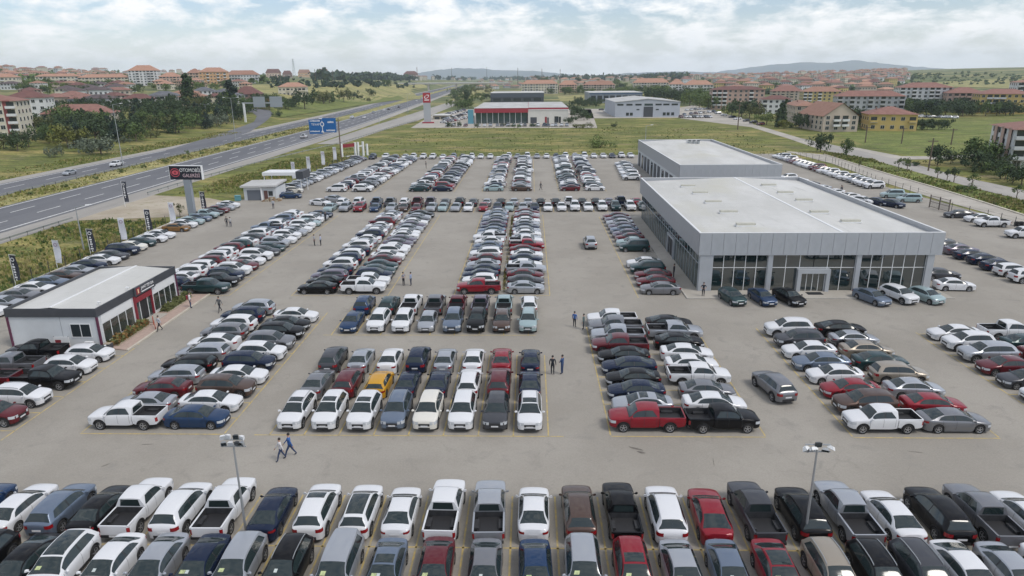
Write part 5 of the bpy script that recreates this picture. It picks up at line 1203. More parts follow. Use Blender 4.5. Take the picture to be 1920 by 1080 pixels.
post_fence('boundary_fence', 'wire fence to the right of the mesh gate', 'fence', [G(1783,398),G(1850,412),G(1990,450)], 3.0, 1.8, M['dark_metal'], mesh_=True, pw=.07)
post_fence('boundary_fence', 'thin wire fence along the back row against the field', 'fence', [(-50,221.4),(30,221.4)], 4.0, 1.5, M['dark_metal'], mesh_=True, pw=.07)
def mesh_gate():
    a, b = Vector((*G(1742,389), 0)), Vector((*G(1778,399), 0)); r = thing('mesh_gate', 'brown steel mesh gate standing beside the pale vans', 'gate', a, math.atan2(b.y-a.y, b.x-a.x)); L_ = (b-a).length; q = MB()
    for z in (.25,1.2,2.3): q.box(0,L_,-.03,.03,z-.04,z+.04)
    for x in (0,L_/2,L_): q.box(x-.07,x+.07,-.07,.07,-.1,2.5)
    obj('frame', q.mesh('frame', mat('gate_brown', (.12,.10,.085), .6)), r); q = MB()
    for i in range(1, 26): q.tube((L_*i/26,0,.25),(L_*i/26,0,2.3),.016,n=4)
    obj('bars', q.mesh('bars', M['dark_metal']), r)
mesh_gate()
# gate arch and gatehouse
def gate_arch():
    x0, y0 = G(642, 297); x1, y1 = G(689, 291); r = thing('gate_arch', 'white entrance frames with red lettering at the fence end', 'gate', (x0, y0, 0), math.atan2(y1-y0, x1-x0)); L_ = math.hypot(x1-x0, y1-y0); q = MB(); q.box(-.3,.3,-.25,.25,0,4.6); me = q.mesh('pillar', M['white_metal'])
    for t in (0, .52, .64, .84, 1.0): obj('pillar', me, r, (L_*t, 0, 0 if t != 1 else -.9))
    q = MB(); q.box(.3,L_*.5,-.12,.12,3.3,4.4); obj('beam', q.mesh('beam', M['red']), r)
    q = MB(); q.box(.3,L_*.5,-.1,.1,.3,.6); q.box(L_*.66,L_*.83,-.1,.1,3.1,3.4); obj('crossbar', q.mesh('crossbar', M['white_metal']), r)
gate_arch()
def gatehouse():
    x0, y0 = G(459, 376); x1, y1 = G(533, 374); r = thing('gatehouse', 'small white gatehouse with flat roof and shuttered front', 'gatehouse', (x0, y0, 0)); w_ = 6.9
    q = MB(); q.box(0,w_,0,6,-.02,2.75); obj('wall', q.mesh('wall', M['wall_white']), r)
    q = MB(); q.add([(-.5,-.6,2.76),(w_+.3,-.6,2.95),(w_+.3,6.4,3.3),(-.5,6.4,3.1),(-.5,-.6,3.15),(w_+.3,-.6,3.3),(w_+.3,6.4,3.62),(-.5,6.4,3.42)], [(0,3,2,1),(4,5,6,7),(0,1,5,4),(1,2,6,5),(2,3,7,6),(3,0,4,7)]); obj('roof', q.mesh('roof', M['roof_grey']), r)
    q = MB(); q.box(.7,3.6,-.05,0,.05,2.2); obj('shutter', q.mesh('shutter', mat('shutter_grey', (.13,.145,.17), .5)), r)
    q = MB(); q.box(4.3,5.1,-.05,0,.05,2.1); obj('door', q.mesh('door', mat('brown_door', (.13,.06,.05), .6)), r)
    q = MB(); q.box(3.75,4.05,-.35,-.05,-.02,2.74); obj('pillar', q.mesh('pillar', M['white_paint']), r)
    q = MB(); q.box(5.3,6.2,-.05,0,1.0,2.0); obj('window', q.mesh('window', M['glass']), r)
    c = thing('canopy', 'white topped canopy behind the gatehouse, on thin posts', 'canopy', (x0+.8, y0+9, 0)); q = MB(); q.box(0,9,0,5,4.0,4.7); obj('roof', q.mesh('roof', M['white_metal']), c); q = MB(); q.box(7.6,9.2,-.06,5.06,3.2,4.9); obj('side_panel', q.mesh('side_panel', M['charcoal']), c)
    for p in ((.3,.3),(8.5,.3),(.3,4.7),(8.5,4.7)): q = MB(); q.box(-.08,.08,-.08,.08,0,4); obj('post', q.mesh('post', M['white_metal']), c, (*p, 0))
    q = MB(); rr = random.Random(3)
    for i in range(46):
        c_ = (rr.uniform(-1.8,1.8), rr.uniform(-1,1), 0); s_ = rr.uniform(.2,.5); h_ = max(.2, 1.0-abs(c_[0])*.4); q.prism([(c_[0]+s_*math.cos(a)*rr.uniform(.7,1.2), c_[1]+s_*math.sin(a)*rr.uniform(.7,1.2)) for a in (0,1.3,2.5,3.8,5)], -.05, h_*rr.uniform(.3,1), i % 2)
    tag(obj('rubble_heap', q.mesh('rubble_heap', [M['dirt'], mat('broken_crate_wood', (.25,.17,.10), .9)]), None, (x1-1.9, y1-1.6, 0)), kind='stuff')
    b = thing('waste_container', 'teal waste container at the gatehouse corner', 'bin', (x0-1.2, y0-.6, 0)); q = MB(); q.prism([(-.5,-.4),(.5,-.4),(.55,.45),(-.55,.45)], .12, 1.1); obj('tub', q.mesh('tub', mat('teal_plastic', (.10,.27,.30), .6)), b); q = MB(); q.box(-.58,.58,-.45,.5,1.1,1.2); obj('lid', q.mesh('lid', mat('teal_lid', (.12,.32,.35), .6)), b)
gatehouse()
# ------------------------------------------------------------------ dealership, pylon, sheds
def dealership():
    x0, y0 = G(890, 232); x1 = G(1066, 232)[0]; xm = G(990, 232)[0]; r = thing('dealership', 'white dealership with crimson roof band and tall glass front', 'car dealership', (0, y0, 0)); D_ = 80; H = 7.9
    q = MB(); q.box(xm, x1, 0, D_, -.05, H-.6); q.box(x0+.6, xm-.01, .6, D_, -.05, H-1.2, 1); obj('wall', q.mesh('wall', [mat('cream_render', (.60,.59,.54), .8, var=.05, vscale=.3), M['black']]), r)
    q = MB(); q.box(x0, xm, -.3, D_, H-2.2, H+.2); obj('crimson_band', q.mesh('crimson_band', M['crimson']), r); q = MB(); q.box(xm+.01, x1+.1, -.12, D_, H-.59, H+.25); obj('crimson_stripe', q.mesh('crimson_stripe', M['crimson']), r)
    q = MB(); q.box(x0-.1, xm+.1, -.42, -.31, H+.2, H+.55); q.box(xm+.11, x1+.2, -.3, -.13, H-.9, H-.62); obj('white_trim', q.mesh('white_trim', M['white_paint']), r)
    q = MB(); q.box(x0+.05, xm-.1, -.05, D_-.2, H+.21, H+.34); q.box(xm+.2, x1-.1, .1, D_-.3, H+.26, H+.38); obj('roof', q.mesh('roof', M['roof_grey']), r)
    n = 9; wd = (xm-x0-1.2)/n; q = MB(); q.box(.06,wd-.06,-.02,.02,.1,H-2.3); me = q.mesh('pane', M['green_glass']); q = MB(); q.box(-.09,.09,-.08,.04,0,H-2.2); mm = q.mesh('mullion', M['white_metal'])
    for i in range(n): obj('pane', me, r, (x0+.6+wd*i, .5, 0)); obj('mullion', mm, r, (x0+.6+wd*i, .5, 0))
    for a, b_, z0, z1, m in ((.06,.22,0,3.2,'charcoal'),(.42,.47,0,3.4,'red'),(.48,.52,0,3.0,'charcoal'),(.66,.76,.2,3.6,'glass'),(.77,.82,0,3.4,'glass')):
        q = MB(); q.box(xm+(x1-xm)*a, xm+(x1-xm)*b_, -.06, -.01, z0+.02, z1); obj('opening', q.mesh('opening', M[m]), r)
    q = MB(); q.box(x0-3.5,x0-.6,-1,1.5,0,H-.5); obj('blue_panel', q.mesh('blue_panel', mat('teal_blue_panel', (.10,.28,.36), .4)), r)
    x, y = G(802, 231); p = thing('dealer_pylon', 'red and grey totem sign with white ring logo by the highway', 'totem sign', (x, y, 0), R_(8)); w_ = 1.95
    q = MB(); q.box(-w_,w_,-.6,.6,0,11); obj('body', q.mesh('body', mat('totem_grey', (.40,.42,.44), .4, .3)), p); q = MB(); q.box(-w_-.1,w_+.1,-.7,.7,11,16.2); obj('head', q.mesh('head', mat('totem_red', (.33,.025,.035), .4)), p)
    q = MB(); n = 22
    for i in range(n):
        a, b = 2*math.pi*i/n+.5, 2*math.pi*(i+.93)/n+.5
        if i in (5,): continue
        f = lambda t, k: (k*(1.35*math.cos(t)+.2*math.sin(t)), -.72, 14.2+k*(1.0*math.sin(t)+.35*math.cos(t))); q.add([f(a,1),f(b,1),f(b,.68),f(a,.68)], [(0,1,2,3)])
    obj('logo_ring', q.mesh('logo_ring', M['white_paint']), p); q = MB(); q.box(-1.3,1.3,-.73,-.71,12.2,12.65); obj('logo_bar', q.mesh('logo_bar', M['white_paint']), p)
    q = MB(); q.box(-w_-1,w_+1.6,-1.5,1.5,0,.7); obj('plinth', q.mesh('plinth', M['crimson']), p)
dealership()
def shed(name, label, cat, pxl, pxr, pyb, pyt, depth, wallm, roofm, ridge=0.0, doors=(), band=None):
    x0, y0 = G(pxl, pyb); x1 = G(pxr, pyb)[0]; s = P(x0, y0)[2]/F; H = CAMH-(pyt-P(0,1e6)[1])*s
    r = thing(name, label, cat, (0, y0, 0)); q = MB(); q.box(x0, x1, 0, depth, -.05, H)
    xm = (x0+x1)/2
    if ridge: q.add([(x0,0,H),(x1,0,H),(xm,0,H+ridge),(x0,depth,H),(x1,depth,H),(xm,depth,H+ridge)], [(0,1,2),(5,4,3)])
    obj('wall', q.mesh('wall', wallm), r); q = MB(); e = .4
    q.add([(x0-e,-e,H+.02),(xm,-e,H+ridge+.06),(xm,depth+e,H+ridge+.06),(x0-e,depth+e,H+.02),(x1+e,-e,H+.02),(x1+e,depth+e,H+.02)], [(0,1,2,3),(1,4,5,2)]); q.add([(x0-e,-e,H-.3),(x0-e,-e,H+.02),(xm,-e,H+ridge+.06),(xm,-e,H+ridge-.25),(x1+e,-e,H+.02),(x1+e,-e,H-.3)], [(0,3,2,1),(3,5,4,2)]); obj('roof', q.mesh('roof', roofm), r)
    if band: q = MB(); q.box(x0-.1,x1+.1,-.25,-.02,H*band[0],H*band[1]); obj('fascia', q.mesh('fascia', band[2]), r)
    for a, b_, z0, z1, m, nm in doors:
        q = MB(); q.box(x0+(x1-x0)*a, x0+(x1-x0)*b_, -.10, -.03, H*z0+.02, H*z1); obj(nm, q.mesh(nm, m), r)
    return r
C_ = M['charcoal']; GL = M['glass']
shed('warehouse', 'grey gabled warehouse with dark central door', 'warehouse', 1153, 1277, 220, 190, 60, mat('warehouse_cladding', (.40,.43,.48), .6, var=.05, vscale=.2), M['roof_grey'], 1.8,
     [(.44,.585,0,.68,C_,'door'),(.45,.58,.74,.88,M['green_glass'],'window')]+[(a,a+.095,.76,.87,GL,'window') for a in (.03,.17,.31,.62,.74,.87)]+[(a,a+.045,.1,.30,GL,'window') for a in (.17,.23,.74,.80,.87)]+[(.33,.375,.45,.53,GL,'window'),(.63,.675,.45,.53,GL,'window')])
shed('black_showroom', 'black flat roofed building behind the crimson-fronted dealership', 'showroom', 920, 1020, 192, 172, 60, M['charcoal'], M['roof_white'], 0.0, [(.05+.19*i,.19+.19*i,.12,.42,GL,'window') for i in range(5)], (.52,.98,mat('slate_blue_fascia', (.075,.09,.115), .5)))
shed('blue_shed', 'grey building with blue roof edge beyond the warehouse', 'building', 1105, 1207, 193, 173, 60, mat('grey_glazing', (.22,.25,.30), .5, var=.2, vscale=.3), M['roof_white'], 0.0, [(.03+.12*i,.12+.12*i,.15,.7,GL,'window') for i in range(8)], (.84,1.0,mat('blue_edge', (.08,.13,.22), .5)))
shed('petrol_canopy', 'low canopy building beside the totem sign', 'canopy', 812, 842, 224, 211, 14, mat('tan_wall', (.30,.27,.2), .8), M['roof_white'], 0.0, [(.1,.4,.0,.6,GL,'window'),(.5,.9,.0,.6,GL,'window')])
def bridge():
    r = thing('overpass', 'concrete overpass crossing the highway in the distance', 'bridge', (0, 1290, 0)); q = MB(); q.box(-330,-40,-6,6,10.4,12.4); obj('deck', q.mesh('deck', M['concrete']), r)
    for x in (-235,-185,-135,-85): q = MB(); q.box(-1.2,1.2,-5,5,-2,10.4); obj('pier', q.mesh('pier', M['concrete']), r, (x,0,0))
    q = MB(); q.box(-330,-40,-6.3,-6.01,12.41,13.4); obj('parapet', q.mesh('parapet', M['white_metal']), r)
    q = MB(); q.add([(-330,-9,12.3),(-260,-9,-1),(-260,9,-1),(-330,9,12.3),(-420,-9,12.3),(-420,9,12.3),(-420,-25,-1),(-420,25,-1),(-330,-25,-1),(-330,25,-1)], [(0,1,2,3),(0,3,5,4),(0,4,6,8),(5,3,9,7),(0,8,1),(3,2,9)]); tag(obj('embankment', q.mesh('embankment', M['dryfield']), None, (0,1290,0)), kind='structure')
bridge()
# ------------------------------------------------------------------ houses and apartment blocks
TILE = {k: mat(k+'_roof_tiles', c, .85, col2=c2, vscale=.55) for k, (c, c2) in dict(orange=((.35,.19,.13),(.43,.25,.18)), red=((.21,.105,.085),(.28,.145,.115)), maroon=((.125,.058,.052),(.18,.085,.072)), dark=((.075,.060,.065),(.12,.085,.085)), rust=((.27,.145,.10),(.34,.19,.14)), slate=((.09,.095,.11),(.15,.155,.17))).items()}
WALLC = dict(white=(.62,.63,.63), cream=(.58,.54,.44), pink=(.47,.33,.27), beige=(.47,.40,.33), yellow=(.55,.41,.15), orange=(.60,.37,.20), grey=(.42,.43,.45), brown=(.27,.18,.15), peach=(.55,.40,.31), ochre=(.50,.40,.17))
WALL = {k: mat(k+'_render', c, .85, var=.08, vscale=.25) for k, c in WALLC.items()}
def winmat(k):          # for facades too far off to build: a procedural grid of windows and floors
    m = bpy.data.materials.new(k+'_far_facade'); m.use_nodes = True; t = m.node_tree; b = t.nodes['Principled BSDF']; b.inputs['Roughness'].default_value = .85
    tcx = t.nodes.new('ShaderNodeTexCoord'); se = t.nodes.new('ShaderNodeSeparateXYZ'); t.links.new(tcx.outputs['Object'], se.inputs[0])
    def mth(op, a, b_=None):
        n = t.nodes.new('ShaderNodeMath'); n.operation = op
        for i, v in enumerate((a, b_)):
            if v is None: continue
            if isinstance(v, (int, float)): n.inputs[i].default_value = v
            else: t.links.new(v, n.inputs[i])
        return n.outputs[0]
    u = mth('FRACT', mth('MULTIPLY', mth('ADD', se.outputs[0], se.outputs[1]), 1/3.1)); v = mth('FRACT', mth('MULTIPLY', se.outputs[2], 1/3.0))
    f = mth('MULTIPLY', mth('MULTIPLY', mth('GREATER_THAN', u, .34), mth('LESS_THAN', u, .80)), mth('MULTIPLY', mth('GREATER_THAN', v, .30), mth('LESS_THAN', v, .78)))
    c = WALLC[k]; t.links.new(mixnode(t, f, c, (.075,.08,.085)), b.inputs['Base Color']); return m
FARW = {k: winmat(k) for k in WALLC}
def hip(mb, x0, x1, y0, y1, z, rise, e=.7, mi=0):
    x0 -= e; x1 += e; y0 -= e; y1 += e; w_, d_ = x1-x0, y1-y0
    if w_ >= d_: a, b = (x0+d_/2, (y0+y1)/2, z+rise), (x1-d_/2+.01, (y0+y1)/2, z+rise)
    else: a, b = ((x0+x1)/2, y0+w_/2, z+rise), ((x0+x1)/2, y1-w_/2+.01, z+rise)
    v = [(x0,y0,z),(x1,y0,z),(x1,y1,z),(x0,y1,z), a, b]
    if w_ >= d_: mb.add(v, [(0,1,5,4),(1,2,5),(2,3,4,5),(3,0,4),(3,2,1,0)], mi)
    else: mb.add(v, [(0,1,4),(1,2,5,4),(2,3,5),(3,0,4,5),(3,2,1,0)], mi)
    return mb
WM = {}
def block_house(name, label, cat, pxl, pxr, pyb, pye, wall, roof, rise=None, depth=None, floors=None, detail=2, rz=None, style='flat', group=None, base=None):
    """a building standing where its photo footprint meets the ground: pixel left/right edge, base line, eaves line"""
    x, y, z = T((pxl+pxr)/2, pyb) if base is None else base
    s = P(x, y, z)[2]/F; w_ = (pxr-pxl)*s; H = max(2.6, (pyb-pye)*s); d_ = depth or min(18, max(9, w_*.6))
    az = math.atan2(x, y); rz = -az*.5 if rz is None else R_(rz)
    r = thing(name, label, cat, (x+math.sin(az)*d_*.5, y+math.cos(az)*d_*.5, z), rz, group)
    rise = (min(w_, d_)*.24 if rise is None else rise*s); fl = floors or max(1, round(H/3.0)); fh = H/fl
    q = MB(); q.box(-w_/2, w_/2, -d_/2, d_/2, -4, H)
    if style != 'flat': q.add([(-w_/2,-d_/2,H),(w_/2,-d_/2,H),(0,-d_/2,H+rise*.98),(-w_/2,d_/2,H),(w_/2,d_/2,H),(0,d_/2,H+rise*.98)], [(0,1,2),(5,4,3)])
    obj('wall', q.mesh('wall', (WALL if detail else FARW)[wall]), r)
    if style == 'flat': rf = hip(MB(), -w_/2, w_/2, -d_/2, d_/2, H+.01, rise)
    else:
        rf = MB(); e = .6; rf.add([(-w_/2-e,-d_/2-e,H+.02),(w_/2+e,-d_/2-e,H+.02),(w_/2+e,d_/2+e,H+.02),(-w_/2-e,d_/2+e,H+.02),(0,-d_/2-e,H+rise),(0,d_/2+e,H+rise)], [(0,4,5,3),(1,2,5,4)])
    ro = obj('roof', rf.mesh('roof', TILE[roof]), r)
    if detail:
        n = max(2, round(w_/3.6)); bw = w_/n; rr = random.Random(int(pxl*7+pye))
        key = (round(fh, 1)); 
        wq = MB(); wq.box(-.82,.82,-.05,.05,-.1,1.45); wf = wq.mesh('window', M['white_metal']); pq = MB(); pq.box(-.76,-.03,-.065,-.051,-.04,1.39); pq.box(.03,.76,-.065,-.051,-.04,1.39); pm = pq.mesh('pane', M['glass'])
        bq = MB(); bq.box(-1.5,1.5,-1.15,-.01,-.12,.05); bq.box(-1.5,1.5,-1.17,-1.05,.051,.95,1); bq.box(-1.5,-1.4,-1.049,-.01,.051,.95,1); bq.box(1.4,1.5,-1.049,-.01,.051,.95,1); bm = bq.mesh('balcony', [M['concrete'], WALL['white' if rr.random() < .4 else wall]])
        dq = MB(); dq.box(-1.25,1.25,-.04,.04,.1,2.4); dm = dq.mesh('balcony_door', M['glass'])
        cq = MB(); cq.box(-.3,.3,-.3,.3,0,1.4); cm = cq.mesh('chimney', WALL['brown'])
        balc = set(rr.sample(range(n), max(1, round(n*.42)))) if n > 2 and fl > 1 else set()
        for f in range(fl):
            for i in range(n):
                x_ = -w_/2+bw*(i+.5); zb_ = f*fh
                if i in balc and f > 0:
                    obj('balcony', bm, r, (x_, -d_/2, zb_+.1)); obj('balcony_door', dm, r, (x_, -d_/2-.03, zb_+.1))
                else:
                    wo = obj('window', wf, r, (x_, -d_/2-.03, zb_+1.0)); 
                    if detail > 1: obj('pane', pm, wo)
            if detail > 1:
                sgn = 1 if x < 0 else -1; m_ = max(1, round(d_/4.5))
                for j in range(m_):
                    wo = obj('window', wf, r, (sgn*(w_/2+.03), -d_/2+d_*(j+.5)/m_, f*fh+1.0), R_(90)*sgn); obj('pane', pm, wo)
        for _ in range(min(3, 1+int(w_/10))): obj('chimney', cm, ro, (rr.uniform(-w_*.3, w_*.3), rr.uniform(-1,1), H+rise*.45))
    return r
def strip(r, m, x0, x1, z0, z1, w_, d_, nm='wall_stripe'):
    q = MB(); q.box(x0*w_, x1*w_, -d_/2-.035, -d_/2-.005, z0, z1); obj(nm, q.mesh(nm, m), r)
AB = 'apartment_block'; AC = 'apartment block'
L_ = [ # near left
 (AB,'cream corner apartment block with red stair strip beside the pines',AC,-60,50,262,193,'cream','red',12,16,5,2),
 (AB,'white and red apartment block behind the cream corner block',AC,30,96,222,185,'white','maroon',13,14,3,2),
 ('terrace_house','long tile roofed house among the dark pines',"house",98,216,236,214,'cream','red',16,15,2,2),
 (AB,'cream block with orange roof at the picture edge on the slope',AC,-10,36,166,146,'cream','orange',7,14,3,2),
 (AB,'long cream block with orange roof above green trees',AC,78,150,161,144,'cream','orange',5,14,3,2),
 (AB,'second long cream block with orange roof on the slope',AC,157,242,161,146,'cream','orange',6,14,3,2),
 (AB,'tall white block with many dark balconies and orange roof',AC,250,300,161,134,'white','orange',10,16,6,2),
 (AB,'peach block with orange roof beside the tall white block',AC,305,341,162,145,'peach','orange',8,14,4,2),
 (AB,'orange painted block with bright orange roof',AC,380,428,158,136,'orange','orange',8,15,4,2),
 (AB,'pinkish block just left of the orange painted block',AC,356,381,156,138,'peach','rust',8,14,4,2),
 (AB,'white row of flats with pink roofs past the orange block',AC,428,486,156,141,'white','rust',8,14,3,2),
 ('villa','white villa with maroon roof before the tall white block','house',238,290,200,186,'white','maroon',9,12,2,2),
 ('villa','white villa with dark slate roof and pillared porch','house',286,336,198,180,'white','slate',8,12,2,2),
 ('villa','low house with orange roof beside the poplar','house',334,356,194,181,'white','rust',9,12,2,2),
 ('villa','house with maroon hipped roof above the ramp','house',443,492,193,178,'brown','maroon',14,14,2,2),
 ('villa','wide house with orange roof in the dry field','house',526,576,180,164,'cream','orange',8,14,2,2),
 ('hilltop_block','pale multi storey block standing alone on the hilltop','building',48,82,131,115,'cream','orange',3,20,5,2),
 ('house','house with maroon roof on the skyline left of the pylon','house',500,527,146,137,'peach','maroon',7,10,2,1),
 ('house','brown house with maroon roof just left of the power pylon','house',531,548,146,139,'brown','maroon',6,10,2,1),
 ('house','orange walled house just right of the power pylon','house',560,583,145,137,'orange','rust',6,10,2,1),
 ('house','grey house on the skyline with two gables','house',596,617,146,138,'grey','maroon',8,10,2,1),
 ('house','small white house with orange roof on the far embankment','house',655,673,140,134,'cream','orange',4,10,1,1),
 ('factory','dark red brick works with tall chimney on the skyline','factory',758,784,150,139,'brown','maroon',5,18,3,1),
 # right
 (AB,'pink and beige block at the bend of the side street',AC,1331,1426,206,170,'pink','maroon',6,16,5,2),
 ('house','white house with maroon roof behind the cypress','house',1425,1478,214,188,'white','maroon',7,12,3,2),
 ('gable_house','beige three storey house with gable end facing the field','house',1516,1581,247,219,'beige','rust',24,26,3,2),
 ('terrace_house','row of flats with orange tiled roofs behind the cypress','house',1479,1520,232,200,'beige','rust',8,30,3,2),
 (AB,'white block with maroon roof behind the beige gable house',AC,1566,1682,214,182,'grey','red',10,14,4,2),
 (AB,'tall white block with rows of dark windows',AC,1680,1768,206,166,'white','red',9,18,6,2),
 (AB,'pinkish block right of the tall white block',AC,1768,1830,208,176,'pink','red',10,16,4,2),
 (AB,'yellow sided block with red roof and balconies',AC,1830,1914,214,178,'yellow','red',9,16,4,2),
 (AB,'dark banded block at the picture edge behind the yellow block',AC,1896,1960,206,157,'white','rust',6,16,6,2),
 ('villa','yellow villa with red hipped roof in the green field','house',1621,1703,246,216,'yellow','red',13,17,2,2),
 (AB,'pink and white striped block at the right by the round trees',AC,1873,1990,320,246,'white','red',14,20,4,2),
 (AB,'white block with orange roof beyond the street trees',AC,1281,1334,181,160,'white','orange',8,14,4,2),
 (AB,'yellowish block with rust roofs on the second row',AC,1502,1570,196,173,'ochre','rust',9,16,4,2),
 (AB,'beige block with red roof left of the yellowish block',AC,1445,1500,190,172,'beige','red',9,14,4,2),
 (AB,'cream block with orange roof behind the black showroom',AC,978,1046,176,158,'cream','orange',7,15,4,2),
 (AB,'cream block with orange roof right behind the black showroom corner',AC,1048,1081,174,160,'peach','orange',8,14,4,2),
 (AB,'long cream block with pink roof beyond the blue edged building',AC,1093,1152,174,160,'beige','rust',7,15,4,2),
 (AB,'cream block with orange roof above the warehouse ridge',AC,1186,1252,172,156,'cream','orange',8,15,4,2),
 (AB,'white block with orange roof right of the warehouse',AC,1253,1282,176,159,'white','orange',8,14,4,2),
]
for (nm, lb, ct, a, b, yb, ye, wc, rc_, ri, dp, fl, dt) in L_:
    if ri > 20: o = block_house(nm, lb, ct, a, b, yb, ye, wc, rc_, ri, dp, fl, dt, style='gable', rz=2)
    else: o = block_house(nm, lb, ct, a, b, yb, ye, wc, rc_, ri, dp, fl, dt)
    d_ = dp; s_ = P(*o.location)[2]/F; w_ = (b-a)*s_; H_ = (yb-ye)*s_
    if 'red stair strip' in lb: strip(o, mat('stair_red', (.27,.07,.065), .7), .30, .41, 1, H_, w_, d_)
    if 'striped' in lb:
        for i in range(4): strip(o, WALL['pink'], -.44+.26*i, -.33+.26*i, .1, H_-.1, w_, d_)
        for i in range(3): q = MB(); q.box(-w_/2-.036, -w_/2-.006, -d_*.42+i*d_*.3, -d_*.30+i*d_*.3, .1, H_-.1); obj('side_stripe', q.mesh('side_stripe', WALL['pink']), o)
    if 'dark banded' in lb:
        for i in range(3): strip(o, M['charcoal'], -.4+.2*i, -.3+.2*i, .1, H_-.1, w_, d_)
    if 'chimney' in lb: q = MB(); q.tube((w_*.45,0,0),(w_*.45,0,H_*2.1),1.2,.8,10); obj('smokestack', q.mesh('smokestack', WALL['brown']), o)
# rows of ordinary houses farther off: each stands alone; facades shared as materials
HS = {}
def town(region, poly, n, seed, wmin, wmax, roofs, walls, hm=(5, 8), where='', gap=1.0):
    rr = random.Random(seed); o = []; tries = 0
    xs = [p[0] for p in poly]; ys_ = [p[1] for p in poly]
    def inside(x, y):
        c = False
        for (x0, y0), (x1, y1) in zip(poly, poly[1:]+poly[:1]):
            if (y0 > y) != (y1 > y) and x < (x1-x0)*(y-y0)/(y1-y0)+x0: c = not c
        return c
    pts = []
    while len(pts) < n and tries < 6000:
        tries += 1; px, py = rr.uniform(min(xs), max(xs)), rr.uniform(min(ys_), max(ys_))
        if not inside(px, py): continue
        if any(abs(px-a)/gap < 9 and abs(py-b)/gap < 2.2 for a, b in pts): continue
        pts.append((px, py))
    pts.sort()
    for i, (px, py) in enumerate(pts):
        x, y, z = T(px, py); w_ = rr.uniform(wmin, wmax); d_ = rr.uniform(9, 13); H = rr.uniform(*hm); wc = rr.choice(walls); rc_ = rr.choice(roofs); k = (wc, rc_, int(w_/3), int(H/3))
        if k not in HS:
            q = MB(); q.box(-w_/2,w_/2,-d_/2,d_/2,-4,H); a = q.mesh('wall', FARW[wc]); b = hip(MB(), -w_/2,w_/2,-d_/2,d_/2,H+.01,min(w_,d_)*.22).mesh('roof', TILE[rc_]); HS[k] = (a, b)
        r = thing('house', '%s house with %s roof, %s from left %s' % (wc, {'dark':'brown'}.get(rc_, rc_), ordinal(i+1), where), 'house', (x, y, z), rr.uniform(-.5,.5), 'houses '+where)
        obj('wall', HS[k][0], r); obj('roof', HS[k][1], r)
town('lh', [(0,142),(0,128),(120,124),(240,130),(240,142)], 34, 1, 9, 18, ['orange','rust','rust'], ['cream','white','peach'], (5,8), 'on the far left slope')
town('lh2', [(300,145),(300,132),(500,137),(500,144)], 22, 2, 9, 15, ['orange','rust','red'], ['cream','white','peach'], (5,8), 'on the ridge behind the orange block')
town('ll', [(110,210),(110,190),(230,183),(240,205),(170,208)], 8, 3, 12, 20, ['maroon','dark','red'], ['white','beige','grey'], (5,7), 'between the pines and the cream blocks', 3)
town('lm', [(0,152),(0,143),(240,143),(240,150)], 30, 14, 9, 16, ['orange','rust','red'], ['cream','white','peach'], (5,9), 'behind the long cream blocks', .9)
town('lx', [(20,184),(20,168),(240,166),(250,180)], 14, 15, 10, 16, ['maroon','red','dark','rust'], ['white','beige','cream'], (4,7), 'in the trees behind the long house', 1.6)
town('ly', [(300,172),(300,160),(480,159),(500,168)], 9, 16, 10, 15, ['orange','rust','red'], ['white','peach','cream'], (4,6), 'below the orange block', 1.6)
town('ll2', [(345,200),(345,186),(445,182),(440,196)], 6, 4, 10, 16, ['maroon','rust','slate'], ['white','cream'], (5,6), 'behind the poplars', 3)
town('rc', [(1285,158),(1285,140),(1700,140),(1680,158)], 56, 5, 9, 20, ['rust','red','orange','maroon'], ['cream','white','peach','beige'], (5,10), 'in the far town', 1)
town('rm', [(1340,172),(1340,158),(1690,158),(1660,180),(1480,178)], 44, 6, 12, 22, ['rust','red','maroon','orange'], ['cream','beige','ochre','white'], (7,11), 'in the nearer town', 1.4)
town('cc', [(985,163),(1010,150),(1260,147),(1280,160)], 26, 7, 12, 22, ['orange','rust'], ['cream','white','beige'], (6,11), 'beyond the dealership', 1.5)
town('rh', [(1690,165),(1690,140),(1560,137),(1600,158)], 22, 8, 9, 14, ['rust','red'], ['cream','white'], (4,7), 'at the foot of the green hill', 1)
# the rest of the town, one mass
def mass(name, lab, poly, n, seed, mats_, kind, rs=1.0):
    rr = random.Random(seed); q = MB()
    for _ in range(n):
        (xa, ya), (xb, yb) = poly; px, py = rr.uniform(xa, xb), rr.uniform(ya, yb)
        if kind == 'w' and noise.noise((px*.022, py*.35, seed*1.7)) < rr.uniform(-.5,.25): continue
        x, y, z = T(px, py); a = rr.uniform(-.6,.6)
        if kind == 'town':
            w_, d_, H = rr.uniform(8,20), rr.uniform(8,12), rr.choice((4,6,9,12)); m = MB(); m.box(-w_/2,w_/2,-d_/2,d_/2,-3,H,rr.choice((0,0,1))); hip(m,-w_/2,w_/2,-d_/2,d_/2,H+.01,2.4,.5,rr.choice((2,2,3)))
            vs = [(x+u*math.cos(a)-v*math.sin(a), y+u*math.sin(a)+v*math.cos(a), z+w2) for u, v, w2 in m.v]
            o = len(q.v); q.v += vs; q.f += [tuple(i+o for i in f) for f in m.f]; q.m += m.m
        else:
            R = rr.uniform(2.0,4.5)*rs
            for _ in range(26):
                c = Vector((rr.gauss(0,.5), rr.gauss(0,.5), rr.gauss(0,.35)))*R+Vector((x,y,z+R*.8)); u = Vector((rr.gauss(0,1),rr.gauss(0,1),rr.gauss(0,1))).normalized()*R*.38; v = u.orthogonal().normalized()*R*.34
                q.quad(c-u-v, c+u-v, c+u+v, c-u+v, rr.choice((0,0,1)))
    tag(obj(name, q.mesh(name, mats_)), lab, kind='stuff')
tm = [FARW['cream'], FARW['white'], TILE['rust'], TILE['red']]
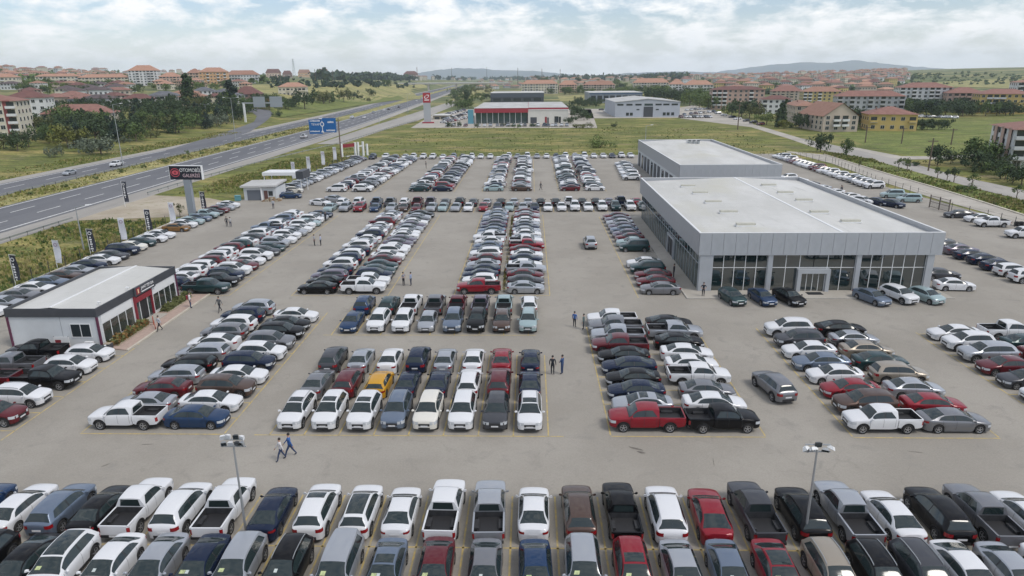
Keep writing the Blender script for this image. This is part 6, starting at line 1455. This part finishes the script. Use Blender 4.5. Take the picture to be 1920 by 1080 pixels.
mass('distant_town', 'dense far town', ((1150,136.5),(1700,150)), 640, 1, tm, 'town'); mass('distant_town', 'far houses on the left ridge', ((0,119),(500,140)), 330, 2, tm, 'town'); mass('distant_town', 'far roofs along the horizon', ((600,143.5),(1150,147)), 90, 3, tm, 'town')
lm = [LEAF['blue'], LEAF['dark']]
mass('distant_woods', 'far trees along the horizon', ((590,144.5),(1290,151)), 1300, 4, lm, 'w', 2.6); mass('distant_town', 'far buildings beyond the overpass', ((760,144.5),(1300,151)), 260, 10, tm, 'town'); mass('distant_woods', 'far trees in the right-hand town', ((1290,140),(1720,180)), 800, 5, [LEAF['dark'],LEAF['mid']], 'w'); mass('distant_woods', 'scrub and trees on the right-hand hill', ((1560,137),(1920,160)), 330, 6, [LEAF['dark'],LEAF['mid']], 'w', .75)
mass('distant_woods', 'trees on the left-hand slope', ((0,121),(500,158)), 700, 7, [LEAF['mid'],LEAF['light']], 'w', 1.1); mass('distant_woods', 'bushes on the far embankment', ((500,146),(800,166)), 150, 8, lm, 'w'); mass('distant_woods', 'trees on the right-hand skyline', ((1740,121),(1920,124)), 120, 9, lm, 'w', 2.2)
# ------------------------------------------------------------------ trees
CROWN = {}
def crown_mesh(kind, leaf, v):
    k = (kind, leaf, v)
    if k in CROWN: return CROWN[k]
    rr = random.Random(hash((kind, v)) % 9999 if False else (len(kind)*31+v*7+ord(kind[0]))); q = MB(); cl = []
    if kind == 'round': cl = [(rr.gauss(0,.36), rr.gauss(0,.36), .62+rr.gauss(0,.16), rr.uniform(.17,.30)) for _ in range(17)]; N_ = 66
    elif kind == 'poplar': cl = [(rr.gauss(0,.05), rr.gauss(0,.05), .12+.86*i/18, .11*math.sin(math.pi*(.12+.83*i/18))**.5+.02) for i in range(19)]; N_ = 55
    elif kind == 'cypress': cl = [(rr.gauss(0,.04), rr.gauss(0,.04), .08+.88*i/16, .17*(1-i/17)**.7+.02) for i in range(17)]; N_ = 55
    elif kind == 'pine': cl = [(rr.gauss(0,.24*(1-t)+.03), rr.gauss(0,.24*(1-t)+.03), .22+.74*t, .20*(1-t)+.06) for t in [rr.random()**1.2 for _ in range(22)]]; N_ = 52
    elif kind == 'bush': cl = [(rr.gauss(0,.40), rr.gauss(0,.40), .40+rr.gauss(0,.16), rr.uniform(.18,.30)) for _ in range(13)]; N_ = 60
    else: cl = [(rr.gauss(0,.20), rr.gauss(0,.20), .68+rr.gauss(0,.12), rr.uniform(.10,.18)) for _ in range(9)]; N_ = 42
    for (x, y, z, r) in cl:
        z = max(z, r*.9)
        for _ in range(N_):
            d = Vector((rr.gauss(0,1), rr.gauss(0,1), rr.gauss(0,1))).normalized(); c = Vector((x,y,z))+d*r*rr.uniform(.55,1.05)
            n = (d+Vector((rr.gauss(0,.5),rr.gauss(0,.5),rr.gauss(0,.5)+.3))).normalized(); u = n.orthogonal().normalized(); w_ = n.cross(u); a = rr.uniform(0,6.28); s_ = rr.uniform(.026,.052)*(1.25 if kind in ('round','bush') else 1)
            e = (u*math.cos(a)+w_*math.sin(a))*s_; f = (w_*math.cos(a)-u*math.sin(a))*s_*.8
            q.add([c-e, c-f*.9, c+e, c+f*.9], [(0,1,2,3)])
    CROWN[k] = q.mesh('crown', LEAF[leaf]); return CROWN[k]
TRK = {}
def trunk_mesh(kind):
    if kind in TRK: return TRK[kind]
    q = MB(); r0 = .035 if kind not in ('poplar','cypress') else .022; top = dict(round=.6, poplar=.8, cypress=.7, pine=.85, bush=.3, young=.62)[kind]
    q.tube((0,0,-.05),(0,0,top*.5),r0,r0*.75,7); q.tube((0,0,top*.5),(.01,0,top),r0*.74,r0*.35,7)
    if kind in ('round','young','bush','pine'):
        for i in range(4): a = 1.57*i+.4; z = top*(.45+.1*i); q.tube((0,0,z),(math.cos(a)*.22,math.sin(a)*.22,z+.20),r0*.5,r0*.2,5)
    TRK[kind] = q.mesh('trunk', M['bark'], 40); return TRK[kind]
TREEC = {'dark':'dark green','mid':'green','light':'bright green','olive':'olive green','silver':'silvery grey','rust':'reddish','yellow':'yellowish green','blue':'bluish dark green'}
KN = {'round':('broadleaf_tree','rounded tree','tree'),'poplar':('poplar_tree','slender poplar','tree'),'cypress':('cypress_tree','narrow cypress','tree'),'pine':('pine_tree','dense conifer','tree'),'bush':('shrub','shrub','shrub'),'young':('young_tree','young tree','tree')}
def tree(kind, leaf, px, py, hpx, label, group=None, wide=1.0, rr=RND, v=None):
    x, y, z = T(px, py); h = hpx*P(x, y, z)[2]/F
    r = thing(KN[kind][0], label, KN[kind][2], (x, y, z), rr.uniform(0, 6.28), group); w_ = h*wide*rr.uniform(.9,1.1)
    r.scale = (w_, w_, h)
    obj('trunk', trunk_mesh(kind), r); obj('crown', crown_mesh(kind, leaf, rr.randrange(4) if v is None else v), r)
def grove(where, pts, seed):
    """pts: (kind, leaf, px, py, height px, wide)"""
    rr = random.Random(seed); pts = sorted(pts, key=lambda p: p[2]); cnt = {}
    for p in pts: cnt[(p[0], p[1])] = cnt.get((p[0], p[1]), 0)+1
    seen = {}
    for (k, lf, px, py, hp, wd) in pts:
        seen[(k, lf)] = seen.get((k, lf), 0)+1; d = TREEC[lf]+' '+KN[k][1]
        lab = d+' '+where if cnt[(k, lf)] == 1 else '%s %s %s, from left' % (ordinal(seen[(k, lf)]), d, where)
        tree(k, lf, px, py, hp, lab, 'plants '+where, wd, rr)
def scatter(poly, n, seed, kinds, gap, hb):
    rr = random.Random(seed); o = []; xs = [p[0] for p in poly]; ys_ = [p[1] for p in poly]; t = 0
    while len(o) < n and t < 5000:
        t += 1; px, py = rr.uniform(min(xs), max(xs)), rr.uniform(min(ys_), max(ys_)); c = False
        for (x0, y0), (x1, y1) in zip(poly, poly[1:]+poly[:1]):
            if (y0 > py) != (y1 > py) and px < (x1-x0)*(py-y0)/(y1-y0)+x0: c = not c
        if not c or any(math.hypot(px-a[2], (py-a[3])*2) < gap for a in o): continue
        k, lf, wd = rr.choices([a[:3] for a in kinds], [a[3] for a in kinds])[0]
        o.append((k, lf, px, py, rr.uniform(*hb)*(1+(py-200)*.006), wd))
    return o
grove('in the dark wood by the houses', scatter([(70,262),(60,238),(120,226),(250,212),(330,205),(440,202),(452,232),(380,245),(270,262),(150,276)], 84, 1, [('pine','dark',.8,3),('round','dark',.9,3),('pine','blue',.75,2),('round','mid',.9,1.6),('round','olive',.9,.7)], 13, (21,31)), 1)
grove('along the highway bank', [('bush','silver',190,290,44,1.1),('bush','silver',172,284,34,1.1),('round','yellow',128,278,40,.9),('round','olive',140,276,36,.9),('round','mid',256,266,34,.9),('round','mid',336,250,36,.9),('bush','silver',383,240,22,1.2),('bush','silver',407,238,34,.8),('bush','silver',104,296,28,.8),('round','yellow',230,256,20,.9),('bush','light',214,263,18,1),('round','dark',34,284,34,.9),('round','dark',55,278,30,.9),('round','mid',93,270,34,.8),('bush','light',345,242,16,1),('round','yellow',372,228,22,.8),('round','olive',8,280,30,.9),('bush','silver',226,270,16,1.2),('bush','olive',283,260,18,1.2),('round','light',365,222,16,.9)], 2)
grove('near the ramp', [('poplar','dark',356,205,62,1.0),('poplar','dark',360,200,50,1.0),('poplar','blue',435,202,48,1.3),('round','dark',572,206,34,.95),('round','dark',452,226,30,.8),('round','olive',448,222,26,.8),('round','dark',541,206,20,.9),('bush','dark',521,220,16,.8),('round','mid',550,200,18,.9)], 3)
grove('behind the grey sign backs', scatter([(455,215),(470,196),(545,200),(545,206),(520,208)], 14, 21, [('round','dark',.95,2),('round','mid',.95,2),('bush','rust',1,.5)], 8, (17,24)), 33)
grove('on the dry slope', [('round','olive',607,196,24,.9),('round','mid',618,193,20,.9),('round','olive',645,192,24,.8),('round','dark',663,188,16,.8),('round','dark',697,181,14,.8),('round','mid',729,163,13,1.1),('cypress','dark',625,192,20,1.0),('round','mid',590,190,18,.9),('bush','dark',676,186,10,1),('bush','olive',690,190,9,1)]+scatter([(620,158),(640,152),(760,150),(700,160)], 14, 5, [('bush','blue',1.3,1)], 9, (6,9)), 4)
grove('between the cream blocks', scatter([(20,178),(30,162),(240,163),(340,165),(440,160),(430,170),(300,178),(120,182)], 46, 7, [('round','mid',.95,3),('round','light',.95,4),('round','dark',.9,1)], 8, (15,21)), 5)
grove('among the villas', scatter([(60,215),(120,205),(230,205),(330,200),(430,196),(430,203),(240,212),(100,222)], 26, 8, [('round','dark',.9,3),('pine','dark',.8,2)], 9, (18,24)), 6)
grove('by the dealership', [('round','mid',868,205,18,1.2),('round','light',878,203,14,1.0),('poplar','dark',875,196,26,1.2),('round','dark',1085,222,22,1.0),('round','dark',1095,226,18,.9),('round','dark',1076,214,18,1.0),('round','dark',1070,232,14,1.2),('bush','mid',1105,224,9,1),('bush','light',1125,278,22,1.5),('bush','dark',1150,239,10,1),('bush','olive',1092,240,12,2),('bush','dark',860,238,12,.8),('bush','dark',840,239,13,.8),('bush','dark',893,238,9,1.0),('bush','dark',945,238,8,1.2),('bush','dark',960,238,7,1.2),('bush','mid',972,239,8,1.0),('bush','dark',1000,238,8,1.4)]+scatter([(1068,200),(1080,192),(1140,194),(1130,205)], 12, 9, [('round','dark',1,1)], 6, (9,12)), 7)
grove('behind the black showroom', scatter([(1050,178),(1050,172),(1240,172),(1160,178)], 20, 10, [('round','light',1,2),('round','mid',1,1)], 8, (12,15)), 8)
grove('in the gardens beyond the sheds', scatter([(960,170),(990,152),(1290,150),(1290,178),(1230,180),(1050,178)], 46, 41, [('round','dark',1,2),('round','mid',1,2),('round','light',1,2),('poplar','dark',1.2,.4)], 7, (11,16)), 41)
grove('between the highway and the dealership', scatter([(845,204),(850,172),(900,160),(925,166),(915,186),(880,200)], 34, 42, [('round','mid',1,2),('bush','olive',1.3,2),('round','dark',1,1),('round','light',1,1)], 7, (9,14)), 42)
town('ct', [(880,160),(900,149),(1010,149),(970,166),(900,170)], 22, 43, 10, 18, ['rust','orange','slate','red'], ['cream','white','beige','grey'], (4,8), 'between the overpass and the sheds', 1.1)
grove('along the side street', scatter([(1210,190),(1230,182),(1340,190),(1370,206),(1330,208),(1280,198)], 26, 11, [('round','mid',.9,2),('round','light',.9,2),('round','dark',.9,1)], 9, (22,28)), 9)
grove('around the cypress corner', [('cypress','dark',1466,238,50,.9),('cypress','dark',1459,240,40,.9),('round','dark',1390,220,30,1.0),('round','dark',1405,222,34,1.0),('round','olive',1418,224,26,1.0),('round','mid',1372,216,26,1.0),('round','light',1437,235,22,1.1),('round','dark',1494,240,28,.7),('round','dark',1503,243,26,.7),('round','yellow',1470,242,16,1.1),('bush','mid',1482,240,14,1),('round','dark',1588,238,38,.8),('round','dark',1600,240,34,.8),('round','dark',1610,238,32,.8),('bush','dark',1516,242,14,1)], 10)
grove('in the row beside the yellow villa', [('round','dark',px, 245-(px%3), 19+(px*7)%7, .8) for px in (1662,1673,1686,1698,1708,1718,1728,1738,1748,1759,1771)], 11)
grove('before the tall white block', scatter([(1690,216),(1690,206),(1830,208),(1910,214),(1900,218),(1760,220)], 32, 13, [('round','dark',.95,3),('round','blue',.95,1),('round','mid',.9,1)], 7, (20,25)), 12)
grove('along the side road verge', [('young','mid',1684,318,24,.9),('young','mid',1700,322,26,.9),('young','mid',1757,335,24,.9),('young','dark',1775,340,22,.9),('young','dark',1788,342,30,.95),('young','mid',1821,352,28,.9),('young','mid',1905,374,30,.9),('round','dark',1538,286,34,.85),('round','mid',1586,293,30,.6),('bush','mid',1808,360,18,1.2),('bush','dark',1714,312,12,1.6),('young','olive',1610,316,14,.9)], 13)
grove('by the striped block', [('round','dark',1757,312,38,.9),('round','dark',1782,308,22,.8),('round','mid',1838,310,46,.95),('round','mid',1852,318,50,.9),('round','dark',1826,322,40,.9),('round','dark',1868,330,36,.9),('round','dark',1898,345,36,.95),('round','mid',1884,338,30,.9),('round','dark',1914,350,34,.9),('bush','dark',1840,326,20,1.2)], 14)
grove('by the dirt track', [('young','olive',338,408,28,.8),('young','mid',354,296,14,.9)], 15)
# median shrubs
grove('in the highway median', [('bush','mid',*P(-112+hshift(y), y)[:2], 9 if y < 220 else 6, 1.0) for y in range(150, 330, 12)], 16)
# ------------------------------------------------------------------ power lines, poles on the skyline
def lattice(px, py, top, label, wd=5):
    x, y, z = T(px, py); s = P(x, y, z)[2]/F; h = (py-top)*s; r = thing('power_pylon', label, 'pylon', (x, y, z)); q = MB(); n = 7
    for i in range(n):
        z0, z1 = h*i/n, h*(i+1)/n; a, b = wd/2*(1-.75*i/n), wd/2*(1-.75*(i+1)/n)
        for sx, sy in ((1,1),(1,-1),(-1,1),(-1,-1)): q.tube((a*sx,a*sy,z0),(b*sx,b*sy,z1),.30,n=4); q.tube((a*sx,a*sy,z0),(-b*sx,b*sy,z1),.18,n=4)
    obj('tower', q.mesh('tower', M['metal']), r); q = MB()
    for f in (.72,.86,.98): q.tube((-wd*.9,0,h*f),(wd*.9,0,h*f),.2,n=4)
    obj('crossarm', q.mesh('crossarm', M['metal']), r)
lattice(552, 144, 112, 'lattice power pylon on the skyline between two houses', 9)
def pole(px, py, top, label):
    x, y, z = T(px, py); s = P(x, y, z)[2]/F; h = (py-top)*s; r = thing('utility_pole', label, 'pole', (x, y, z)); q = MB(); q.tube((0,0,-1),(0,0,h),.16+.0003*y,.12+.0002*y,6); obj('post', q.mesh('post', M['bark']), r); q = MB(); q.box(-1.3,1.3,-.1,.1,h*.9,h*.9+.2); obj('crossarm', q.mesh('crossarm', M['bark']), r)
for a in ((971,165,129,'tall dark pole above the black showroom'),(1050,160,131,'dark pole behind the orange roofs'),(1016,158,130,'thin grey pole left of the dark one'),(913,150,127,'thin pole before the distant mountain'),(847,150,128,'pole standing over the overpass'),(625,155,133,'pole above the wide orange roofed house'),(527,158,133,'pole beside the dry field'),(592,155,131,'thin pole right of the power pylon'),(1787,122.5,117,'mast on the right-hand hilltop')): pole(*a)
for a in ((1383,243,195,'pole in the field corner opposite the brown block'),(1422,224,190,'pole before the cream house'),(1740,322,262,'pole at the side road junction'),(1690,270,240,'pole out in the green field'),(1783,272,242,'pole farther right in the green field'),(1622,268,238,'pole below the yellow villa')): pole(*a)
# ------------------------------------------------------------------ people
CLOTH = {}
def cloth(c):
    if c not in CLOTH: CLOTH[c] = mat('cloth', c, .85, var=.08, vscale=6)
    return CLOTH[c]
POSE = {}
def body_mesh(pose):
    if pose in POSE: return POSE[pose]
    v = []; e = []; rad = []
    def j(p, r, par=None):
        v.append(p); rad.append(r)
        if par is not None: e.append((par, len(v)-1))
        return len(v)-1
    st = {'stand':0.0, 'walk':.30, 'stride':.36, 'arms':0.0, 'crouch':0.0}[pose]
    pel = j((0,0,.95),(.15,.11)); sp = j((0,0,1.15),(.135,.10),pel); ch = j((.01,0,1.34),(.165,.11),sp); nk = j((.0,0,1.50),(.055,.055),ch)
    hd = j((.02,0,1.60),(.075,.085),nk); j((.015,0,1.70),(.082,.095),hd); ns = j((.105,0,1.615),(.014,.016),hd)
    for sg in (1,-1):
        hp = j((0,.09*sg,.90),(.095,.095),pel); f = st*sg
        kn = j((f*.55+.02,.10*sg,.50),(.062,.062),hp); an = j((f*.9-(.08 if f < 0 else 0),.10*sg,.09+(.05 if f < 0 else 0)),(.042,.042),kn); j((f*.9+.15-(.08 if f < 0 else 0),.115*sg,.04+(.03 if f < 0 else 0)),(.045,.032),an)
        sh = j((0,.20*sg,1.42),(.062,.062),ch)
        if pose == 'arms': el = j((.06,.30*sg,1.18),(.045,.045),sh); wr = j((.22,.16*sg,1.10),(.030,.030),el)
        else: el = j((-f*.35+.01,.26*sg,1.14),(.045,.045),sh); wr = j((-f*.75+.06,.27*sg,.90),(.030,.030),el)
        wp = Vector(v[wr]); d = (wp-Vector(v[el])).normalized(); pm = j(tuple(wp+d*.07),(.036,.018),wr)
        for i, (o, l_) in enumerate(((-.027,.075),(-.009,.088),(.009,.083),(.027,.066))):
            side = Vector((1,0,0)) if abs(d.z) > .6 else Vector((0,1,0))
            b0 = j(tuple(wp+d*.115+side*o),(.0085,.0085),pm); j(tuple(wp+d*(.115+l_*.6)+side*o+Vector((.008,0,0))),(.0075,.0075),b0)
        t0 = j(tuple(wp+d*.05+Vector((.035,-.012*sg,0))),(.010,.010),wr); j(tuple(wp+d*.10+Vector((.05,-.02*sg,0))),(.008,.008),t0)
    me = bpy.data.meshes.new('skeleton'); me.from_pydata(v, e, []); o = bpy.data.objects.new('skeleton', me); COL.objects.link(o)
    md = o.modifiers.new('s', 'SKIN'); sv = me.skin_vertices[0].data
    for i, r in enumerate(rad): sv[i].radius = r; sv[i].use_root = (i == 0)
    ss = o.modifiers.new('ss', 'SUBSURF'); ss.levels = 1; ss.render_levels = 1
    dg = bpy.context.evaluated_depsgraph_get(); dg.update(); m = bpy.data.meshes.new_from_object(o.evaluated_get(dg)); bpy.data.objects.remove(o)
    m.name = 'body'; POSE[pose] = m; return m
hq = MB(); n = 10
for i in range(5):
    for k in range(n):
        th0, th1 = math.pi*.62*i/5, math.pi*.62*(i+1)/5; a, b = 2*math.pi*k/n, 2*math.pi*(k+1)/n
        f = lambda t, p: (.0+.100*math.sin(t)*math.cos(p)-.012, .100*math.sin(t)*math.sin(p), 1.685+.112*math.cos(t)); hq.quad(f(th0,a), f(th0,b), f(th1,b), f(th1,a))
HAIR = hq.mesh('hair', M['hair'], 60)
eq = MB()
for sg in (1,-1): eq.box(.086,.100,sg*.034-.012,sg*.034+.012,1.645,1.66)
eq.box(.088,.100,-.022,.022,1.562,1.570); FACE = eq.mesh('eyes_and_mouth', M['hair'])
def person(px, py, face, pose, shirt, trousers, label, sleeves=True, hgt_=1.0, extra=None):
    x, y = G(px, py); r = thing('person', label, 'person', (x, y, .035), R_(face)); r.scale = (hgt_,)*3
    m = body_mesh(pose).copy(); m.materials.clear()
    for c in (cloth(shirt), cloth(trousers), M['skin'], M['black']): m.materials.append(c)
    for p in m.polygons:
        c = p.center
        arm = abs(c.y) > .215 or (pose == 'arms' and c.x > .18 and c.z < 1.3)
        if c.z > 1.475: mi = 2
        elif c.z < .085 + (.04 if c.x < -.2 else 0): mi = 3
        elif arm and c.z < (.92 if pose != 'arms' else 1.2) and (pose != 'arms' or c.x > .17): mi = 2
        elif arm and not sleeves and c.z < 1.24: mi = 2
        elif c.z < .98 and not arm: mi = 1
        else: mi = 0
        p.material_index = mi; p.use_smooth = True
    obj('body', m, r); obj('hair', HAIR, r); obj('face', FACE, r)
    if extra == 'pack': q = MB(); q.prism([(-.14,-.15),(-.30,-.12),(-.30,.12),(-.14,.15)], 1.0, 1.45); obj('backpack', q.mesh('backpack', M['red']), r)
BL, WH, DK, JN, GR = (.035,.11,.32), (.62,.60,.60), (.02,.022,.03), (.03,.05,.11), (.12,.125,.13)
for a in ((528,864,-150,'walk',WH,JN,'person in a white top and jeans walking on the open asphalt',True,.97),(545,857,-160,'stride',BL,JN,'person in a blue shirt striding beside the one in white',True,1.03),
    (1036,703,80,'stand',DK,DK,'person all in black standing beyond the white SUV with sunroof',True,1.02),(1054,702,150,'arms',(.03,.07,.17),(.03,.06,.14),'person in blue overalls standing next to one in black',True,1.03),
    (1077,614,60,'stand',BL,DK,'person in a blue shirt standing before the white pickup',True,.98),(1094,618,170,'stand',(.10,.15,.15),(.05,.06,.07),'thin person in grey green beside the blue shirted one',True,.96),
    (757,536,-40,'arms',(.25,.25,.28),DK,'person in a grey top by the white pickup truck at the double file',False,1.0),(771,536,170,'stand',(.30,.36,.50),(.05,.06,.09),'person in a pale blue shirt facing one in grey',True,1.0),
    (413,586,-110,'walk',GR,DK,'person in dark grey walking between office and left block',True,1.05),(300,621,-130,'walk',(.45,.46,.50),DK,'person in a pale top walking past the office hedge',True,.95),
    (358,578,20,'stand',WH,JN,'person in white carrying a red backpack by the dark teal pickup',True,1.06,'pack'),
    (590,461,0,'stand',(.32,.35,.38),DK,'person in grey in the aisle, one of a pair',False,1.0),(602,461,180,'stand',(.40,.44,.55),DK,'person in pale blue in the aisle, facing one in grey',True,1.0),
    (426,425,-70,'stand',(.05,.05,.06),DK,'dark clothed person between the fence file and long left file',True,1.0),(433,426,110,'stand',(.40,.40,.40),(.05,.06,.09),'grey clothed person beside a dark clothed one near the fence file',True,1.0),
    (603,417,30,'stand',(.22,.22,.22),GR,'person in grey at the far end of the long left double file',True,1.1),(611,416,150,'stand',DK,DK,'person in black at the far end of the long left double file',True,1.05),
    (1318,557,-100,'arms',DK,DK,'person in black leaning by the showroom corner column',False,1.0),(1263,521,160,'stand',(.03,.025,.03),DK,'person in black behind the near file along the showroom',True,1.05),
    (1014,357,20,'walk',(.12,.12,.12),DK,'person crossing the aisle between the far blocks',True,1.1),(799,316,0,'stand',DK,(.06,.06,.06),'dark figure at the far end of the far aisle',True,1.15),(1576,364,0,'stand',(.14,.14,.15),DK,'dark figure beside white cars behind the showroom roof edge',True,1.1),(1578,364,180,'stand',(.05,.05,.06),DK,'second dark figure behind the showroom roof edge',True,1.0),(513,392,-90,'stand',(.40,.42,.46),(.06,.06,.08),'lone person in pale clothes before the gatehouse',True,1.1)):
    person(*a)
def motorbike():
    x, y = G(1573, 655); r = thing('motorbike', 'dark motorbike standing between the silver and champagne sedans', 'motorbike', (x, y, .035), R_(5))
    for wx in (.70,-.70):
        q = MB(); n = 16
        for i in range(n): a, b = 2*math.pi*i/n, 2*math.pi*(i+1)/n; q.tube((wx+.27*math.cos(a),0,.31+.27*math.sin(a)),(wx+.27*math.cos(b),0,.31+.27*math.sin(b)),.05,n=6)
        w_ = obj('wheel', q.mesh('wheel', M['tyre']), r); q = MB()
        for i in range(6): a = math.pi*i/3; q.tube((wx,0,.31),(wx+.25*math.cos(a),0,.31+.25*math.sin(a)),.012,n=4)
        obj('spokes', q.mesh('spokes', M['rim']), w_)
    q = MB(); q.prism([(-.25,-.14),(.25,-.14),(.25,.14),(-.25,.14)], .28, .62); obj('engine', q.mesh('engine', M['dark_metal']), r)
    q = MB(); q.add([(.38,-.10,.72),(.38,.10,.72),(-.12,.14,.70),(-.12,-.14,.70),(.30,-.07,.95),(.30,.07,.95),(-.10,.09,.88),(-.10,-.09,.88)], [(0,3,2,1),(4,5,6,7),(0,1,5,4),(1,2,6,5),(2,3,7,6),(3,0,4,7)]); obj('fuel_tank', q.mesh('fuel_tank', paint['K'], 30), r)
    q = MB(); q.add([(-.12,-.13,.74),(-.12,.13,.74),(-.85,.10,.82),(-.85,-.10,.82),(-.12,-.12,.84),(-.12,.12,.84),(-.85,.08,.92),(-.85,-.08,.92)], [(0,3,2,1),(4,5,6,7),(0,1,5,4),(1,2,6,5),(2,3,7,6),(3,0,4,7)]); obj('seat', q.mesh('seat', M['black']), r)
    q = MB(); q.tube((.70,0,.31),(.42,0,.98),.045,n=6); q.tube((.40,-.34,1.02),(.40,.34,1.02),.022,n=6); q.tube((.38,0,.70),(-.70,0,.31),.04,n=6); obj('frame_and_bars', q.mesh('frame_and_bars', M['dark_metal']), r)
motorbike()
# stack of tyres by the right edge
for k in range(2):
    x, y = G(1906+k*8, 424); r = thing('tyre_stack', 'black tyres piled by the fence, '+('nearer the white pickup','nearer the picture edge')[k], 'tyres', (x, y, .04))
    for i in range(3):
        q = MB(); n = 14
        for j in range(n): a, b = 2*math.pi*j/n, 2*math.pi*(j+1)/n; q.tube((.33*math.cos(a),.33*math.sin(a),.13+.24*i),(.33*math.cos(b),.33*math.sin(b),.13+.24*i),.12,n=6)
        obj('tyre', q.mesh('tyre', M['tyre']), r)
# ------------------------------------------------------------------ weeds and rough grass
def weeds(name, fn, n, seed, hlo, hhi, mats_):
    rr = random.Random(seed); q = MB()
    for _ in range(n):
        x, y = fn(rr)
        k = math.sin(x*.13+1.7)*math.cos(y*.09)+math.sin(x*.045-y*.06)
        k = noise.noise((x*.06, y*.06, 3.1))+.6*noise.noise((x*.21, y*.21, 1.7))
        if rr.random() > .55+.9*k: continue
        h = rr.uniform(hlo, hhi)*(1+.7*k); w_ = h*rr.uniform(.5,1.1)
        if h < .06: continue
        mi = 0 if rr.random() < .45+.4*noise.noise((x*.035, y*.035, 8.2)) else (1 if rr.random() < .35+.5*noise.noise((x*.05, y*.05, 5.5)) else 2); z = hgt(x, y)
        a = rr.uniform(0, math.pi)
        for t in (0, 1.57):
            c, s_ = math.cos(a+t)*w_*.5, math.sin(a+t)*w_*.5; lx, ly = rr.uniform(-.2,.2)*h, rr.uniform(-.2,.2)*h
            q.add([(x-c,y-s_,z-.03),(x+c,y+s_,z-.03),(x+c*.7+lx,y+s_*.7+ly,z+h*rr.uniform(.7,1)),(x+lx,y+ly,z+h*rr.uniform(.5,.8)),(x-c*.8+lx,y-s_*.8+ly,z+h*rr.uniform(.7,1.05))], [(0,1,2,3),(0,3,4)], mi)
    tag(obj(name, q.mesh(name, mats_)), kind='stuff')
GM = [LEAF['weed'], LEAF['light'], LEAF['straw']]
def f1(rr):
    while True:
        y = rr.uniform(60, 250); x = rr.uniform(-83.6, -64.8) if y < 122 else rr.uniform(-84, -58)
        if 120 < y < 152: continue
        if y > 150 and not (-80+(y-150)*.07 < x < -62.5+(y-150)*.11): continue
        return x, y
weeds('grass', f1, 16000, 1, .18, .62, GM)
weeds('grass', lambda rr: (rr.uniform(-64,-62.9), rr.uniform(66,124)), 1400, 2, .10, .28, GM)
def f3(rr):
    while True:
        y = rr.uniform(223, 350); x = rr.uniform(-62, 90)
        if x < -54+(350-y)*-.12: continue
        return x, y
weeds('grass', f3, 9000, 3, .08, .28, [LEAF['weed'], LEAF['light'], LEAF['straw']])
def f4(rr):
    i = rr.randrange(len(kb)-2); t = rr.random(); u = rr.uniform(.08,.95); a = (kb[i][0]+(kb[i+1][0]-kb[i][0])*t, kb[i][1]+(kb[i+1][1]-kb[i][1])*t); b = (rn[i][0]+(rn[i+1][0]-rn[i][0])*t, rn[i][1]+(rn[i+1][1]-rn[i][1])*t)
    return a[0]+(b[0]-a[0])*u, a[1]+(b[1]-a[1])*u
weeds('grass', f4, 3500, 4, .15, .6, GM)
weeds('grass', lambda rr: (lambda y: (rr.uniform(-118.6,-108.8)+hshift(y), y))(rr.uniform(90,420)), 6000, 5, .15, .6, [LEAF['weed'], LEAF['straw'], LEAF['straw']])
weeds('grass', lambda rr: (lambda y: (rr.uniform(-150,-137.5), y))(rr.uniform(130,330)), 6000, 6, .15, .6, GM)
weeds('grass', lambda rr: (rr.uniform(-3.45,-3.15), rr.uniform(78,125)), 700, 7, .08, .25, [LEAF['weed'], LEAF['straw'], LEAF['straw']])
weeds('grass', f3, 900, 8, .2, .5, [LEAF['mid'], LEAF['olive'], LEAF['light']])
weeds('grass', lambda rr: (rr.uniform(-84,-64.8), rr.uniform(62,121)), 1500, 9, .3, .75, [LEAF['mid'], LEAF['light'], LEAF['straw']])
# ------------------------------------------------------------------ haze
hz = MB(); hz.box(-9950, 9950, -9950, 9950, -7, 240); hm = bpy.data.materials.new('haze'); hm.use_nodes = True; t = hm.node_tree; t.nodes.clear()
o_ = t.nodes.new('ShaderNodeOutputMaterial'); pv = t.nodes.new('ShaderNodeVolumePrincipled'); pv.inputs['Color'].default_value = (.80,.90,1.0,1); pv.inputs['Density'].default_value = 0.00009; pv.inputs['Anisotropy'].default_value = 0.1
t.links.new(pv.outputs[0], o_.inputs['Volume']); tag(obj('haze', hz.mesh('haze', hm)), kind='stuff')
